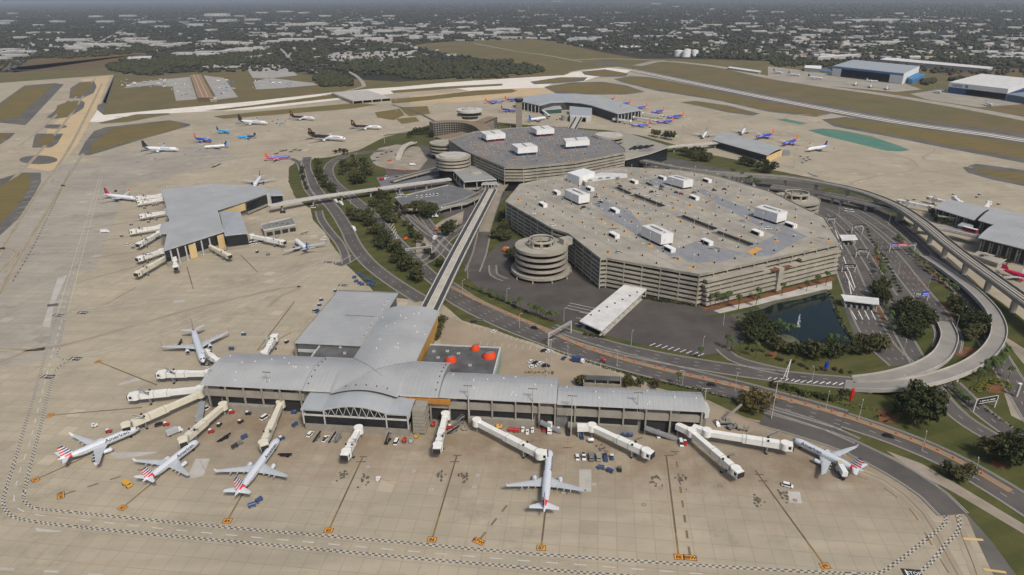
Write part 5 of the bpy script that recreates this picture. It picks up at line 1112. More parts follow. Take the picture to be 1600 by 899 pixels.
# hangars and other buildings of the far side
bluew = mat('hangar_blue', (.05, .2, .42), .6, (.04, .17, .36), .05); navyw = mat('hangar_navy', (.03, .08, .22), .6, (.025, .065, .18), .05)
def hangar(label, fl, fr, bl, z, roofm, band, doorm, text=None, dl=(0, .14), dr=(.82, 1.0), zb=4.5):
    a, b_, d = G(*fl, 0), G(*fr, 0), G(*bl, 0); c_ = b_ + d - a; r = thing('hangar', label, 'hangar', ((a + c_) / 2)); u = (b_ - a).normalized(); n = Vector((u.y, -u.x, 0)); W = (b_ - a).length; v = (d - a)
    rf = MB()
    rf.prism([a, b_, c_, d], z, lambda k: z + (1.2 if k < 2 else 1.2), whitew, roofm); rf.build('roof', r)
    q = MB(); q.prism([a, a + u * 1, d + u * 1, d], 0, z - .02, whitew); q.prism([b_ - u * 1, b_, c_, c_ - u * 1], 0, z - .02, whitew); q.prism([d - v.normalized(), c_ - v.normalized(), c_, d], 0, z - .03, whitew); q.build('wall', r)
    q = MB(); q.prism([a - n * 0 + u * 1.02, b_ - u * 1.02, b_ - u * 1.02 - n * 1, a + u * 1.02 - n * 1], z - zb, z - .04, band); q.build('door_lintel', r)
    for t0, t1 in (dl, dr):
        q = MB(); q.prism([a + u * (W * t0 + 1.1) - n * .3, a + u * (W * t1 - 1.1) - n * .3, a + u * (W * t1 - 1.1) - n * 1.2, a + u * (W * t0 + 1.1) - n * 1.2], .1, z - zb - .05, doorm); q.build('door', r)
    q = MB(); q.flat([a + u, b_ - u, c_ - u, d + u], .16, mat('hangar_floor', (.12, .115, .11), .8)); q.build('floor', r)
    if text:
        q = MB(); text_on(q, text, zb * .8, a + u * W * .06 + n * .12 + Vector((0, 0, z - zb * .8)), u, (0, 0, 1), mat('navy_lettering', (.02, .03, .16), .6), .12)
        e = a + u * (W * .06 + zb * .8 * 4.5) + n * .12 + Vector((0, 0, z - zb * .82)); hh = zb * .7
        q.poly([e, e + u * hh, e + u * hh + Vector((0, 0, hh)), e + Vector((0, 0, hh))], mat('navy_lettering', (.02, .03, .16)))
        for s in (.25, .55): q.poly([e + u * hh * s + n * .05, e + u * hh * (s + .12) + n * .05, e + u * hh * (s + .35) + n * .05 + Vector((0, 0, hh)), e + u * hh * (s + .25) + n * .05 + Vector((0, 0, hh))], white)
        q.build('lettering', r)
    return r, (a, b_, c_, d, u, n)
r, H_ = hangar('big white hangar with blue-edged open front in the far field', (1299, 118.5), (1409, 132), (1330, 108), 24, roof2_m, bluew, whitew)
r2, H2 = hangar('white and navy hangar with UNITED lettering at the right edge', (1479, 145), (1571, 157), (1530, 130.5), 21, wroof, whitew, navyw, 'UNITED', (0, .34), (.99, 1.0), 8.5)
for t0, m, nm in ((0, navyw, 'side_wall'),):
    a, b_, c_, d, u, n = H2; q = MB(); e = (c_ - b_).normalized(); q.prism([b_ + u * .1, c_ + u * .1, c_ + u * .5, b_ + u * .5], 0, 13, navyw); q.build(nm, r2)
bldg('hangar_annex', 'blue hangar annex right of the big white hangar', 'annex', [(1413, 120), (1433, 114), (1445, 116), (1426, 124)], 11, bluew, bluew)
bldg('workshop', 'long grey-blue workshop cut by the right edge below the lettered hangar', 'workshop', [(1573, 147), (1640, 158), (1680, 150), (1600, 144)], 13, mat('slate_blue_wall', (.1, .15, .2), .7), mat('slate_blue_roof', (.2, .24, .27), .7))
for lab, px, z, m in (('long white cargo warehouse beyond the right hangars', [(1375, 93), (1545, 108), (1552, 105), (1385, 89.5)], 11, wroof), ('shorter pale warehouse with loading doors left of the long one', [(1278, 90), (1340, 86), (1346, 84), (1282, 87)], 10, wroof), ('small white fuel-farm shed beside the far right apron', [(1257, 106), (1283, 108), (1284, 103), (1258, 102)], 10, whitew),
    ('blue low shed near the fuel-farm shed', [(1283, 110), (1297, 112), (1298, 109), (1284, 108)], 6, bluew), ('long low white shed in the far grass by the taxiway', [(1137, 106), (1186, 113), (1190, 111), (1140, 104)], 5, wroof),
    ('long white-roofed building before the left woods', [(199, 92), (236, 90), (237, 87.5), (200, 89)], 9, wroof), ('grey hangar with palms left of the white storage tanks', [(885, 62), (930, 62), (934, 59), (890, 59)], 9, roof2_m), ('white shed at the far field corner', [(968, 74), (983, 75), (984, 72), (970, 71)], 7, wroof), ('second white shed at far field corner, right of its twin', [(985, 74), (999, 75), (1001, 72), (987, 71)], 7, wroof)):
    bldg('warehouse', lab, 'warehouse', px, z, mat('warehouse_wall', (.42, .41, .39), .8, (.34, .33, .31), .05), m)
r, P = bldg('postal_building', 'long brown gabled sorting building among parked trucks in the far left field', 'building', [(309, 152), (333, 152), (314, 117), (297, 117)], 9, mat('brown_wall', (.15, .1, .07), .8), mat('brown_roof', (.3, .195, .115), .85, (.24, .16, .1), .05))
for t in (.33, .66): b = MB(); b.bar(P[0].lerp(P[1], t) + Vector((0, 0, .5)), P[3].lerp(P[2], t) + Vector((0, 0, .5)), 1.4, 1, mat('pale_ridge', (.5, .42, .32), .8)); b.build('ridge', r)
bldg('shed', 'small beige shed at the near end of the brown gabled building', 'shed', [(328, 156), (339, 155), (338, 151), (327, 152)], 5, wallc, conc_l)
for k, (x, y, rw) in enumerate(((1060, 88, 6.4), (1071.5, 89, 6.4), (1073.5, 86, 5.2), (1085, 87.5, 5.2))):
    q = G(x, y, 0); s = 10; r = thing('storage_tank', ('leftmost white storage tank of the far cluster', 'front middle white storage tank of the far cluster', 'rear white storage tank of the far cluster', 'rightmost white storage tank of the far cluster')[k], 'storage tank', q)
    rad = rw / (1045 / math.hypot(q.y, H0)); b = MB(); b.tube((q.x, q.y, 0), (q.x, q.y, 19), rad, rad, whitew, 24); b.build('shell', r); b = MB(); b.tube((q.x, q.y, 19.01), (q.x, q.y, 21.5), rad, .6, wroof, 24); b.build('cone_roof', r)
q = G(1313, 78, 0); r = thing('control_tower', 'distant pale water-tower-shaped tower beyond the far hangars', 'tower', q)
b = MB(); b.loft([[(q.x + s * math.cos(k * math.pi / 8), q.y + s * math.sin(k * math.pi / 8), z) for k in range(16)] for s, z in ((9, 0), (6, 10), (5.5, 30), (7, 40))], hb); b.build('shaft', r); b = MB(); b.tube((q.x, q.y, 40), (q.x, q.y, 50), 13, 13, wallc, 16); b.build('tank', r); b = MB(); b.tube((q.x, q.y, 50), (q.x, q.y, 57), 9, 8, glass, 12); b.build('cab', r)
sheet('far_lot', [[(194, 138), (205, 130), (260, 124), (298, 120), (310, 155), (275, 158), (270, 136), (240, 133)], [(318, 118), (350, 122), (372, 152), (340, 156)], [(396, 128), (420, 122), (490, 130), (496, 133), (440, 138), (400, 140)], [(384, 105), (430, 100), (455, 108), (465, 118), (420, 123), (395, 122)], [(315, 103), (345, 99), (378, 101), (375, 106), (320, 108)], [(490, 88), (540, 80), (600, 80), (640, 82), (680, 85), (640, 94), (560, 98), (510, 94)]], .05, mat('pale_gravel', (.36, .34, .31), .95, (.28, .27, .25), .03))
sheet('hangar_apron', [[(1200, 121), (1290, 134), (1400, 144), (1440, 140), (1410, 130), (1297, 115), (1200, 104)], [(1422, 147), (1470, 140), (1500, 143), (1575, 156), (1600, 163), (1530, 168), (1450, 156)]], .08, midcon)
# ================================================================ aircraft
acw = mat('aircraft_white', (.72, .73, .75), .35, (.68, .69, .71), .3, spec=.5); acs = mat('aircraft_silver', (.58, .61, .65), .3, (.54, .57, .61), .3, spec=.5)
wing_m = mat('wing_grey', (.46, .48, .5), .45, (.4, .42, .44), .4); eng_m = mat('nacelle_grey', (.55, .56, .58), .4); tyre = mat('tyre_black', (.02, .02, .02), .9); acgl = mat('cockpit_glass', (.015, .018, .022), .15)
P_ = lambda n, c, r=.4: mat('paint_' + n, c, r, tuple(q * .94 for q in c), .3, spec=.5)
red = P_('red', (.62, .03, .03)); navy = P_('navy', (.02, .035, .13)); blue = P_('royal_blue', (.035, .06, .42)); oran = P_('orange', (.75, .17, .02)); yel = P_('yellow', (.8, .42, .05)); crim = P_('crimson', (.52, .015, .05))
brown = P_('brown', (.035, .018, .012)); gold = P_('gold', (.45, .22, .04)); sky_b = P_('sky_blue', (.04, .34, .72)); dslate = P_('dark_slate', (.02, .03, .045)); letter = P_('lettering_grey', (.05, .06, .08)); lblue = P_('lettering_blue', (.04, .25, .62)); purple = P_('violet_blue', (.11, .1, .5))
def body_plain(t, a, m=acw): return m
LIV = dict(
 aa=dict(body=lambda t, a: red if .845 < t < .925 and math.sin(a) > -.55 and (int((t - .845) / .0267) % 2 == 0 or math.sin(a) < .45) else acs, fin=lambda a, b: (navy if a < .52 else red) if int(b * 9) % 2 == 0 else acw, eng=acs, text=('American', letter, .15, 2.9)),
 aa2=dict(body=lambda t, a: red if .86 < t < .93 and math.sin(a) > .3 else acs, fin=lambda a, b: red if int(b * 5) % 2 == 0 else acw, eng=acs),
 sw=dict(body=lambda t, a: (oran if t > .86 else (red if math.sin(a) < -.55 else blue)) if t < .95 else red, fin=lambda a, b: yel if a + b * .2 < .25 else (oran if a < .5 else red), eng=blue, text=('Southwest', acw, .12, 1.9)),
 swold=dict(body=lambda t, a: (red if math.sin(a) < -.1 or t > .9 else purple), fin=lambda a, b: red if a < .55 else oran, eng=purple),
 delta=dict(body=body_plain, fin=lambda a, b: red if a + b < .95 and a < .6 else crim if a < .75 else navy, eng=navy),
 prime=dict(body=lambda t, a: dslate if t > .80 + .08 * math.sin(a) else acw, fin=lambda a, b: dslate, eng=acw, text=('prime air', lblue, .2, 3.0)),
 ups=dict(body=lambda t, a: brown if t > .5 - .12 * math.sin(a) and (math.sin(a) > -.2 or t > .75) else acw, fin=lambda a, b: gold if .25 < a < .7 and .35 < b < .8 else brown, eng=acw, text=('Worldwide', letter, .12, 1.6)),
 skyblue=dict(body=lambda t, a: navy if t > .82 else sky_b, fin=lambda a, b: dslate, eng=sky_b),
 bluewhite=dict(body=lambda t, a: sky_b if t < .5 else navy, fin=lambda a, b: dslate, eng=sky_b),
 navytail=dict(body=lambda t, a: blue if t > .82 else acw, fin=lambda a, b: navy if a < .7 else sky_b, eng=navy),
 bluetail=dict(body=lambda t, a: acw, fin=lambda a, b: navy if b > .3 else blue, eng=navy),
 white=dict(body=body_plain, fin=lambda a, b: acw, eng=acw),
 darktail=dict(body=body_plain, fin=lambda a, b: gold if b > .7 else dslate, eng=acw),
 redtail=dict(body=lambda t, a: crim, fin=lambda a, b: acw if b > .62 and a > .15 else crim, eng=crim),
)
def jet(liv, L=37.5, S=35, rad=1.98, kind='twin', label='', detail=True):
    lv = LIV[liv]; r = thing('airliner', label, 'airliner', (0, 0, 0)); zc = rad + 1.75; X = lambda t: L / 2 - t * L
    prof = [(0, .05, -.28), (.006, .2, -.25), (.02, .45, -.18), (.045, .7, -.09), (.075, .88, -.03), (.11, .985, 0)] + [(.15 + k * .024, 1, 0) for k in range(22)] + [(.69, .985, .015), (.74, .93, .06), (.79, .83, .13), (.84, .69, .23), (.88, .56, .32), (.92, .42, .4), (.96, .28, .46), (.985, .18, .5), (1, .1, .52)]
    n = 20; b = MB()
    rings = [[(X(t), rad * q * math.cos(2 * math.pi * k / n), zc + rad * (dz + q * math.sin(2 * math.pi * k / n))) for k in range(n)] for t, q, dz in prof]
    b.loft(rings, lambda i, k: lv['body']((prof[i][0] + prof[i + 1][0]) / 2, 2 * math.pi * (k + .5) / n), True)
    b.build('fuselage', r)
    b = MB()   # cockpit panes
    for s in (-1, 1):
        for a0, a1, t0, t1 in ((.88, 1.38, .030, .046), (.42, .84, .034, .054)):
            q = []
            for t, a in ((t0, a0), (t0, a1), (t1, a1), (t1, a0)):
                w_ = np.interp(t, [p[0] for p in prof], [p[1] for p in prof]); dz = np.interp(t, [p[0] for p in prof], [p[2] for p in prof])
                q.append((X(t) + .03, s * rad * (w_ + .02) * math.cos(a), zc + rad * (dz + (w_ + .02) * math.sin(a))))
            b.poly(q if s < 0 else q[::-1], acgl)
    b.build('cockpit_window', r)
    if detail and kind != 'cargo':
        b = MB()
        for s in (-1, 1):
            x = .12
            while x < .78:
                q = [(X(x + dx), s * (rad + .015) * math.cos(a), zc + (rad + .015) * math.sin(a)) for dx, a in ((-.003, .2), (.003, .2), (.003, .36), (-.003, .36))]
                b.poly(q if s > 0 else q[::-1], acgl); x += .0145
        o = b.build('cabin_windows', r)
    def foil(st, m, name, mfun=None, par=r):
        """stations: (leading-edge point, chord, thickness); section runs toward -x"""
        q = MB(); R_ = []
        for le, ch, th, up in st:
            le = Vector(le); u = Vector(up)
            R_.append([le, le + Vector((-ch * .25, 0, 0)) + u * th * .5, le + Vector((-ch * .6, 0, 0)) + u * th * .4, le + Vector((-ch, 0, 0)), le + Vector((-ch * .6, 0, 0)) - u * th * .3, le + Vector((-ch * .25, 0, 0)) - u * th * .4])
        q.loft(R_, m, False); return q.build(name, par)
    hs = S / 2; rc = L * .185 if L < 40 else L * .165; x0 = L * .085
    for s in (-1, 1):
        w_ = foil([((x0, s * rad * .5, zc - rad * .62), rc, rc * .12, (0, 0, 1)), ((x0 - hs * .22, s * hs * .36, zc - rad * .35), rc * .6, rc * .07, (0, 0, 1)), ((x0 - hs * .53, s * hs, zc + rad * .28), rc * .24, rc * .02, (0, 0, 1))], wing_m, 'wing')
        q = MB(); tx = x0 - hs * .53 - rc * .05; q.loft([[(tx, s * hs, zc + rad * .28), (tx - rc * .2, s * hs, zc + rad * .28), (tx - rc * .2, s * (hs - .12), zc + rad * .28)], [(tx - rc * .2, s * (hs + .4), zc + rad * .28 + 2.1), (tx - rc * .28, s * (hs + .4), zc + rad * .28 + 2.1), (tx - rc * .28, s * (hs + .3), zc + rad * .28 + 2.1)]], lv['fin'](.3, .5) if liv != 'aa' else acw, False); q.build('winglet', w_)
        q = MB()
        for f in (.28, .45, .62): q.bar((x0 - hs * .53 * f - rc * (.78 - .5 * f), s * hs * f, zc - rad * .55 + f * 1.2), (x0 - hs * .53 * f - rc * (1.02 - .55 * f), s * hs * f, zc - rad * .5 + f * 1.2), .4, .4, wing_m)
        q.build('flap_fairing', w_)
        ey = s * hs * .335; ex = x0 - hs * .12; ez = zc - rad * .92; er = rad * .56
        q = MB(); ri = lambda xx, rr_: [(xx, ey + rr_ * math.cos(k * math.pi / 7), ez + rr_ * math.sin(k * math.pi / 7)) for k in range(14)]
        q.loft([ri(ex + 2.0, er * .8), ri(ex + 2.2, er * .93), ri(ex + 1.4, er), ri(ex - .6, er * .95), ri(ex - 2.2, er * .62)], lambda i, k: wing_m if i < 1 else lv['eng'], True, False); q.poly(ri(ex + 1.7, er * .78)[::-1], acgl); q.poly(ri(ex - 2.1, er * .6), acgl)
        q.bar((ex - .2, ey, ez + er), (ex - 2.6, ey, ez + er + .25), .35, .5, wing_m); q.build('engine', r)
        tz = zc + rad * .55; foil([((X(.855), s * rad * .3, tz), L * .10, .35, (0, 0, 1)), ((X(.855) - hs * .2, s * hs * .36, tz + .5), L * .04, .12, (0, 0, 1))], acs if liv == 'aa' else wing_m, 'tailplane')
    # fin as a two-sided grid so that the livery can change over it
    fh = L * .155 if kind != 'tri' else L * .14; fz = zc + rad * .72; fx0, fc = X(.80), L * .165; sw_ = L * .105
    def fp(a, c, side): ch = fc * (1 - .62 * c); return (fx0 - sw_ * c - ch * a, side * .22 * (1 - .55 * c) * math.sin(math.pi * min(1, .08 + a * .92)) ** .7, fz + fh * c - .25 * (1 - c) * a * 3)
    q = MB(); na, nb_ = 6, 9
    for s in (-1, 1):
        for i in range(na):
            for j in range(nb_):
                pts = [fp(i / na, j / nb_, s), fp((i + 1) / na, j / nb_, s), fp((i + 1) / na, (j + 1) / nb_, s), fp(i / na, (j + 1) / nb_, s)]
                q.poly(pts if s < 0 else pts[::-1], lv['fin']((i + .5) / na, (j + .5) / nb_))
    q.bar(fp(.02, 1, 0), fp(.98, 1, 0), .2, .1, lv['fin'](.5, .97)); q.build('fin', r)
    if kind == 'tri':
        q = MB(); ez = fz + 2.4; ri = lambda xx, rr_: [(xx, rr_ * math.cos(k * math.pi / 7), ez + rr_ * math.sin(k * math.pi / 7)) for k in range(14)]
        q.loft([ri(X(.80), 1.3), ri(X(.82), 1.55), ri(X(.93), 1.5), ri(X(.985), 1.0)], lv['fin'](.1, .1), True); q.build('engine', r)
    for gx, ys in ((X(.13), (0,)), (x0 - rc * .62, (-S * .105, S * .105))):
        for y in ys:
            q = MB(); q.tube((gx, y, 1.0), (gx, y, zc - rad * .6), .16, .2, wing_m, 6)
            for dy in (-.35, .35): q.tube((gx, y + dy - .16, .55), (gx, y + dy + .16, .55), .55, .55, tyre, 10)
            q.build('landing_gear', r)
    if 'text' in lv:
        tx, tm, t0, sz = lv['text']; sz *= rad / 1.98; vs, fs = text_geo(tx, sz, .03 * sz); q = MB()
        for s in (-1, 1):
            wd = max(v.x for v in vs); P2 = []
            for v in vs:
                ang = .36 + (v.y - sz * .1) / rad * .8; xx = X(t0) - v.x if s > 0 else X(t0) - wd + v.x
                P2.append((xx, s * (rad + .03) * math.cos(ang), zc + (rad + .03) * math.sin(ang)))
            q.add(P2, fs, tm)
        q.build('lettering', r)
    return r
bpy.context.view_layer.update()
JETS = {}
def put_jet(liv, nose, tail, label, group=None, L=37.5, S=35, rad=1.98, kind='twin', size=None, exact=False):
    key = (liv, L, kind)
    if key not in JETS: JETS[key] = jet(liv, L, S, rad, kind, label, kind != 'cargo')
    zc = rad + 1.75; a, c_ = G(*nose, zc - .4), G(*tail, zc + .9); d = a - c_; Lm = d.xy.length; sc_ = size or min(1.12, max(.9, Lm / L))
    m = (a + c_) / 2; place(JETS[key], (m.x, m.y, .1), math.atan2(d.y, d.x), label, group, sc_, 'airliner')
put_jet('aa', (218, 669), (90, 719), 'silver airliner with striped flag tail, leftmost of the parked row')
put_jet('aa', (308, 690), (226, 749), 'silver airliner with striped flag tail, second from left in the row')
put_jet('aa', (436, 685), (367, 775), 'long silver airliner with striped flag tail left of the pavilion', L=44.5)
put_jet('aa', (859, 703), (850, 801), 'silver airliner seen from straight behind at stand 87', L=44.5)
put_jet('aa', (1238, 686), (1349, 736), 'silver airliner with striped flag tail at the right end, catering truck at its tail')
put_jet('aa2', (318, 567), (301, 513), 'white red-finned airliner nosed in at the left end of the vaulted terminal', L=44.5)
put_jet('delta', (217, 312), (159, 304), 'white airliner with red and navy tail docked at the left pier', L=40)
put_jet('delta', (391, 300), (413, 268), 'white airliner behind the left pier, nose hidden by the roof')
put_jet('navytail', (462, 376), (482, 391), 'small white blue-tailed airliner near the left pier service block', L=32)
put_jet('prime', (279, 234), (221, 231), 'white freighter with dark tail and blue lettering at the left of the cargo ramp', L=55, S=47, rad=2.5, kind='cargo')
put_jet('prime', (420, 193), (369, 189), 'white freighter with dark tail and blue lettering at the back of the cargo ramp', L=55, S=47, rad=2.5, kind='cargo')
put_jet('navytail', (318, 230), (357, 226), 'white airliner with navy tail turned right among the cargo jets')
put_jet('sw', (331, 221), (303, 216), 'blue airliner with orange-red tail between two white cargo jets')
put_jet('skyblue', (359, 207), (338, 203), 'bright sky-blue airliner with dark tail on the cargo ramp', L=32)
put_jet('bluewhite', (376, 214), (396, 212), 'sky-blue and navy airliner facing left on the cargo ramp', L=32)
put_jet('ups', (492, 186), (452, 182), 'brown-tailed white freighter farthest back on the ramp', L=50, S=40, rad=2.3, kind='cargo')
put_jet('ups', (544, 218), (477, 212), 'large brown and white three-engined freighter nearest the roads', L=61, S=51, rad=3.0, kind='tri')
put_jet('ups', (598, 200), (546, 197), 'brown-tailed white freighter farthest right on the cargo ramp', L=50, S=40, rad=2.3, kind='cargo')
put_jet('swold', (454, 245), (412, 247), 'violet-blue and red airliner parked alone before the left pier roads')
for nose, tail, lab in (((787, 159), (757, 159), 'blue orange-tailed airliner, leftmost behind the hotel'), ((815, 156), (788, 155), 'blue orange-tailed airliner left of the arched terminal roof'), ((806, 174), (782, 170), 'blue orange-tailed airliner between the hotel and the slender tower'),
    ((946, 157), (959, 154), 'blue orange-tailed airliner, farthest of the row behind the arched terminal'), ((968, 163), (984, 160), 'blue orange-tailed airliner, second farthest of the row by the arched terminal'), ((990, 169), (1010, 166), 'blue orange-tailed airliner, third of the row by the arched terminal'), ((1017, 176), (1038, 172), 'blue orange-tailed airliner, fourth of the row by the arched terminal'),
    ((1041, 184), (1069, 180), 'blue orange-tailed airliner, rightmost of the row by the arched terminal'), ((1027, 191), (1053, 188), 'blue orange-tailed airliner at the near bridges of the arched terminal'), ((990, 196), (1012, 194), 'blue orange-tailed airliner nearest the tree row below the arched terminal'),
    ((1179, 216), (1211, 209), 'blue orange-tailed airliner, left of two beside the small curved pier'), ((1220, 227), (1248, 218), 'blue orange-tailed airliner, right of two beside the small curved pier')):
    put_jet('sw', nose, tail, lab, 'blue orange-tailed airliners')
put_jet('alaska' if 'alaska' in LIV else 'navytail', (857, 184), (821, 188), 'white blue-tailed airliner behind the slender tower')
put_jet('bluetail', (1098, 215), (1104, 206), 'pale airliner facing the camera left of the small curved pier')
put_jet('bluetail', (1159, 210), (1164, 200), 'pale airliner facing the camera behind the small curved pier')
put_jet('bluetail', (1260, 235), (1294, 228), 'white airliner with navy tail alone right of the small pier')
for nose, tail, lab in (((1226, 115), (1205, 111), 'white dark-tailed airliner, leftmost by the far hangar'), ((1250, 118), (1231, 115), 'white dark-tailed airliner, middle of three by the far hangar'), ((1286, 123), (1261, 120), 'white dark-tailed airliner, right of three by the far hangar')): put_jet('darktail', nose, tail, lab, 'dark-tailed airliners by the far hangar')
for nose, tail, lab in (((1336, 133), (1338, 129), 'small white jet facing out, left of three before the big hangar'), ((1360, 137), (1361, 132), 'small white jet facing out, middle of three before the big hangar'), ((1386, 140), (1385, 135), 'small white jet facing out, right of three before the big hangar'), ((1371, 127), (1354, 125), 'white jet parked in the mouth of the big hangar'), ((1470, 145), (1460, 141), 'white jet left of the lettered hangar'), ((1550, 165), (1539, 160), 'white jet on the apron right before the lettered hangar')):
    put_jet('white', nose, tail, lab, 'white jets at the hangars', L=30, S=28, rad=1.7)
put_jet('redtail', (1613, 436), (1585, 425), 'red airliner with white tail tip cut by the right edge', L=37.5)
# ================================================================ passenger boarding bridges
jb_m = mat('bridge_white', (.74, .735, .7), .6, (.66, .655, .62), .25, detail=5); jb_y = mat('bridge_cream', (.66, .62, .49), .6, (.58, .54, .43), .25)
def obox(mb, p, q, w_, z0, z1, m, e0=0, e1=0):
    p = Vector((p[0], p[1], 0)); q = Vector((q[0], q[1], 0)); d = (q - p).normalized(); p = p - d * e0; q = q + d * e1; n = Vector((-d.y, d.x, 0)) * w_ / 2
    mb.prism([p - n, q - n, q + n, p + n], z0, z1, m)
def bridge(cab, root, label, mid=None, group=None, m=jb_m, ztop=7.4, turn=None):
    a = G(*root, ztop); c_ = G(*cab, ztop); st = a if mid is None else G(*mid, ztop); r = thing('boarding_bridge', label, 'boarding bridge', (st.x, st.y, 0), group); d = (c_ - st).xy.normalized().to_3d(); Lb = (c_ - st).xy.length
    if mid is not None: b = MB(); obox(b, a, st, 3.0, ztop - 3.1, ztop - .1, m); b.build('fixed_walkway', r); b = MB(); q = a.lerp(st, .1); b.box(q.x, q.y, (ztop - 3.2) / 2, .8, .8, ztop - 3.2, steel); b.build('column', r)
    b = MB(); b.tube((st.x, st.y, ztop - 3.2), (st.x, st.y, ztop + .35), 2.3, 2.3, m, 14); b.build('rotunda', r)
    b = MB(); b.tube((st.x, st.y, 0), (st.x, st.y, ztop - 3.22), .7, .7, steel, 10); b.build('column', r)
    p1 = st + d * Lb * .50; p2 = st + d * (Lb - 2.5)
    b = MB(); obox(b, st + d * 1.6, p1, 2.7, ztop - 2.9, ztop - .2, m); b.build('inner_tunnel', r)
    b = MB(); obox(b, p1 - d * Lb * .04, p2, 3.2, ztop - 3.2, ztop, m)
    for t in (.0, .48, .98): q = p1.lerp(p2, t); obox(b, q, q + d * .35, 3.4, ztop - 3.3, ztop + .1, conc_l)
    b.build('outer_tunnel', r)
    tn = d if turn is None else Vector((math.cos(turn), math.sin(turn), 0)); b = MB(); b.tube((c_.x, c_.y, ztop - 3.3), (c_.x, c_.y, ztop + .15), 2.4, 2.4, m, 12); obox(b, c_, c_ + tn * 3.2, 3.9, ztop - 3.3, ztop - .1, m); b.build('cab', r)
    b = MB(); e = c_ + tn * 3.25; obox(b, e, e + tn * .5, 3.5, ztop - 3.0, ztop - .5, mat('bellows_black', (.03, .03, .03), .9)); n = Vector((-tn.y, tn.x, 0))
    for s in (-1, 1): q = c_ + tn * 1.6 + n * s * 1.97; obox(b, q - tn * .9, q + tn * .9, .06, ztop - 2.2, ztop - .7, acgl)
    b.build('cab_front', r)
    q = st + d * Lb * .78; nn_ = Vector((-d.y, d.x, 0)); b = MB()
    for s in (-1, 1): w_ = q + nn_ * s * 1.5; b.box(w_.x, w_.y, (ztop - 3.3) / 2 + .3, .45, .45, ztop - 3.9, steel); b.tube((w_.x - d.x * .5, w_.y - d.y * .5, .55), (w_.x + d.x * .5, w_.y + d.y * .5, .55), .5, .5, tyre, 8); b.tube(tuple(w_ - nn_ * .25 + Vector((0, 0, .5))), tuple(w_ + nn_ * .25 + Vector((0, 0, .5))), .55, .55, tyre, 10)
    obox(b, q - nn_ * 1.6, q + nn_ * 1.6, .6, 1.0, 1.5, steel); b.build('wheel_carriage', r)
    b = MB(); s0 = p2 - d * 1 + nn_ * 2.4; b.bar(s0 + Vector((0, 0, ztop - 3.3)), s0 - d * 4.5 + Vector((0, 0, .2)), .9, .25, steel); b.bar(s0 + nn_ * .5 + Vector((0, 0, ztop - 2.4)), s0 + nn_ * .5 - d * 4.5 + Vector((0, 0, 1.1)), .08, .08, trim); b.build('service_stair', r)
    return r
for cab, root, mid, lab in (((322, 549), (342, 563), None, 'short bridge at the red-finned airliner left of the terminal'), ((254, 581), (325, 580), None, 'empty bridge pointing left, nearest the red-finned airliner'), ((210, 615), (312, 605), None, 'empty bridge pointing left, below the other one at the terminal end'),
    ((196, 662), (312, 612), None, 'long cream bridge reaching the leftmost flag-tailed airliner'), ((285, 685), (348, 631), None, 'cream bridge reaching the second flag-tailed airliner'), ((411, 690), (438, 628), None, 'cream bridge reaching the long airliner left of the pavilion'),
    ((541, 704), (560, 668), None, 'empty bridge standing before the pavilion'), ((684, 694), (696, 646), None, 'empty bridge right of the pavilion with its cab turned out'), ((844, 706), (745, 656), None, 'long bridge reaching the airliner seen from behind'),
    ((1010, 703), (925, 664), (902, 664), 'empty bridge right of the middle stand on a fixed walkway'), ((1150, 731), (1081, 672), (1058, 661), 'empty bridge angled toward the camera at right end of terminal'), ((1228, 692), (1105, 672), (1083, 664), 'long bridge reaching the rightmost flag-tailed airliner'), ((428, 525), (413, 550), None, 'short bridge behind the terminal beside the flat grey building')):
    tn = None
    if 'reaching the l' in lab or 'second' in lab: tn = R(-60)
    if 'seen from behind' in lab: tn = R(0)
    bridge(cab, mid if mid and False else (root if mid is None else mid), lab, None if mid is None else root, m=jb_y if 'cream' in lab else jb_m, turn=tn)
for cab, root, lab in (((219, 314), (252, 309), 'bridge at the red and navy tailed airliner of the left pier'), ((217, 307), (250, 304), 'farther bridge behind the docked airliner of the left pier'), ((223, 335), (262, 329), 'second bridge down the left side of the left pier'), ((208, 359), (251, 352), 'third bridge down the left side of the left pier'), ((218, 379), (248, 362), 'slanted fourth bridge down the left side of the left pier'),
    ((219, 401), (252, 390), 'fifth bridge down the left side of the left pier'), ((216, 424), (262, 398), 'cream bridge at the near corner of the left pier'), ((274, 415), (272, 395), 'bridge pointing at the camera from the left pier'), ((356, 397), (324, 381), 'bridge right of the cream panels of the left pier'), ((440, 376), (393, 367), 'bridge above the row of white vans at left pier'),
    ((1408, 313), (1455, 322), 'long bridge at the far left of the right-hand pier'), ((1455, 308), (1478, 314), 'second bridge of the right-hand pier'), ((1492, 307), (1501, 315), 'third short bridge of the right-hand pier'), ((1546, 315), (1542, 323), 'fourth short bridge of the right-hand pier'), ((960, 185), (985, 188), 'bridge at the near right corner of the arched terminal'), ((1024, 188), (990, 182), 'middle bridge at the right of the arched terminal'), ((1035, 180), (1004, 176), 'farther bridge at the right of the arched terminal'), ((858, 180), (846, 170), 'curved white bridge at the white blue-tailed airliner')):
    bridge(cab, root, lab, m=jb_y if 'cream' in lab else jb_m, ztop=7)
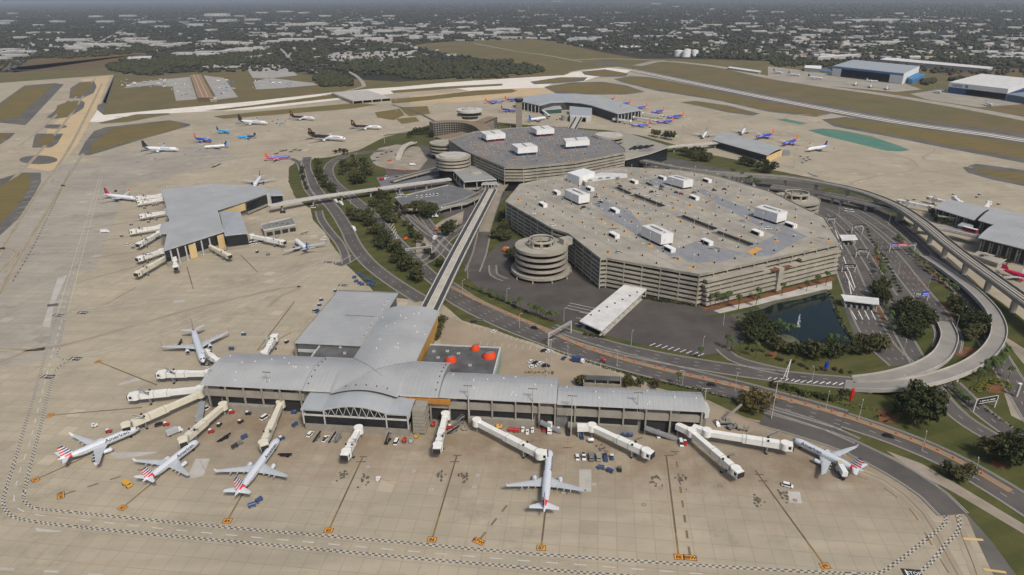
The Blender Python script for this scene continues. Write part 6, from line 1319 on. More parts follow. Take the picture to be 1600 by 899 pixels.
# ================================================================ vehicles
carw = P_('car_white', (.7, .7, .69)); cark = P_('car_black', (.025, .025, .028)); carg = P_('car_grey', (.16, .165, .17)); cars_ = P_('car_silver', (.42, .43, .44)); carr = P_('car_red', (.42, .02, .025)); carb = P_('car_blue', (.03, .07, .2)); rubber = tyre; cargl = acgl; equip = mat('equipment_grey', (.2, .2, .2), .7, (.12, .12, .12), .8); tugb = P_('tug_blue', (.03, .06, .16)); amber = P_('amber', (.6, .33, .04))
def wheels(r, xs, y, rad=.34):
    for x in xs:
        for s in (-1, 1): b = MB(); b.tube((x, s * (y - .22), rad), (x, s * y, rad), rad, rad, rubber, 10); b.build('wheel', r)
def car(m, nm='car', cat='car', L=4.6, W=1.85, H=1.45, cab=(-.36, .22), hood=.55, lights=True):
    r = thing(nm, '', cat); b = MB(); x = L / 2; zb = .3; zh = H * hood + .1
    b.loft([[(xx, -W / 2 * q, zb), (xx, W / 2 * q, zb), (xx, W / 2 * q, z - .12), (xx, W / 2 * (q - .07), z), (xx, -W / 2 * (q - .07), z), (xx, -W / 2 * q, z - .12)] for xx, q, z in ((-x, .9, zh - .08), (-x + .25, 1, zh + .02), (x * .3, 1, zh), (x - .5, .97, zh - .12), (x, .84, zh - .3))], m, False); b.build('body', r)
    x0, x1 = cab[0] * L, cab[1] * L; w0, w1 = W / 2 * .95, W / 2 * .76; b = MB()
    b.loft([[(x0, -w0, zh - .02), (x1 + .55, -w0, zh - .02), (x1 + .55, w0, zh - .02), (x0, w0, zh - .02)], [(x0 + .35, -w1, H - .08), (x1 - .2, -w1, H - .08), (x1 - .2, w1, H - .08), (x0 + .35, w1, H - .08)]], cargl, False); b.build('window', r)
    b = MB(); b.prism([(x0 + .3, -w1 - .02), (x1 - .15, -w1 - .02), (x1 - .15, w1 + .02), (x0 + .3, w1 + .02)], H - .079, H, m); b.build('roof', r)
    wheels(r, (-L * .3, L * .31), W / 2 + .01); return r
def van(m, L=5.4, W=2.0, H=2.2): return car(m, 'van', 'van', L, W, H, (-.46, .27), .42)
def pickup(m):
    r = car(m, 'pickup_truck', 'pickup truck', 5.6, 2.0, 1.8, (-.12, .2), .48); b = MB(); b.box(-1.75, 0, .995, 1.9, 1.6, .05, rubber); b.build('bed', r); return r
def boxtruck(mb_, mc, L=8, nm='box_truck', cat='truck', H=3.3):
    r = thing(nm, '', cat); b = MB(); b.box(-1.0, 0, H / 2 + .5, L - 2.4, 2.4, H - .9, mb_); b.build('cargo_box', r); b = MB(); b.loft([[(L / 2 - 2.1, -1.1, .45), (L / 2, -1.1, .45), (L / 2, 1.1, .45), (L / 2 - 2.1, 1.1, .45)], [(L / 2 - 2.1, -1.1, 1.5), (L / 2, -1.1, 1.5), (L / 2, 1.1, 1.5), (L / 2 - 2.1, 1.1, 1.5)], [(L / 2 - 2.1, -1.0, 2.5), (L / 2 - .6, -1.0, 2.5), (L / 2 - .6, 1.0, 2.5), (L / 2 - 2.1, 1.0, 2.5)]], mc, False); b.build('cab', r)
    b = MB(); b.box(L / 2 - .22, 0, 1.95, .1, 1.8, .75, cargl); b.build('windscreen', r); b = MB(); b.box(-.3, 0, .6, L - 1, 1.0, .3, rubber); b.build('chassis', r); wheels(r, (-L * .3, L * .32), 1.2, .48); return r
def tug(m):
    r = thing('baggage_tug', '', 'baggage tug'); b = MB(); b.box(.3, 0, .75, 2.6, 1.5, .7, m); b.box(-.9, 0, .95, .7, 1.5, 1.1, m); b.build('body', r); b = MB()
    for s in (-.65, .65): b.bar((-.5, s, 1.1), (-.5, s, 2.0), .08, .08, equip)
    b.box(-.4, 0, 2.02, 1.3, 1.5, .08, carw); b.build('roof', r); b = MB(); b.box(-.3, 0, 1.3, .6, .6, .5, rubber); b.build('seat', r); wheels(r, (-.8, 1.0), .78, .36); return r
def cart(m, cover=True):
    r = thing('baggage_cart', '', 'baggage cart'); b = MB(); b.box(0, 0, .62, 3.2, 1.6, .16, equip); b.build('bed', r); b = MB(); b.box(0, 0, 1.25, 2.9, 1.5, 1.0, m); b.build('curtain', r) if cover else None; b = MB(); b.loft([[(-1.55, -.8, 1.8), (1.55, -.8, 1.8), (1.55, .8, 1.8), (-1.55, .8, 1.8)], [(-1.5, -.5, 2.05), (1.5, -.5, 2.05), (1.5, .5, 2.05), (-1.5, .5, 2.05)]], m, False); b.build('roof', r); b = MB(); b.bar((1.6, 0, .55), (2.5, 0, .45), .1, .1, equip); b.build('tow_bar', r); wheels(r, (-1.1, 1.1), .8, .28); return r
def loader(m):
    r = thing('belt_loader', '', 'belt loader'); b = MB(); b.box(0, 0, .7, 4.6, 1.7, .6, m); b.box(1.2, .5, 1.2, 1.2, .7, .5, m); b.build('body', r); b = MB(); b.bar((-3.6, -.2, .9), (3.8, -.2, 2.1), .95, .3, rubber); b.build('belt', r); b = MB(); b.bar((-3.6, .35, 1.1), (3.8, .35, 2.5), .07, .07, trim); b.build('handrail', r); wheels(r, (-1.5, 1.5), .85, .38); return r
def stairs_(m):
    r = thing('boarding_stairs', '', 'boarding stairs'); b = MB(); b.box(0, 0, .6, 5, 1.8, .4, m); b.build('chassis', r); b = MB()
    for k in range(10): b.box(-2.4 + k * .45, 0, .9 + k * .28, .5, 1.4, .1, m)
    b.box(2.6, 0, 3.5, 1.2, 1.6, .12, m); b.build('steps', r)
    for s in (-.75, .75): b = MB(); b.bar((-2.4, s, 1.9), (2.0, s, 4.6), .08, .08, trim); b.bar((2.0, s, 4.6), (3.1, s, 4.6), .08, .08, trim); b.bar((2.4, s, .8), (2.4, s, 3.5), .1, .1, m); b.build('handrail', r)
    wheels(r, (-1.8, 1.8), .9, .36); return r
def tank(m, cat='tank trailer'):
    r = thing('tank_trailer', '', cat); b = MB(); b.loft([[(xx, q * math.cos(k * math.pi / 6), 1.5 + q * math.sin(k * math.pi / 6)) for k in range(12)] for xx, q in ((-1.5, .5), (-1.3, .85), (1.3, .85), (1.5, .5))], m); b.build('tank', r); b = MB(); b.box(0, 0, .55, 3, 1.2, .2, equip); b.bar((1.5, 0, .5), (2.6, 0, .4), .1, .1, equip); b.build('frame', r); wheels(r, (-.6, .6), .8, .36); return r
def catering():
    r = boxtruck(carw, carw, 8.4, 'catering_truck', 'catering truck', 3.4); r2 = [c for c in ALL if c.parent == r and c.name.startswith('cargo_box')][0]; r2.location.z = 1.6; b = MB()
    for s in (-.8, .8): b.bar((-3.4, s, 1.0), (1.2, s, 2.5), .15, .2, equip); b.bar((1.2, s, 1.0), (-3.4, s, 2.5), .15, .2, equip)
    b.build('scissor_lift', r); b = MB(); b.box(3.2, 0, 5.2, 2.2, 2.2, .2, mat('beige_panel', (.5, .46, .33), .7)); b.build('platform', r); return r
def generator(m):
    r = thing('ground_power_unit', '', 'ground power unit'); b = MB(); b.box(0, 0, 1.1, 2.8, 1.6, 1.2, m); b.build('housing', r); b = MB(); b.box(.4, 0, 1.75, 1.2, 1.1, .12, equip); b.bar((1.4, 0, .6), (2.4, 0, .4), .1, .1, equip); b.build('grille', r); wheels(r, (-.8, .8), .8, .3); return r
PT = {}
def veh(kind, m, *a):
    k = (kind, m.name)
    if k not in PT: PT[k] = {'car': car, 'van': van, 'pickup': pickup, 'tug': tug, 'cart': cart, 'loader': loader, 'stairs': stairs_, 'tank': tank, 'gen': generator, 'suv': lambda q: car(q, 'car', 'car', 4.9, 2.0, 1.8, (-.44, .2), .5), 'truck': lambda q: boxtruck(q, carw), 'catering': lambda q: catering(), 'tractor': lambda q: boxtruck(q, q, 5.5, 'service_truck', 'truck', 1.9)}[kind](m)
    return PT[k]
def put(kind, m, x, y, ang, label, group=None, z=.1):
    return place(veh(kind, m), G(x, y, z), R(ang), label, group)
V = [('van', carw, 321, 641, 50, 'white van under the left end of the vaulted terminal'), ('tug', cark, 343, 666, 80, 'black tug between the two left cream bridges'), ('loader', cark, 350, 687, 50, 'black belt loader before the second flag-tailed airliner'), ('tug', cark, 376, 661, 60, 'small black tug alone under the left terminal wing'), ('tug', cark, 388, 648, 0, 'dark tug by the left gate wall'), ('van', carw, 414, 654, 60, 'white van left of the third cream bridge'), ('gen', carb, 460, 646, 0, 'blue white-topped unit near the pavilion left wall'), ('cart', tugb, 461, 666, 60, 'blue cart at the left corner of the pavilion'),
 ('cart', tugb, 382, 685, 50, 'blue cart leading a short train to the long airliner'), ('cart', equip, 374, 695, 50, 'grey cart in the middle of the short cart train'), ('cart', cark, 367, 700, 50, 'last dark cart of the short cart train'), ('tug', carb, 440, 687, 40, 'blue tug at the nose of the long airliner'),
 ('suv', carw, 485, 680, 75, 'white car, first in the row before the pavilion'), ('loader', equip, 495, 686, 75, 'dark belt loader, second in the row before the pavilion'), ('pickup', carw, 509, 687, 75, 'white pickup, third in the row before the pavilion'), ('loader', cars_, 519, 687, 75, 'pale belt loader, fourth in the row before the pavilion'), ('stairs', equip, 528, 688, 75, 'dark boarding stairs, right end of the row before the pavilion'),
 ('stairs', cark, 606, 691, 75, 'black stairs left of the white van by the pavilion'), ('van', carw, 620, 692, 80, 'white van right of the empty pavilion bridge'), ('tank', carr, 632, 691, 80, 'red tank trailer beside the white pavilion van'), ('gen', cars_, 643, 691, 80, 'pale unit at the right pavilion corner'), ('tank', amber, 659, 672, 20, 'yellow tank at the stair tower'), ('gen', amber, 651, 684, 80, 'yellow unit below the stair tower'), ('tank', carr, 677, 666, 75, 'red tank right of the stair tower'),
 ('stairs', equip, 717, 663, 30, 'grey stairs right of the turned-out bridge'), ('loader', equip, 708, 675, 40, 'grey loader right of the turned-out bridge'), ('gen', wallc, 726, 672, 0, 'beige unit under the boarded wall'), ('gen', yel, 780, 669, 0, 'yellow unit before the gate wall'),
 ('cart', carr, 799, 674, 0, 'red cart, left one before the middle gate wall'), ('cart', carr, 807, 675, 0, 'red cart, right one before the middle gate wall'), ('tug', carw, 817, 674, -95, 'white tug, left of three right of the red carts'), ('tug', carw, 824, 678, -95, 'white tug, middle and lowest of three right of the red carts'), ('tug', carw, 832, 675, -95, 'white tug, right of three right of the red carts'), ('pickup', carr, 850, 671, -95, 'red and white pickup under the grey ramp'), ('truck', carw, 859, 673, -95, 'white truck under the right terminal columns'), ('tug', carr, 872, 674, -95, 'red tug between the white truck and black van'), ('van', cark, 888, 677, -95, 'black van left of the bridge walkway'),
 ('stairs', tugb, 909, 683, 90, 'blue-grey stairs under the bridge walkway'), ('tank', carw, 923, 691, 0, 'white tank beside the blue-grey stairs'), ('gen', tugb, 975, 682, 0, 'blue unit under the right gate wall'), ('gen', carb, 984, 682, 0, 'second blue unit under the right gate wall, right one'), ('van', carw, 1028, 681, -92, 'white van between the right stands'), ('van', carw, 1064, 694, -95, 'white van beside a red tug at the right stand'), ('tug', carr, 1070, 694, -95, 'red tug beside the white van at the right stand'),
 ('car', carw, 902, 716, -92, 'white car, left end of the six-vehicle row'), ('pickup', carw, 912, 715, -92, 'white pickup, second in the six-vehicle row'), ('tractor', equip, 924, 717, -92, 'grey service truck, third in the six-vehicle row'), ('tractor', wallc, 935, 717, -92, 'beige service truck, fourth in the six-vehicle row'), ('pickup', tugb, 946, 717, -92, 'blue pickup, fifth in the six-vehicle row'), ('tug', carb, 956, 717, -92, 'blue tug, right end of the six-vehicle row'), ('cart', tugb, 939, 733, -10, 'blue cart, left of three below the six-vehicle row'), ('cart', tugb, 953, 738, -35, 'blue cart, middle of three below the six-vehicle row'), ('gen', cark, 968, 736, 90, 'dark unit, right of three below the six-vehicle row'),
 ('pickup', carw, 1120, 663, -85, 'white pickup beside the tilted crane'), ('tractor', equip, 1143, 670, 20, 'grey truck below the tilted crane'), ('tractor', wallc, 1160, 672, -15, 'beige truck right of the tilted crane'), ('catering', carw, 1313, 743, 85, 'catering truck raised at the tail of the rightmost airliner'), ('suv', carw, 1230, 760, -25, 'white car alone on the right stands'),
 ('loader', cark, 148, 717, 110, 'black belt loader under the leftmost airliner'), ('tug', carw, 148, 667, 40, 'white tug above the leftmost airliner'), ('suv', cark, 250, 665, 30, 'black car between the two left bridges'), ('truck', cars_, 273, 678, 45, 'grey truck beside the second cream bridge'), ('tractor', amber, 199, 759, -35, 'yellow and white truck before the second airliner tail'), ('cart', carb, 394, 792, 30, 'blue cart behind the long airliner tail, lower one'), ('cart', carb, 405, 784, 60, 'blue cart behind the long airliner tail, upper one'), ('loader', cark, 446, 713, -12, 'black belt loader by the wing of the long airliner'), ('tug', carw, 591, 751, 80, 'white tug alone between stands 85 and 86'),
 ('cart', tugb, 497, 489, 40, 'blue cart train end beside the flat grey building'), ('tug', carb, 502, 470, 20, 'blue tug, upper one beside the flat grey building'), ('tug', carb, 499, 478, 20, 'blue tug, lower one beside the flat grey building'), ('van', cars_, 494, 487, 40, 'silver van beside the flat grey building'), ('tug', carb, 524, 456, 80, 'blue tug at the far corner of flat grey building'), ('tug', cark, 448, 536, 70, 'dark tug on the ramp behind the terminal'), ('tug', carb, 381, 524, 0, 'blue tug right of the red-finned airliner'), ('cart', carb, 362, 547, 0, 'blue cart near the wingtip of the red-finned airliner'), ('loader', cark, 281, 539, 95, 'black loader under the left wing of red-finned airliner'), ('tug', carb, 317, 570, 90, 'blue tug at the nose of the red-finned airliner'),
 ('truck', carw, 165, 364, 5, 'white box truck alone on the left taxi lane'), ('tractor', cark, 442, 333, 10, 'black tank truck behind the left pier service block'), ('suv', carw, 405, 344, 30, 'white car right of the left pier'), ('van', carw, 489, 325, 0, 'white van at the end of the left guideway'), ('truck', carw, 524, 316, -50, 'white truck, left of two on the grass verge'), ('truck', carw, 533, 320, -50, 'white truck, right of two on the grass verge'), ('truck', carw, 553, 360, -60, 'white truck driving on the left service road'), ('loader', cars_, 476, 366, 20, 'grey loader left of the small blue-tailed airliner'), ('stairs', carw, 505, 376, 10, 'white stairs right of small blue-tailed airliner'), ('tug', cark, 402, 395, 80, 'dark tug below the white van row'), ('cart', equip, 419, 399, 20, 'grey cart below the white van row'),
 ('tank', cark, 181, 300, 60, 'black and white round-tanked unit behind the left docked airliner'), ('suv', carw, 200, 384, 10, 'white car left of the left pier bridges'), ('pickup', carw, 257, 293, 10, 'white pickup at the far corner of the left pier'),
 ('suv', cark, 835, 514, -28, 'black car driving below the palm row'), ('suv', cark, 1112, 603, -12, 'black car in the lower lanes behind the terminal'), ('suv', cark, 1388, 683, -25, 'black car driving at right of the lower road'), ('suv', cark, 1338, 600, -5, 'black car where the looping ramp begins'), ('suv', cark, 531, 257, 110, 'dark car on the upper left road bend'), ('suv', carg, 521, 277, -80, 'grey car below the upper left road bend'), ('car', carw, 772, 519, 30, 'white car alone in the small tan car park'), ('car', cark, 740, 504, 30, 'black car at the far end of the tan car park'), ('car', carg, 751, 501, 25, 'grey car at the far end of the tan car park'),
 ('car', carw, 858, 550, 30, 'white car at the near edge of the tan car park'), ('car', cark, 850, 549, 30, 'black car at the near edge of the tan car park'), ('car', carw, 830, 566, 30, 'white car, back left of the parked cluster'), ('car', cark, 837, 568, 30, 'black car in the middle of the parked cluster'), ('car', carw, 844, 569, 30, 'white car, back right of the parked cluster'), ('car', carw, 832, 574, 10, 'white car, front left of the parked cluster'), ('suv', cark, 853, 573, 0, 'black car, right of the parked cluster by the bush'), ('car', carb, 881, 561, 60, 'dark blue car beside the blue dump container'),
 ('truck', tugb, 903, 566, -20, 'blue dump container truck behind the cooling plant'), ('tank', carr, 943, 566, -20, 'red machine behind the dump container'), ('truck', mat('bus_orange', (.6, .2, .04), .6), 790, 392, 60, 'orange and white truck at the left of the helix ramp')]
for k, m, x, y, a, l in V: put(k, m, x, y, a, l)
def row(kind, m, pts, ang, label, group, z=.1):
    for q in pts: put(kind, m, q[0], q[1], ang, label, group, z)
row('van', carw, [(392, 382), (398, 381), (403, 380), (409, 379), (414, 378), (420, 378)], -100, 'white van in the tight row under the left pier bridge', 'white vans at the left pier')
row('suv', carw, [(293, 405), (305, 401), (317, 398), (322, 396), (340, 397), (367, 388), (373, 387), (379, 386)], 75, 'white car parked along the near wall of the left pier', 'white cars along the left pier wall')
row('cart', tugb, [(562, 430), (567, 433), (554, 435), (557, 441), (562, 444), (566, 446), (573, 439), (578, 440), (584, 443), (576, 446), (582, 447)], 20, 'dark blue cart in the cluster on the apron corner', 'blue carts on the apron corner')
row('van', carw, [(652, 309), (659.5, 308.4), (667, 307.5), (672.5, 306.8), (678, 306.2), (684, 305.5)], 75, 'white van in the row on the raised rental deck', 'white vans on the rental deck', 6.05)
put('van', carw, 632, 308, -30, 'white minibus at the left corner of the rental deck', z=6.05); put('car', carw, 626, 305, 20, 'white car behind the minibus on the rental deck', z=6.05)
put('truck', carr, 598, 282, 40, 'red van at left end of the upper car park'); put('van', carw, 604, 278, -10, 'white van behind the red van in the upper car park')
row('car', cark, [(620, 277), (630, 276), (655, 277)], 10, 'black car in the upper car park', 'black cars of the upper car park')
put('tractor', mat('excavator_orange', (.65, .13, .03), .6), 609, 252, 30, 'orange excavator truck in the fenced works yard'); put('tractor', mat('excavator_orange', (.65, .13, .03)), 683, 360, 70, 'orange-red machine in the road works'); put('tractor', mat('excavator_orange', (.65, .13, .03)), 634, 375, 60, 'orange machine at the road junction island'); put('truck', carw, 680, 374, 80, 'white truck at the road works')
row('suv', carg, [(585, 252), (590, 247), (597, 242), (604, 239), (612, 238), (584, 258), (620, 243)], 35, 'dark parked vehicle round the edge of the works yard', 'vehicles round the works yard')
put('truck', cars_, 676, 238, -30, 'silver tanker lorry left of the terminal garage'); put('truck', carw, 645, 259, 10, 'long white site cabin in the works yard')
for x, y, a, m, l in ((882, 309.5, 20, cars_, 'silver car'), (937, 314, -10, carw, 'white car'), (931, 309, -10, carg, 'grey car'), (938, 317, -10, cark, 'black car'), (935, 320, -10, cars_, 'silver car'), (922, 327, 20, cars_, 'silver car'), (912, 325, 30, cark, 'black car'), (833, 335, 10, carw, 'white car'), (864, 353.5, 10, carw, 'white car'), (969, 292, 0, cark, 'black car'), (1012, 288, -20, cark, 'black car'), (1016, 290, -20, cark, 'black car'), (1024, 292.5, 0, carw, 'white car'), (1034, 293, -10, cark, 'black car'), (1033, 297, -10, carg, 'grey car'), (1018, 301, 30, cark, 'black car'), (1028, 306, 0, carw, 'white car'), (1012, 309, 0, carw, 'white car'), (1057, 302, -30, carb, 'blue car'), (1064, 304, -10, carr, 'red car'), (1085, 302, -20, carg, 'grey car'), (1116, 298.5, 0, cark, 'black car'), (1132, 297, 30, cark, 'black car'), (1161, 346, -10, cars_, 'silver car'), (1192, 358.5, -10, carw, 'white car'), (1201, 358, -10, carw, 'white car'), (967, 395, 20, cars_, 'silver car')):
    put('suv', m, x, y, a, l + ' parked on the octagonal garage deck', 'parked cars on the octagonal garage deck: ' + l, GZ + .06)
# tram and other specials
r = thing('tram', 'red and white tram on the guideway into the right-hand pier', 'tram', G(1515, 360, 8.6)); q0, q1 = G(1504, 358, 9), G(1526, 364, 9); b = MB(); obox(b, q0, q1, 3.2, 8.6, 11.6, carr); b.build('body', r); b = MB(); obox(b, q0, q1, 3.26, 9.7, 11, acgl, -.5, -.5); b.build('window', r); b = MB(); obox(b, q0, q1, 3.0, 11.61, 11.9, carw); b.build('roof', r)
put('truck', mat('bus_cream', (.6, .5, .33), .6), 1537, 401, -10, 'cream bus parked under the right-hand pier')
row('van', carw, [(1323, 330), (1330, 331)], -15, 'white van on the right road under the straight elevated road', 'white vans under the elevated road')
def crane(loc, tip, m, label):
    r = thing('crane', label, 'crane', G(*loc, 0)); q = G(*loc, 0); b = MB(); b.box(q.x, q.y, 1.3, 6, 2.6, 1.4, m); b.build('carrier', r); b = MB(); b.box(q.x + 1, q.y, 2.9, 2.2, 2.0, 1.7, m); b.build('cab', r); b = MB(); b.bar(q + Vector((-1, 0, 2.5)), Vector(tip), .9, .9, m); b.build('boom', r)
    for s in (-1, 1): b = MB(); b.bar(q + Vector((-2.6, s * 1.4, .55)), q + Vector((2.6, s * 1.4, .55)), .6, 1.0, rubber); b.build('track', r)
crane((1133, 662), G(1159, 632, 9) * 1, mat('crane_grey', (.3, .28, .24), .7), 'tilted crane with a long boom at the terminal right end'); crane((680, 340), G(690, 324, 16), carw, 'white crane with raised boom in the road works')
row('tug', cars_, [(1264, 271), (1268, 273), (1272, 275), (1276, 276)], -30, 'white equipment parked in line at the right apron fence', 'equipment at the right apron fence'); row('tug', equip, [(1251, 245), (1256, 249), (1260, 252), (1265, 250), (1254, 255), (1262, 246)], 10, 'grey equipment clustered right of the small curved pier', 'equipment by the small curved pier')
row('tug', equip, [(426, 190), (433, 194), (437, 197), (441, 193), (446, 190), (434, 188)], 10, 'cargo loader among the freighters on the cargo ramp', 'cargo loaders on the cargo ramp'); row('loader', equip, [(432, 241), (440, 237), (446, 236), (455, 238), (461, 235), (468, 236)], 15, 'dark container loader parked behind the lone violet airliner', 'loaders behind the violet airliner'); row('cart', sky_b, [(432, 193), (438, 194), (443, 194)], 10, 'pale blue container beside a freighter', 'blue containers on the cargo ramp')
row('tug', cars_, [(289, 241), (308, 237), (313, 234), (338, 217), (350, 219), (242, 249), (214, 253), (421, 205)], 10, 'pale tug scattered among the cargo jets', 'tugs among the cargo jets'); row('tug', equip, [(1428, 313), (1418, 314), (1530, 305), (1526, 309), (1560, 320), (1490, 305)], 15, 'grey tug near the right-hand pier bridges', 'tugs at the right-hand pier')
row('tug', equip, [(240, 322), (246, 321), (226, 326), (237, 343), (244, 344), (232, 348), (240, 372), (246, 373), (205, 352), (190, 370), (208, 388)], 15, 'grey tug among the bridges on the left of the left pier', 'tugs left of the left pier'); row('tug', cark, [(870, 188), (875, 186), (880, 188), (985, 195), (976, 194), (968, 192), (1000, 198), (1015, 200)], 15, 'dark tug below the arched far terminal', 'tugs below the arched terminal')
row('tug', carr, [(330, 676), (310, 655), (362, 646), (260, 665), (170, 676), (696, 672), (704, 669)], 15, 'small red cart loose on the apron by the terminal', 'red carts by the terminal')
rr2 = random.Random(5)
for cx, cy, n_, nx, ny, lab in ((225, 131, 34, 40, 8, 'parked truck in the far left lot beside the airfield grass'), (285, 143, 26, 18, 14, 'parked van beside the brown gabled building'), (350, 138, 26, 20, 16, 'parked truck right of the brown gabled building'), (425, 132, 18, 35, 8, 'parked truck in the far pale lot left of the road')):
    for k in range(n_):
        put(rr2.choice(('truck', 'van', 'suv')), rr2.choice((carw, carw, cars_, sky_b if 'right of' in lab or 'pale' in lab else carw)), cx + rr2.uniform(-nx, nx) * .9, cy + rr2.uniform(-ny, ny) * .8, rr2.choice((20, 110)), lab, lab.replace('parked', 'parked vehicles:'))
for k in range(40): put(rr2.choice(('suv', 'van')), rr2.choice((carw, carw, cars_)), 1440 + rr2.uniform(-60, 80), 0, 0, 'x') if False else None
# ================================================================ vegetation
def leaf_mat(name, a, b):
    n = NT(name, .85, .12); g = n.t.nodes.new('ShaderNodeNewGeometry')
    f = n.rng(n.noise(n.pos, .35, 3, .6), .3, .7); oi = n.t.nodes.new('ShaderNodeObjectInfo')
    m_ = n.math('ADD', n.math('MULTIPLY', f, .35), n.math('ADD', n.math('MULTIPLY', g.outputs['Random Per Island'], .4), n.math('MULTIPLY', oi.outputs['Random'], .25)))
    return n.out(n.mix(m_, a, b))
leaf1 = leaf_mat('oak_leaves', (.028, .033, .014), (.12, .122, .05)); leaf2 = leaf_mat('dark_leaves', (.016, .024, .01), (.075, .085, .032)); leaf3 = leaf_mat('brown_leaves', (.06, .05, .018), (.15, .12, .045)); palm_l = leaf_mat('palm_fronds', (.025, .042, .014), (.09, .12, .035)); hedge_y = leaf_mat('yellow_hedge_leaves', (.09, .11, .02), (.2, .21, .04)); hedge_d = leaf_mat('dark_hedge_leaves', (.012, .022, .008), (.04, .06, .02))
leaf4 = leaf_mat('olive_leaves', (.045, .043, .018), (.15, .138, .062)); bark = mat('bark', (.11, .085, .065), .95, (.065, .05, .04), 2.0)
def cards(mb, rr, centres, per, sz, m, sq=.8):
    for c_, rad in centres:
        for _ in range(per):
            d = Vector((rr.gauss(0, 1), rr.gauss(0, 1), rr.gauss(0, 1))).normalized() * rad * rr.random() ** .4; d.z *= sq
            p = c_ + d; n = (d.normalized() + Vector((rr.gauss(0, .6), rr.gauss(0, .6), rr.gauss(.3, .6)))).normalized(); e = n.cross(Vector((0, 0, 1)))
            if e.length < .05: e = Vector((1, 0, 0))
            e.normalize(); u = n.cross(e); s = sz * rr.uniform(.6, 1.25); a = rr.uniform(0, 6.28); e, u = e * math.cos(a) + u * math.sin(a), u * math.cos(a) - e * math.sin(a)
            mb.add([p - e * s * .5 - u * s * .3, p + e * s * .35 - u * s * .45, p + e * s * .55 + u * s * .3, p - e * s * .3 + u * s * .5], [[0, 1, 2, 3]], m)
def oak(seed, m, H=9.5, W=5.4, per=24, ncl=46, flat=.62):
    rr = random.Random(seed); r = thing('oak_tree', '', 'tree'); b = MB(); th = H * .34; b.tube((0, 0, 0), (.2, .1, th), .42, .3, bark, 7, False); tips = []
    for k in range(5):
        a = k * 1.257 + rr.uniform(-.3, .3); e = Vector((math.cos(a) * W * .5, math.sin(a) * W * .5, th + H * .28 * rr.uniform(.8, 1.2))); b.tube((.2, .1, th - .2), tuple(e), .22, .08, bark, 5, False); tips.append(e)
    b.build('trunk', r); b = MB(); cs = []
    for k in range(ncl):
        a = rr.uniform(0, 6.283); q = rr.random() ** .5; z = rr.uniform(-.75, 1); f = math.sqrt(max(.05, 1 - z * z * .85)); lob = 1 + .22 * math.sin(a * 3 + seed) + .12 * math.sin(a * 5 + 2 * seed)
        cs.append((Vector((math.cos(a) * W * f * q * lob, math.sin(a) * W * f * q * lob, H * .64 + z * H * .36 * flat / .62 * (.75 + .25 * q))), rr.uniform(1.0, 1.75)))
    cards(b, rr, cs, per, .95, m); b.build('crown', r); return r
def palm(seed, H=8.5, fr=15, ln=2.7):
    rr = random.Random(seed); r = thing('palm_tree', '', 'palm tree'); b = MB(); P = [Vector((.25 * math.sin(t * 2 + seed), .2 * math.sin(t * 1.5), H * t)) for t in (0, .35, .7, 1)]
    for k in range(3): b.tube(tuple(P[k]), tuple(P[k + 1]), .22 - .02 * k, .2 - .02 * k, bark, 6, False)
    b.build('trunk', r); b = MB()
    for k in range(fr):
        a = k * 2.4 + rr.uniform(-.2, .2); up = rr.uniform(-.3, 1.0); o = P[3]; d = Vector((math.cos(a), math.sin(a), 0)); n = Vector((-d.y, d.x, 0)); pts = []
        for j in range(5): t = j / 4; pts.append(o + d * ln * t * (1 - .15 * t) + Vector((0, 0, ln * (up * t * .75 - .85 * t * t))))
        for j in range(4):
            w0, w1 = (.25 + .55 * math.sin(math.pi * (j / 4 * .85 + .1))), (.25 + .55 * math.sin(math.pi * ((j + 1) / 4 * .85 + .1))) if j < 3 else .08
            for s in (-1, 1): q = [pts[j], pts[j + 1], pts[j + 1] + n * s * w1 - Vector((0, 0, .28 * w1)), pts[j] + n * s * w0 - Vector((0, 0, .28 * w0))]; b.poly(q if s < 0 else q[::-1], palm_l)
    b.build('fronds', r); return r
def bush(seed, m, rad=1.6):
    rr = random.Random(seed); b = MB(); cards(b, rr, [(Vector((rr.uniform(-.6, .6) * rad, rr.uniform(-.6, .6) * rad, rad * .5 + rr.uniform(-.1, .3) * rad)), rad * .6) for _ in range(7)], 22, .55, m); return b.build('shrub', centre=False)
OAK = [oak(k, leaf4 if k % 2 else leaf1, 8.5 + 1.3 * (k % 3), 4.6 + .6 * (k % 3), 17, 52) for k in range(5)]; DOAK = [oak(20 + k, leaf2, 10, 6, flat=.7) for k in range(3)]; BROWN = [oak(40, leaf3, 8, 4.6, 14, 34), oak(41, leaf3, 7, 4, 12, 30)]; PALM = [palm(k, 8 + .8 * k) for k in range(4)]; SHORT = [palm(9, 4.5, 16, 2.4), palm(10, 5, 17, 2.3)]; BUSH = [bush(1, leaf2), bush(2, leaf1)]
rt = random.Random(21); NTREE = [0]
def plant(kinds, pts, label, group, s=(.85, 1.2), jit=0):
    for q in pts:
        p = G(q[0] + rt.uniform(-jit, jit), q[1] + rt.uniform(-jit, jit) * .6, .12); k = rt.choice(kinds); sc_ = rt.uniform(*s) * (q[2] if len(q) > 2 else 1)
        place(k, p, rt.uniform(0, 6.28), label, group, (sc_ * rt.uniform(.9, 1.1), sc_, sc_ * rt.uniform(.85, 1.15)))
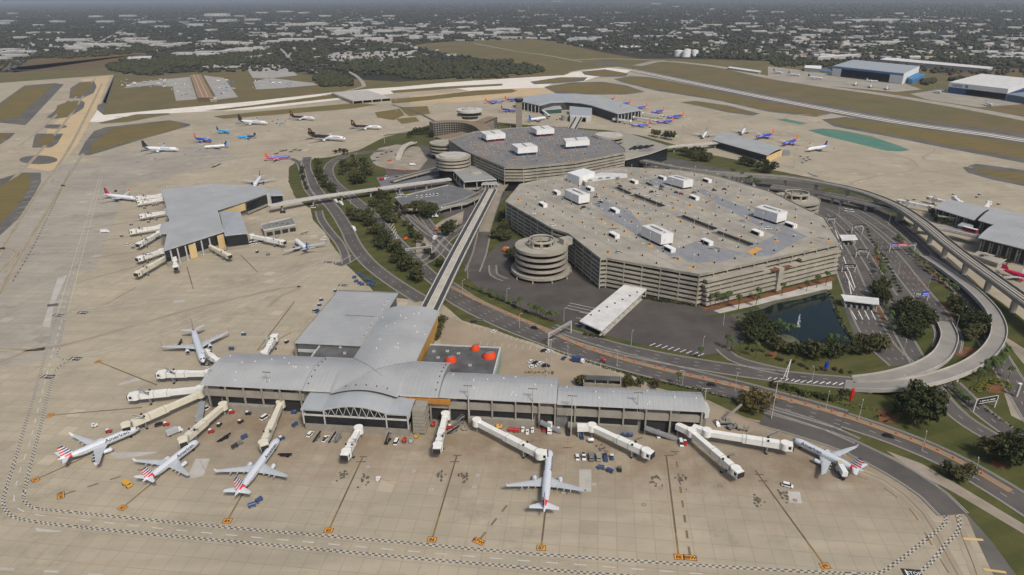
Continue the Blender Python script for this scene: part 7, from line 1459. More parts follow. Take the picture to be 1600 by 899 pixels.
def along(pts, n, spread=0):
    out = []; D = [0]
    for k in range(len(pts) - 1): D.append(D[-1] + math.dist(pts[k], pts[k + 1]))
    for k in range(n):
        t = D[-1] * (k + .5) / n
        for j in range(len(pts) - 1):
            if D[j] <= t <= D[j + 1]: f = (t - D[j]) / (D[j + 1] - D[j]); out.append((pts[j][0] + f * (pts[j + 1][0] - pts[j][0]) + rt.uniform(-spread, spread), pts[j][1] + f * (pts[j + 1][1] - pts[j][1]) + rt.uniform(-spread, spread) * .6)); break
    return out
ALLO = OAK + DOAK
plant(ALLO, along([(552, 335), (575, 352), (600, 382), (625, 412), (655, 440)], 34, 9), 'green oak in the median grove along the left approach road', 'oaks of the left median grove', (.8, 1.15)); plant(ALLO, along([(575, 300), (600, 318), (640, 362), (670, 398), (690, 420)], 14, 4), 'young oak on the thin strip right of the left approach road', 'oaks right of the left approach road', (.45, .8)); plant(ALLO, along([(470, 262), (474, 285), (482, 300)], 5, 1.5), 'small tree at the edge of the left service loop', 'trees of the left service loop', (.4, .6))
plant(ALLO, along([(540, 270), (560, 262), (580, 270), (572, 283), (552, 287), (545, 262)], 20, 9), 'dark oak in the clump beside the fenced works yard', 'oaks beside the works yard', (.9, 1.3))
plant(ALLO, along([(495, 252), (500, 275), (510, 295), (525, 305)], 14, 5), 'small oak on the strip between the two left roads', 'oaks on the left road strip', (.6, .95))
plant(ALLO, along([(592, 298), (610, 318), (600, 325), (585, 318)], 8, 6), 'oak beneath the small white guideway', 'oaks under the small guideway', (.7, 1))
plant(ALLO, along([(632, 338), (650, 332), (668, 330), (680, 335), (660, 342)], 12, 5), 'oak in the round clump below the rental deck', 'oaks below the rental deck', (.9, 1.25)); plant(ALLO, along([(590, 320), (605, 335), (612, 350), (598, 345)], 9, 5), 'oak left of the rental deck piers', 'oaks left of the rental deck', (.8, 1.1))
plant(ALLO, [(702, 365), (706, 358), (698, 370)], 'oak against the left side of the long guideway', 'oaks at the long guideway', (.9, 1.2)); plant(ALLO, along([(782, 340), (786, 355), (790, 370), (782, 380), (795, 368), (775, 372), (797, 350)], 16, 5), 'oak between the tan ramp and the big garage', 'oaks left of the big garage', (.7, 1.1)); plant(ALLO, [(798, 402), (806, 398), (800, 410)], 'oak beside the helix ramp', 'oaks beside the helix ramp', (.6, .9))
plant(DOAK, along([(1160, 520), (1178, 508), (1195, 515), (1205, 528), (1180, 532), (1165, 535)], 16, 7), 'dark oak at the left bank of the pond', 'oaks at the left pond bank', (.65, 1.0)); plant(ALLO, along([(1210, 545), (1235, 552), (1262, 556), (1290, 560), (1315, 558), (1345, 552), (1372, 545)], 22, 8), 'spreading oak along the near bank of the pond', 'oaks on the near pond bank', (.6, 1.05))
plant(DOAK, along([(1405, 490), (1425, 495), (1440, 510), (1430, 530), (1412, 515), (1420, 480)], 18, 9), 'big dark oak inside the road loop', 'oaks inside the road loop', (.65, 1.05)); plant(DOAK, [(1418, 648), (1432, 640), (1446, 648), (1440, 662), (1425, 664), (1455, 640)], 'massive dark oak below the looping ramp', 'dark oaks below the looping ramp', (1.15, 1.45)); plant(ALLO, along([(1490, 478), (1500, 495), (1515, 515), (1530, 522), (1512, 535)], 14, 7), 'oak between the two looping ramps', 'oaks between the looping ramps', (.75, 1.1)); plant(ALLO, along([(1380, 475), (1370, 462), (1384, 452)], 7, 4), 'oak behind the pond toll canopy', 'oaks behind the toll canopy', (.7, 1.0))
plant(BROWN, [(1164, 634), (1178, 630), (1192, 640), (1172, 645)], 'thin brownish tree by the lower road at terminal right end', 'brownish trees by the lower road', (1.0, 1.35)); plant(ALLO, [(1478, 742), (1490, 748), (1502, 752), (1510, 745)], 'small round tree on the verge right of the rightmost stand', 'small trees right of the stands', (.5, .75)); plant(DOAK + BROWN, [(1548, 716), (1562, 724), (1580, 730), (1590, 715), (1570, 705)], 'loose tree on the lawn at the lower right edge', 'trees on the lower right lawn', (1, 1.4))
plant(ALLO, [(1020, 213), (1027, 215), (1040, 217), (1048, 219)], 'dark tree of the row before the arched terminal apron', 'trees before the arched terminal', (1.0, 1.3)); plant(ALLO, along([(1068, 243), (1080, 245), (1092, 250), (1104, 254), (1085, 240), (1112, 255)], 13, 4), 'dark tree behind the octagonal garage by the small guideway', 'trees by the small pier guideway', (.9, 1.25)); plant(ALLO, along([(1155, 256), (1180, 262)], 5, 1), 'round tree in the row before the small curved pier', 'round trees before the small pier', (.8, 1)); plant(DOAK, [(1192, 269), (1198, 271), (1203, 270)], 'large dark tree at the apron corner behind the big garage', 'large dark trees behind the big garage', (1.2, 1.4))
plant(ALLO, along([(1450, 335), (1458, 345), (1470, 350), (1485, 345), (1500, 352)], 12, 4), 'bushy tree before the right-hand pier', 'trees before the right-hand pier', (.5, .8)); plant(ALLO, along([(1525, 405), (1545, 408), (1575, 412)], 8, 3), 'shrubby tree under the right-hand pier roof', 'shrub trees under the right-hand pier', (.4, .55)); plant(ALLO, along([(560, 250), (535, 238), (520, 243)], 5, 3), 'small oak at the top of the left roads', 'oaks at the top of the left roads', (.5, .8)); plant(ALLO, along([(640, 214), (660, 210), (675, 214), (685, 205)], 9, 4), 'dark tree below the hotel', 'trees below the hotel', (.8, 1.1))
plant(ALLO, along([(725, 590), (733, 583), (740, 577)], 1), 'x', 'x') if False else None
plant(OAK, [(982, 600), (986, 603), (979, 604), (1001, 605), (1024, 607), (980, 597)], 'small dark tree behind the right half of the terminal', 'small trees behind the terminal', (.45, .7)); plant(OAK, along([(690, 505), (686, 520), (680, 535), (694, 500)], 9, 2), 'planted tree beside the ochre terminal wall', 'trees at the ochre terminal wall', (.45, .65)); plant(OAK, [(905, 601), (909, 603)], 'dark tree left of the cooling plant', 'trees at the cooling plant', (.5, .6))
plant(PALM, [(829, 493), (835, 494), (838, 495), (844, 497), (848, 498), (853, 501), (858, 503), (862, 504), (870, 507), (813, 487)], 'tall palm in the row on the bus lot verge', 'palms on the bus lot verge', (.75, 1)); plant(SHORT, along([(752, 455), (770, 464), (790, 474), (808, 482)], 7, 2), 'short palm in the hedge along the bus lot', 'short palms along the bus lot', (.8, 1.1))
plant(PALM, [(1110, 480), (1117, 479), (1124, 478), (1132, 476), (1138, 474), (1154, 484), (1184, 470), (1181, 480), (1260, 455), (1275, 450), (1290, 447), (1221, 462)], 'tall palm before the right front of the big garage', 'palms before the big garage', (.9, 1.2)); plant(PALM, [(1143, 285), (1150, 287), (1157, 288), (1164, 290), (1170, 292), (1178, 294), (1184, 297)], 'palm showing over the back edge of the big garage', 'palms behind the big garage', (1.2, 1.5))
plant(PALM, [(1300, 548), (1304, 540), (1296, 538), (1318, 542), (1216, 515), (1222, 518), (1230, 520), (1228, 527), (1237, 524)], 'palm standing at the edge of the pond', 'palms at the pond edge', (.7, .95)); plant(PALM + SHORT, along([(1365, 395), (1370, 410), (1375, 430), (1380, 445)], 12, 3), 'palm in the mulch island of the toll roads', 'palms of the toll road island', (.7, 1.0)); plant(SHORT, along([(1418, 392), (1440, 415), (1465, 438), (1495, 460)], 16, 2), 'short palm in the mulch strip along the right roads', 'short palms of the right mulch strip', (.8, 1.1)); plant(PALM, along([(1440, 485), (1450, 495), (1445, 505), (1385, 505), (1395, 525), (1380, 490)], 10, 4), 'palm inside the road loop', 'palms inside the road loop', (.7, 1))
plant(PALM, along([(1522, 600), (1535, 592), (1550, 582), (1562, 572), (1575, 560), (1568, 568), (1545, 590)], 17, 4), 'palm in the clump outside the looping ramp', 'palms outside the looping ramp', (.8, 1.1)); plant(SHORT, along([(1412, 612), (1430, 606), (1450, 604), (1462, 612)], 9, 3), 'short palm below the start of the looping ramp', 'short palms below the ramp start', (.8, 1.1)); plant(SHORT, along([(1485, 610), (1500, 622), (1515, 634)], 6, 2), 'short palm by the underpass road', 'short palms by the underpass road', (.8, 1)); plant(PALM, [(1059, 604), (1094, 560), (1135, 545), (1142, 548), (1155, 555), (1180, 560), (1575, 592)], 'single palm on a road verge', 'palms on road verges', (.8, 1.1))
plant(SHORT, along([(1400, 372), (1412, 380)], 4, 2), 'short palm before the straight elevated road', 'short palms before the elevated road', (.8, 1)); plant(BUSH, along([(1350, 352), (1362, 375), (1385, 410), (1402, 445), (1408, 460)], 22, 2), 'yellow-green bush on the retaining wall of toll roads', 'bushes on the toll road wall', (.7, 1)); plant(BUSH, along([(1430, 470), (1445, 480), (1455, 488), (1420, 478)], 10, 4), 'bush in the island inside the loop', 'bushes inside the loop', (.8, 1.2)); plant(BUSH, along([(1005, 466), (1030, 470), (1060, 474), (1090, 478)], 26, 2), 'dark bush along the front base of the big garage', 'bushes at the garage base', (.8, 1.2)); plant(BUSH, along([(912, 524), (930, 526), (944, 528)], 8, 2), 'dark bush at the end of the bus canopy', 'bushes at the bus canopy', (.7, 1)); plant(BUSH, along([(725, 446), (750, 456), (790, 474), (830, 490)], 30, 1), 'dark bush in the hedge above the main road', 'hedge bushes above the main road', (.5, .7))
plant(BUSH, along([(1294, 455), (1302, 470), (1310, 495), (1322, 516), (1336, 536)], 30, 1.5), 'bush on the right bank of the pond', 'bushes on the right pond bank', (.5, .95)); plant(BUSH, along([(1160, 545), (1185, 548), (1215, 562), (1262, 575), (1330, 582)], 20, 4), 'low bush on the lawn below the pond', 'bushes below the pond', (.6, 1)); plant(BUSH, along([(1205, 602), (1250, 615), (1300, 625), (1330, 612)], 34, 6), 'dark hedge bush on the bank between the two lower roads', 'hedge bushes on the lower bank', (.9, 1.5))
def hedge(label, pts, w_, h, m, per=5):
    L = smooth_line(GS(pts, .12), 1.2); rr = random.Random(len(pts)); b = MB(); cards(b, rr, [(p + Vector((rr.uniform(-w_, w_) * .4, rr.uniform(-w_, w_) * .4, h * rr.uniform(.35, .7))), h * .5) for p in L for _ in range(max(1, int(w_ / 1.2)))], per, .6, m, .8); tag(b.build('hedge'), label, 'hedge')
hedge('long dark hedge along the lower road behind the terminal', [(905, 562), (960, 580), (1040, 600), (1100, 613), (1150, 626)], 1.3, 1.5, hedge_d, 9); hedge('yellow-green clipped hedge on the lower bank, left one', [(1222, 612), (1240, 617), (1255, 620)], 3, 1.2, hedge_y, 8); hedge('yellow-green clipped hedge on the lower bank, right one', [(1305, 630), (1335, 636), (1368, 641)], 3, 1.2, hedge_y, 8); hedge('rounded yellow-green hedge mound beside the black overhead sign', [(1522, 612), (1535, 606), (1552, 597), (1570, 600), (1572, 608)], 6, 1.8, hedge_y, 8); hedge('green hedge at the edge of the tan car park', [(822, 583), (835, 584), (852, 583)], 1.5, 1.4, hedge_y, 8); hedge('dark green hedge at the curve below the ramp start', [(1368, 652), (1385, 650), (1398, 640), (1402, 628)], 2, 1.6, hedge_d, 8); hedge('long dark hedge beside the underpass road', [(1540, 640), (1560, 655), (1590, 675)], 2, 1.4, hedge_d, 7)
# ================================================================ lamps, masts, signs, small works
b = MB(); b.tube((0, 0, 0), (0, 0, 10), .16, .09, pole_m, 6); b.bar((0, 0, 10), (1.8, 0, 10.3), .1, .1, pole_m); b.box(2.0, 0, 10.3, .9, .35, .16, pole_m); SL = b.build('street_lamp', centre=False); tag(SL, 'grey single-arm street lamp beside the roads', 'street lamp', 'street lamps')
for x, y, a in [(986, 541, 60), (1097, 551, 60), (964, 573, 120), (887, 558, 200), (1130, 508, 90), (1205, 653, 60), (1342, 654, 60), (1407, 614, 60), (792, 472, 30), (812, 513, 50), (731, 436, 60), (881, 503, 30), (1066, 603, 200), (854, 588, 90), (723, 458, 30), (650, 425, 200), (612, 388, 200), (580, 352, 200), (548, 320, 200), (520, 292, 200), (556, 252, 20), (1374, 398, 90), (1345, 372, 90), (1402, 432, 90), (1450, 450, 40), (1310, 335, 80), (1388, 352, 70), (1290, 640, 60), (1440, 705, 60), (1520, 748, 60), (1148, 612, 60), (1268, 600, 90), (1493, 516, 90), (1410, 556, 60), (1200, 240, 10), (1068, 222, 10), (1008, 203, 10), (700, 320, 10), (650, 300, 10), (675, 296, 10)]: place(SL, G(x, y, .15), R(a), group='street lamps')
b = MB(); b.tube((0, 0, 0), (0, 0, 23), .32, .2, conc_l, 7); b.box(0, 0, 23, 4.4, .3, .25, pole_m)
for k in range(5): b.box(-1.8 + k * .9, .25, 23.25, .55, .4, .4, gdark)
HM = b.build('floodlight_mast', centre=False); tag(HM, '', 'floodlight mast')
for k, (x, y) in enumerate(((336.5, 630), (426, 641), (733, 664), (832, 669), (892, 681), (993, 676), (1096, 667))): place(HM, G(x, y, .1), UA, ('tall floodlight mast at the left end of the vaulted terminal', 'tall floodlight mast left of the pavilion', 'tall floodlight mast right of the boarded orange wall', 'tall floodlight mast beside the left grey ramp', 'tall floodlight mast by the bridge walkway', 'tall floodlight mast beside the right grey ramp', 'tall floodlight mast at the right end of the vaulted terminal')[k])
for x, y in ((1205, 655), (538, 238), (601, 224), (1105, 215), (1065, 222), (860, 585), (1240, 262), (425, 365), (620, 175)): place(HM, G(x, y, .1), .3, 'tall floodlight mast standing clear of the vaulted terminal', 'floodlight masts away from the terminal')
def gantry(label, p0, p1, z, truss=True, panels=(), th=1.6):
    a, c_ = G(*p0, 0), G(*p1, 0); r = thing('sign_gantry', label, 'sign gantry', ((a + c_) / 2)); d = (c_ - a).normalized(); L_ = (c_ - a).length; n = Vector((d.y, -d.x, 0))
    if n.y > 0: n = -n
    for q in (a, c_): b = MB(); b.box(q.x, q.y, z / 2, .7, .7, z, trim, math.atan2(d.y, d.x)); b.build('post', r)
    b = MB()
    if truss:
        for s in (-.5, .5):
            for zz in (z - th, z): b.bar(a + n * s + Vector((0, 0, zz)), c_ + n * s + Vector((0, 0, zz)), .22, .22, trim)
            k = int(L_ / 1.8)
            for j in range(k): t0, t1 = j / k, (j + 1) / k; b.bar(a.lerp(c_, t0) + n * s + Vector((0, 0, z - th if j % 2 else z)), a.lerp(c_, t1) + n * s + Vector((0, 0, z if j % 2 else z - th)), .13, .13, trim)
    else: b.bar(a + Vector((0, 0, z - .1)), c_ + Vector((0, 0, z - .1)), .4, .4, trim)
    b.build('beam', r)
    for t0, t1, hgt, m, strokes in panels:
        u, v = a.lerp(c_, t0) + n * .75, a.lerp(c_, t1) + n * .75; b = MB(); zb = z - th / 2 - hgt / 2; b.prism([u, v, v - n * .2, u - n * .2], zb, zb + hgt, m); o = b.build('sign_panel', r)
        if strokes:
            q = MB(); w_ = (v - u); rr = random.Random(int(t0 * 100) + len(label))
            for ln in range(strokes):
                x = .08
                while x < .88:
                    l = rr.uniform(.03, .07); e = u + w_ * x + n * .02; zz = zb + hgt * (.62 - .34 * ln if strokes > 1 else .4); q.poly([e + Vector((0, 0, zz)) , e + w_ * l + Vector((0, 0, zz)), e + w_ * l + Vector((0, 0, zz + hgt * .22)), e + Vector((0, 0, zz + hgt * .22))], white); x += l + rr.choice((.015, .015, .06))
                q.poly([u + n * .02 + w_ * .05 + Vector((0, 0, zb + .05)), u + n * .02 + w_ * .95 + Vector((0, 0, zb + .05)), u + n * .02 + w_ * .95 + Vector((0, 0, zb + .4)), u + n * .02 + w_ * .05 + Vector((0, 0, zb + .4))], white)
            q.build('lettering', o)
    return r
sblk = mat('sign_black', (.015, .015, .017), .6); sblu = mat('sign_blue', (.01, .04, .5), .5); sred = mat('sign_red', (.6, .015, .02), .5); sgrey = mat('sign_back', (.22, .225, .23), .6)
gantry('grey lattice sign gantry spanning the main road below the palms', (857, 541), (892, 520), 8.5, True, ((.1, .45, 1.5, sgrey, 0), (.55, .9, 1.5, sgrey, 0)), 1.8); gantry('grey lattice gantry over the road works under the long guideway', (634, 402), (675, 397), 7.5, True, ((.2, .8, 1.4, sgrey, 0),))
gantry('overhead sign with one blue and two red panels on right roads', (1389, 394), (1428, 393), 7.5, False, ((.02, .26, 2.6, sblu, 1), (.27, .68, 2.6, sred, 1), (.7, .98, 2.0, sblk, 1))); gantry('overhead sign with black and blue panels inside the loop', (1425, 472), (1448, 470), 7, False, ((.02, .48, 2.6, sblk, 2), (.52, .98, 3.0, sblu, 1)))
gantry('black two-post overhead sign outside the looping ramp', (1520, 643), (1553, 637), 7.5, False, ((.06, .94, 3.0, sblk, 1),), 2.4); gantry('black lane sign at the back corner of the toll roads', (1289, 352), (1303, 350), 7, False, ((.02, .98, 2.4, sblk, 1),)); gantry('black lane sign over the retaining wall of the toll roads', (1330, 365), (1347, 364), 8, False, ((.02, .98, 2.4, sblk, 1),)); gantry('black lane sign left of the palm island on the toll roads', (1337, 402), (1355, 403), 7, False, ((.02, .98, 2.4, sblk, 1),)); gantry('black four-arrow lane sign at the garage right corner', (1315, 425), (1335, 426), 6.5, False, ((.02, .98, 2.6, sblk, 1),))
for nm, x, y, m, h, lab in (('sculpture', 1329, 628, sred, 9, 'tall red flame-shaped sculpture on the bank by the ramp start'), ('sculpture', 1290, 578, sblu, 6, 'blue abstract sculpture on the lawn below the pond')):
    q = G(x, y, .1); b = MB(); b.loft([[(q.x + dx + w_ * math.cos(k * 1.571), q.y + .25 * math.sin(k * 1.571), q.z + z * h) for k in range(4)] for z, dx, w_ in ((0, 0, .2), (.3, -.3, .9), (.6, .2, 1.2), (.85, -.2, .8), (1, .3, .15))], m); b.bar((q.x + 1.5, q.y, q.z), (q.x + .4, q.y, q.z + h * .7), .2, .2, m); tag(b.build(nm), lab, 'sculpture')
for x, y, lab in ((1229, 592, 'white lattice sail sculpture beside the looping road'), (1205, 440, 'white mast sculpture at the garage stair terrace')):
    q = G(x, y, .1); r = thing('sculpture', lab, 'sculpture', q)
    b = MB(); b.bar(q, q + Vector((2, 3, 11)), .35, .35, whitew); b.bar(q + Vector((-2, 0, 0)), q + Vector((2, 3, 11)), .25, .25, whitew); b.build('mast', r)
    b = MB()
    for k in range(8): t = k / 8; b.bar(q + Vector((2 * t, 3 * t, 11 * t)), q + Vector((-2 + 4 * t, 3 * t, 11 * t)), .12, .12, whitew)
    b.build('lattice', r)
q = G(1587, 620, 0); b = MB(); b.box(q.x, q.y, 4, 1.6, 1.2, 8, conc_l, .4); b.box(q.x, q.y, 8.2, 1.9, 1.4, .4, whitew, .4); tag(b.build('pillar'), 'pale square concrete pillar on the stony ground at the right edge', 'pillar')
sheet('stony_ground', [[(1568, 612), (1590, 618), (1610, 640), (1610, 665), (1580, 650)], [(1560, 520), (1600, 545), (1640, 580), (1600, 570)], [(1385, 705), (1440, 725), (1500, 760), (1600, 820), (1600, 835), (1490, 770), (1430, 738)]], .16, sandm)
spray = mat('fountain_spray', (.8, .82, .83), .7); q = G(1246, 512, .25); b = MB(); rr = random.Random(4); cards(b, rr, [(q + Vector((rr.gauss(0, .15 + .55 * (1 - t)), rr.gauss(0, .15 + .55 * (1 - t)), 9.5 * t)), .25 + .3 * (1 - t)) for t in [k / 34 for k in range(35)]], 18, .3, spray, 1.2); tag(b.build('fountain'), 'white fountain jet rising from the dark pond', 'fountain')
conem = mat('cone_orange', (.75, .13, .02), .6); b = MB(); b.box(0, 0, .05, .6, .6, .1, rubber); b.tube((0, 0, .1), (0, 0, 1.1), .28, .1, conem, 8); CN = b.build('traffic_cone', centre=False); tag(CN, 'orange traffic barrel along the bare construction strip', 'traffic cone', 'barrels along the construction strip')
for k in range(40): i = int(len(CONE_LINE) * (.18 + .8 * k / 40)); p = CONE_LINE[i]; place(CN, (p.x + rr.uniform(-.6, .6), p.y + rr.uniform(-.6, .6), .29), 0, group='barrels along the construction strip', scale=1.3)
for x, y in ((1415, 424), (1420, 428), (1411, 432), (1427, 431), (1433, 441), (1441, 447), (1430, 450)): place(CN, G(x, y, .26), 0, 'orange traffic barrel on the right approach roads', 'barrels on the right roads', 1.6)
# ================================================================ far woods, houses and the town
def blobs(name, pts, sizes, m, seed, squash=.7):
    """low leafy clumps, several jittered lumps each, merged into one far wood"""
    rs = np.random.RandomState(seed); ph = (1 + 5 ** .5) / 2
    iv = np.array([(-1, ph, 0), (1, ph, 0), (-1, -ph, 0), (1, -ph, 0), (0, -1, ph), (0, 1, ph), (0, -1, -ph), (0, 1, -ph), (ph, 0, -1), (ph, 0, 1), (-ph, 0, -1), (-ph, 0, 1)]) / 1.9
    it = np.array([(0, 11, 5), (0, 5, 1), (0, 1, 7), (0, 7, 10), (0, 10, 11), (1, 5, 9), (5, 11, 4), (11, 10, 2), (10, 7, 6), (7, 1, 8), (3, 9, 4), (3, 4, 2), (3, 2, 6), (3, 6, 8), (3, 8, 9), (4, 9, 5), (2, 4, 11), (6, 2, 10), (8, 6, 7), (9, 8, 1)])
    N = len(pts); P = np.array([(p[0], p[1], 0) for p in pts]); S = np.array(sizes)[:, None, None]
    v = iv[None] * (1 + rs.uniform(-.32, .32, (N, 12, 1))) * S; v[:, :, 2] *= squash; v += P[:, None, :]; v[:, :, 2] += S[:, :, 0] * squash * rs.uniform(.5, .9, (N, 1))
    v = v.reshape(-1, 3); f = (it[None] + (np.arange(N) * 12)[:, None, None]).reshape(-1)
    me = bpy.data.meshes.new(name); me.vertices.add(len(v)); me.vertices.foreach_set('co', v.ravel().astype(np.float32)); me.loops.add(len(f)); me.loops.foreach_set('vertex_index', f.astype(np.int32)); me.polygons.add(len(f) // 3); me.polygons.foreach_set('loop_start', np.arange(0, len(f), 3, dtype=np.int32)); me.update(); me.validate(); me.materials.append(m)
    o = bpy.data.objects.new(name, me); C.objects.link(o); o['kind'] = 'stuff'; ALL.append(o); return o
wood_m = leaf_mat('far_wood_leaves', (.024, .027, .017), (.08, .074, .05)); wood_b = leaf_mat('near_wood_leaves', (.018, .023, .011), (.068, .07, .036))
rs = random.Random(77)
def scatter(poly, n):
    xs = [p[0] for p in poly]; ys = [p[1] for p in poly]; out = []
    while len(out) < n:
        q = (rs.uniform(min(xs), max(xs)), rs.uniform(min(ys), max(ys)))
        if inside(q, poly): out.append(q)
    return out
WOODS = [([(168, 103), (200, 92), (240, 94), (262, 97), (265, 110), (235, 117), (200, 116), (172, 110)], 420), ([(235, 96), (262, 88), (400, 82), (402, 98), (330, 103), (262, 105)], 520), ([(398, 80), (430, 80), (442, 100), (400, 101)], 160), ([(464, 82), (500, 76), (515, 80), (512, 95), (495, 100), (466, 94)], 140), ([(488, 122), (510, 112), (545, 124), (552, 135), (505, 136)], 190), ([(523, 100), (560, 96), (620, 90), (660, 84), (675, 95), (720, 96), (800, 96), (810, 112), (790, 122), (690, 124), (640, 124), (600, 114), (530, 110)], 900), ([(800, 104), (820, 101), (852, 108), (850, 114), (805, 118)], 100), ([(560, 76), (630, 68), (636, 78), (560, 82)], 150), ([(45, 90), (60, 84), (110, 84), (240, 70), (260, 80), (110, 92)], 260), ([(1020, 80), (1060, 72), (1160, 74), (1250, 82), (1250, 95), (1120, 92), (1040, 86)], 330), ([(1200, 95), (1290, 100), (1290, 106), (1215, 105)], 60), ([(1340, 70), (1600, 90), (1600, 105), (1480, 96), (1345, 84)], 420), ([(1480, 130), (1560, 130), (1600, 133), (1600, 128), (1500, 124)], 40), ([(1440, 128), (1458, 126), (1460, 134), (1442, 134)], 14)]
pts, sz = [], []
for poly, n in WOODS:
    for q in scatter(poly, n): p = G(*q); pts.append(p); sz.append(rs.uniform(4, 8.5))
blobs('woodland', [(p.x + rs.uniform(-4, 4), p.y + rs.uniform(-9, 9)) for p in pts for _ in range(3)], [s * rs.uniform(.6, 1) for s in sz for _ in range(3)], wood_b, 3, .85)
pts, sz = [], []; vn = lambda x, y: math.sin(x * .031 + y * .19) + math.sin(x * .013 - y * .31 + 2) + .7 * math.sin(x * .071 + y * .11 + 1)
BANDS = [(66, 118, 5200, 7), (44, 78, 8500, 9), (22, 48, 9500, 12), (6, 24, 7500, 17)]
YARD = []; GREEN = [[(-500, 118), (20, 113), (50, 90), (230, 78), (235, 93), (170, 103), (200, 120), (300, 114), (450, 112), (620, 128), (850, 110), (700, 84), (640, 72), (690, 66), (838, 61), (940, 80), (1110, 91), (1290, 103), (1480, 117), (1700, 160), (2300, 960), (-700, 960)]]
# pale yards and streets between the far trees
b = MB(); ym = mat('town_yard', (.34, .325, .3), .95, (.24, .23, .21), .01)
for k in range(150):
    x, y = rs.choice(((rs.uniform(400, 800), rs.uniform(32, 70)), (rs.uniform(400, 800), rs.uniform(38, 62)), (rs.uniform(-20, 420), rs.uniform(24, 92)), (rs.uniform(800, 1600), rs.uniform(18, 60)), (rs.uniform(1200, 1620), rs.uniform(28, 90))))
    w_, h_ = rs.uniform(6, 26), rs.uniform(.5, 1.6) * (y + 12) / 60
    q = [(x - w_, y - h_), (x + w_ * .8, y - h_ * .8), (x + w_, y + h_), (x - w_ * .7, y + h_)]
    if not any(inside(e, GREEN[0]) for e in q): b.flat(GS(q), -.02 + k * .0002, ym); YARD.append((x, y, w_, h_))
for a_, c_ in (((-20, 80), (420, 45)), ((420, 72), (560, 20)), ((400, 60), (800, 63)), ((620, 64), (760, 15)), ((800, 58), (1300, 30)), ((1000, 80), (1120, 10)), ((1200, 92), (1600, 40)), ((900, 62), (1620, 96)), ((130, 80), (230, 25)), ((1340, 70), (1460, 18)), ((0, 50), (400, 22))):
    L = [G(*a_).lerp(G(*c_), t / 30) for t in range(31)]; strip(b, L, normals(L), 9, -9, .02, ym)
b.build('town_yards', kind='structure', centre=False)
# buildings of the town: a few shapes, each building its own object
tw_w = mat('town_white', (.5, .49, .46), .8, (.38, .37, .35), .02); tw_r = mat('town_roof', (.54, .53, .5), .8, (.36, .355, .34), .01, detail=3); tw_g = mat('town_grey_roof', (.36, .36, .36), .85, (.28, .28, .28), .01); tw_t = mat('town_tan_roof', (.4, .3, .2), .85, (.3, .23, .17), .01); tw_k = mat('town_green_roof', (.12, .3, .25), .8)
def town(m, L, W, H, gable=False, nm='warehouse'):
    b = MB()
    if gable: b.prism([(-L / 2, -W / 2), (L / 2, -W / 2), (L / 2, W / 2), (-L / 2, W / 2)], 0, H * .6, tw_w); b.loft([[(-L / 2 - .5, -W / 2 - .5, H * .6), (-L / 2 - .5, W / 2 + .5, H * .6), (-L / 2 - .5, 0, H)], [(L / 2 + .5, -W / 2 - .5, H * .6), (L / 2 + .5, W / 2 + .5, H * .6), (L / 2 + .5, 0, H)]], m, False)
    else:
        b.prism([(-L / 2, -W / 2), (L / 2, -W / 2), (L / 2, W / 2), (-L / 2, W / 2)], 0, H, tw_w, m); b.box(-L * .2, W * .1, H + .8, L * .1, W * .15, 1.6, tw_g); b.box(L * .25, -W * .1, H + .6, L * .06, W * .1, 1.2, tw_g)
        for k in range(6): b.box(-L * .4 + k * L * .16, -W / 2 - .05, H * .3, L * .06, .08, H * .5, tw_g)
    return b.build(nm, centre=False)
TW = [town(tw_r, 90, 45, 9), town(tw_r, 60, 35, 8), town(tw_g, 80, 40, 8), town(tw_r, 140, 40, 9)]; TH_ = [town(tw_g, 18, 12, 6, True, 'house'), town(tw_t, 20, 13, 6, True, 'house'), town(tw_r, 24, 14, 6, True, 'house')]
for o in TW: tag(o, '', 'warehouse')
for o in TH_: tag(o, '', 'house')
def tput(lst, x, y, lab, grp, s=1.0):
    YARD.append((x, y + .7, s * 42 * (y + 8) * .0045, .5 + s * .012 * (y + 8))); p = G(x, y); place(rs.choice(lst), p, rs.choice((0, 0, .05, 1.57)) - .1, lab, grp, s)
for x, y, s in [(8, 84, 1), (25, 88, .9), (2, 92, 1), (35, 82, .8), (15, 79, .9), (90, 35, 2), (150, 27, 2.2), (200, 26, 2), (165, 35, 1.6), (230, 36, 1.8), (252, 43, 1.3), (340, 25, 3), (355, 34, 2.6), (307, 41, 1.5), (330, 48, 1.2), (30, 60, .8), (52, 52, .9), (35, 59, .7), (395, 32, 1.6), (375, 26, 1.5), (390, 38, 1.2), (300, 30, 1.2), (20, 22, 2), (60, 40, 1), (0, 38, 2), (12, 34, 1.6)]: tput(TW, x, y, 'pale flat-roofed warehouse in the far left town', 'warehouses of the far left town', s * .95)
for x, y in [(100, 65), (115, 64), (130, 71), (150, 72), (165, 73), (180, 71), (195, 74), (205, 62), (215, 66), (222, 61), (122, 77), (118, 74), (250, 72), (268, 73), (280, 70), (292, 86), (310, 88), (322, 84), (340, 84), (352, 82), (380, 80), (392, 78), (200, 55), (190, 52), (240, 68), (330, 66), (360, 68), (385, 68)]: tput(TW, x, y, 'low pale warehouse in the row above the far left woods', 'warehouses above the left woods', rs.uniform(.7, 1.2))
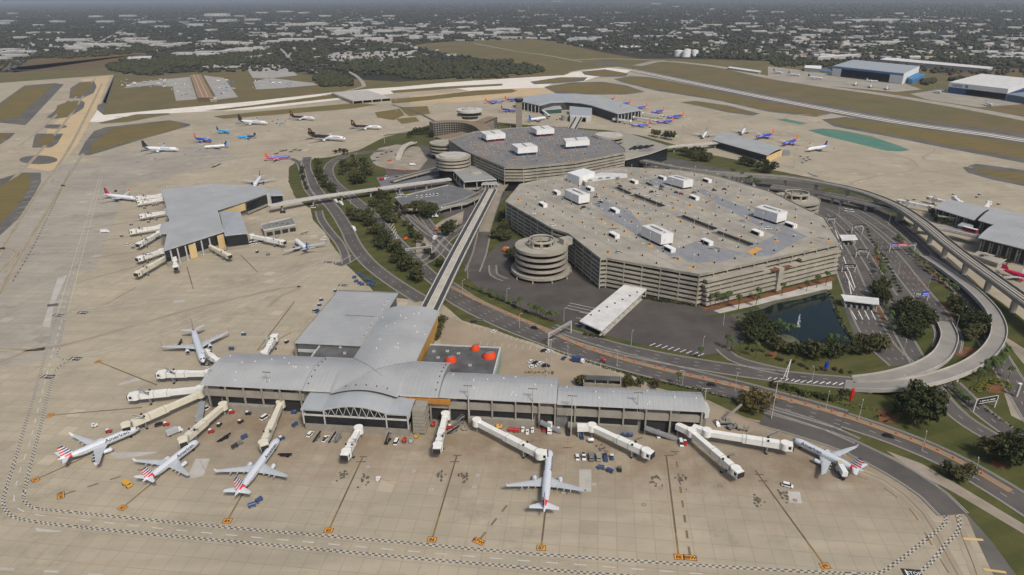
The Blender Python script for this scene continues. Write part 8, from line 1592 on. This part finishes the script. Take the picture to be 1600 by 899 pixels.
for x, y, s in [(407, 21, 1.6), (445, 19, 1.6), (475, 21, 1.6), (507, 26, 1.4), (495, 39, 2.2), (470, 40, 1.5), (545, 51, 1.6), (530, 54, 1), (447, 54, 1.1), (502, 59, 1), (465, 64, 1.2), (575, 32, 1.4), (590, 38, 1.4), (607, 26, 1.5), (620, 49, 1.2), (600, 50, 1.2), (640, 46, 1), (650, 60, 1.4), (725, 44, 1.2), (735, 53, 1), (790, 47, 1.2), (700, 52, 1.2), (680, 60, 1.2), (560, 45, 1), (520, 46, 1.1), (425, 40, 1), (440, 46, .9), (480, 50, 1), (430, 66, .8), (410, 75, .8), (585, 62, 1), (610, 58, 1), (570, 57, .9), (540, 62, 1), (555, 37, 1.2), (660, 42, 1), (770, 48, 1), (780, 53, 1.1)]: tput(TW, x, y, 'pale warehouse of the central industrial district', 'warehouses of the central district', s * 1.05)
for x, y, s in [(805, 47, 1.2), (845, 42, 1.4), (887, 42, 1.5), (940, 47, 1), (907, 61, 1.1), (1025, 7, 2.6), (1057, 11, 1.6), (1112, 15, 1.8), (1175, 19, 2), (972, 37, 1), (1100, 43, 1), (1165, 38, 1.2), (1185, 50, 1), (1142, 43, 1), (1120, 40, 1), (865, 48, 1), (825, 52, .8), (915, 44, 1), (1080, 46, 1), (1060, 52, .8), (1150, 48, 1), (1175, 43, 1), (815, 18, 1.5), (870, 3, 2.5), (930, 60, .8)]: tput(TW, x, y, 'pale warehouse in the far town beyond the storage tanks', 'warehouses beyond the tanks', s * .9)
for x, y, s in [(1330, 34, 1.6), (1352, 33, 1.6), (1375, 33, 1.8), (1395, 32, 1.5), (1420, 33, 1.4), (1450, 34, 1.4), (1475, 34, 1.4), (1310, 37, 1.3), (1500, 38, 1.2), (1530, 40, 1.2), (1237, 51, 1.1), (1250, 62, 1.1), (1262, 56, 1), (1245, 66, .9), (1360, 72, 1.2), (1387, 68, 1.1), (1345, 72, 1), (1462, 66, 1), (1585, 87, 1), (1550, 90, .9), (1570, 92, .9), (1585, 45, 1.2), (1210, 20, 1.5), (1405, 22, 1.6), (1570, 19, 1.5), (1520, 52, 1), (1560, 60, 1), (1590, 62, 1), (1290, 48, 1), (1440, 52, 1), (1480, 58, 1), (1410, 60, .8)]: tput(TW, x, y, 'pale warehouse in the far right town beyond the hangars', 'warehouses of the far right town', s * .9)
for _ in range(150):
    x, y = rs.choice(((rs.uniform(560, 1000), rs.uniform(24, 62)), (rs.uniform(1000, 1600), rs.uniform(22, 78)), (rs.uniform(1200, 1600), rs.uniform(40, 92))))
    if not inside((x, y), GREEN[0]): tput(TH_, x, y, 'small pale house among the far trees', 'houses among the far trees', rs.uniform(.9, 1.5))
b = MB(); seen = 0
while seen < 750:   # countless far roofs
    x, y = rs.uniform(-60, 1660), 5 + 88 * rs.random() ** 1.25
    if inside((x, y), GREEN[0]) or (x < 400 and rs.random() < .75 and y < 50) or vn(x, y) > .7: 
        if rs.random() < .9: continue
    if inside((x, y), GREEN[0]): continue
    seen += 1; p = G(x, y); L_, W_ = rs.uniform(12, 26), rs.uniform(9, 14); h = rs.uniform(6, 9); m = rs.choice((tw_r, tw_w, tw_g, tw_t)); a = rs.uniform(0, 3.1)
    b.box(p.x, p.y, h / 2, L_, W_, h, tw_w, a, m)
b.build('distant_houses', kind='stuff', centre=False)
for y0, y1, n, s in BANDS:
    k = 0
    while k < n:
        x, y = rs.uniform(-90, 1690), rs.uniform(y0, y1); k += 1
        if inside((x, y), GREEN[0]) or any(abs(x - q[0]) < q[2] and abs(y - q[1]) < q[3] for q in YARD): continue
        p = G(x, y); pts.append((p.x, p.y)); sz.append(s * rs.uniform(.5, 1.1))
blobs('distant_woods', pts, sz, wood_m, 9, .75)
# ================================================================ air
hz = MB(); hz.box(0, 24000, 118, 80000, 56000, 246, None or mat('haze_tmp', (1, 1, 1)))
hm = bpy.data.materials.new('haze_air'); hm.use_nodes = True; hn = hm.node_tree; hn.nodes.clear(); ho = hn.nodes.new('ShaderNodeOutputMaterial'); hv = hn.nodes.new('ShaderNodeVolumePrincipled'); hv.inputs['Color'].default_value = (.78, .86, .96, 1); hv.inputs['Density'].default_value = 5e-5; hv.inputs['Anisotropy'].default_value = .2; hn.links.new(hv.outputs[0], ho.inputs['Volume'])
hz.mats = [hm]; o = hz.build('haze', kind='stuff', centre=False); bpy.data.materials.remove(MT.pop('haze_tmp'))
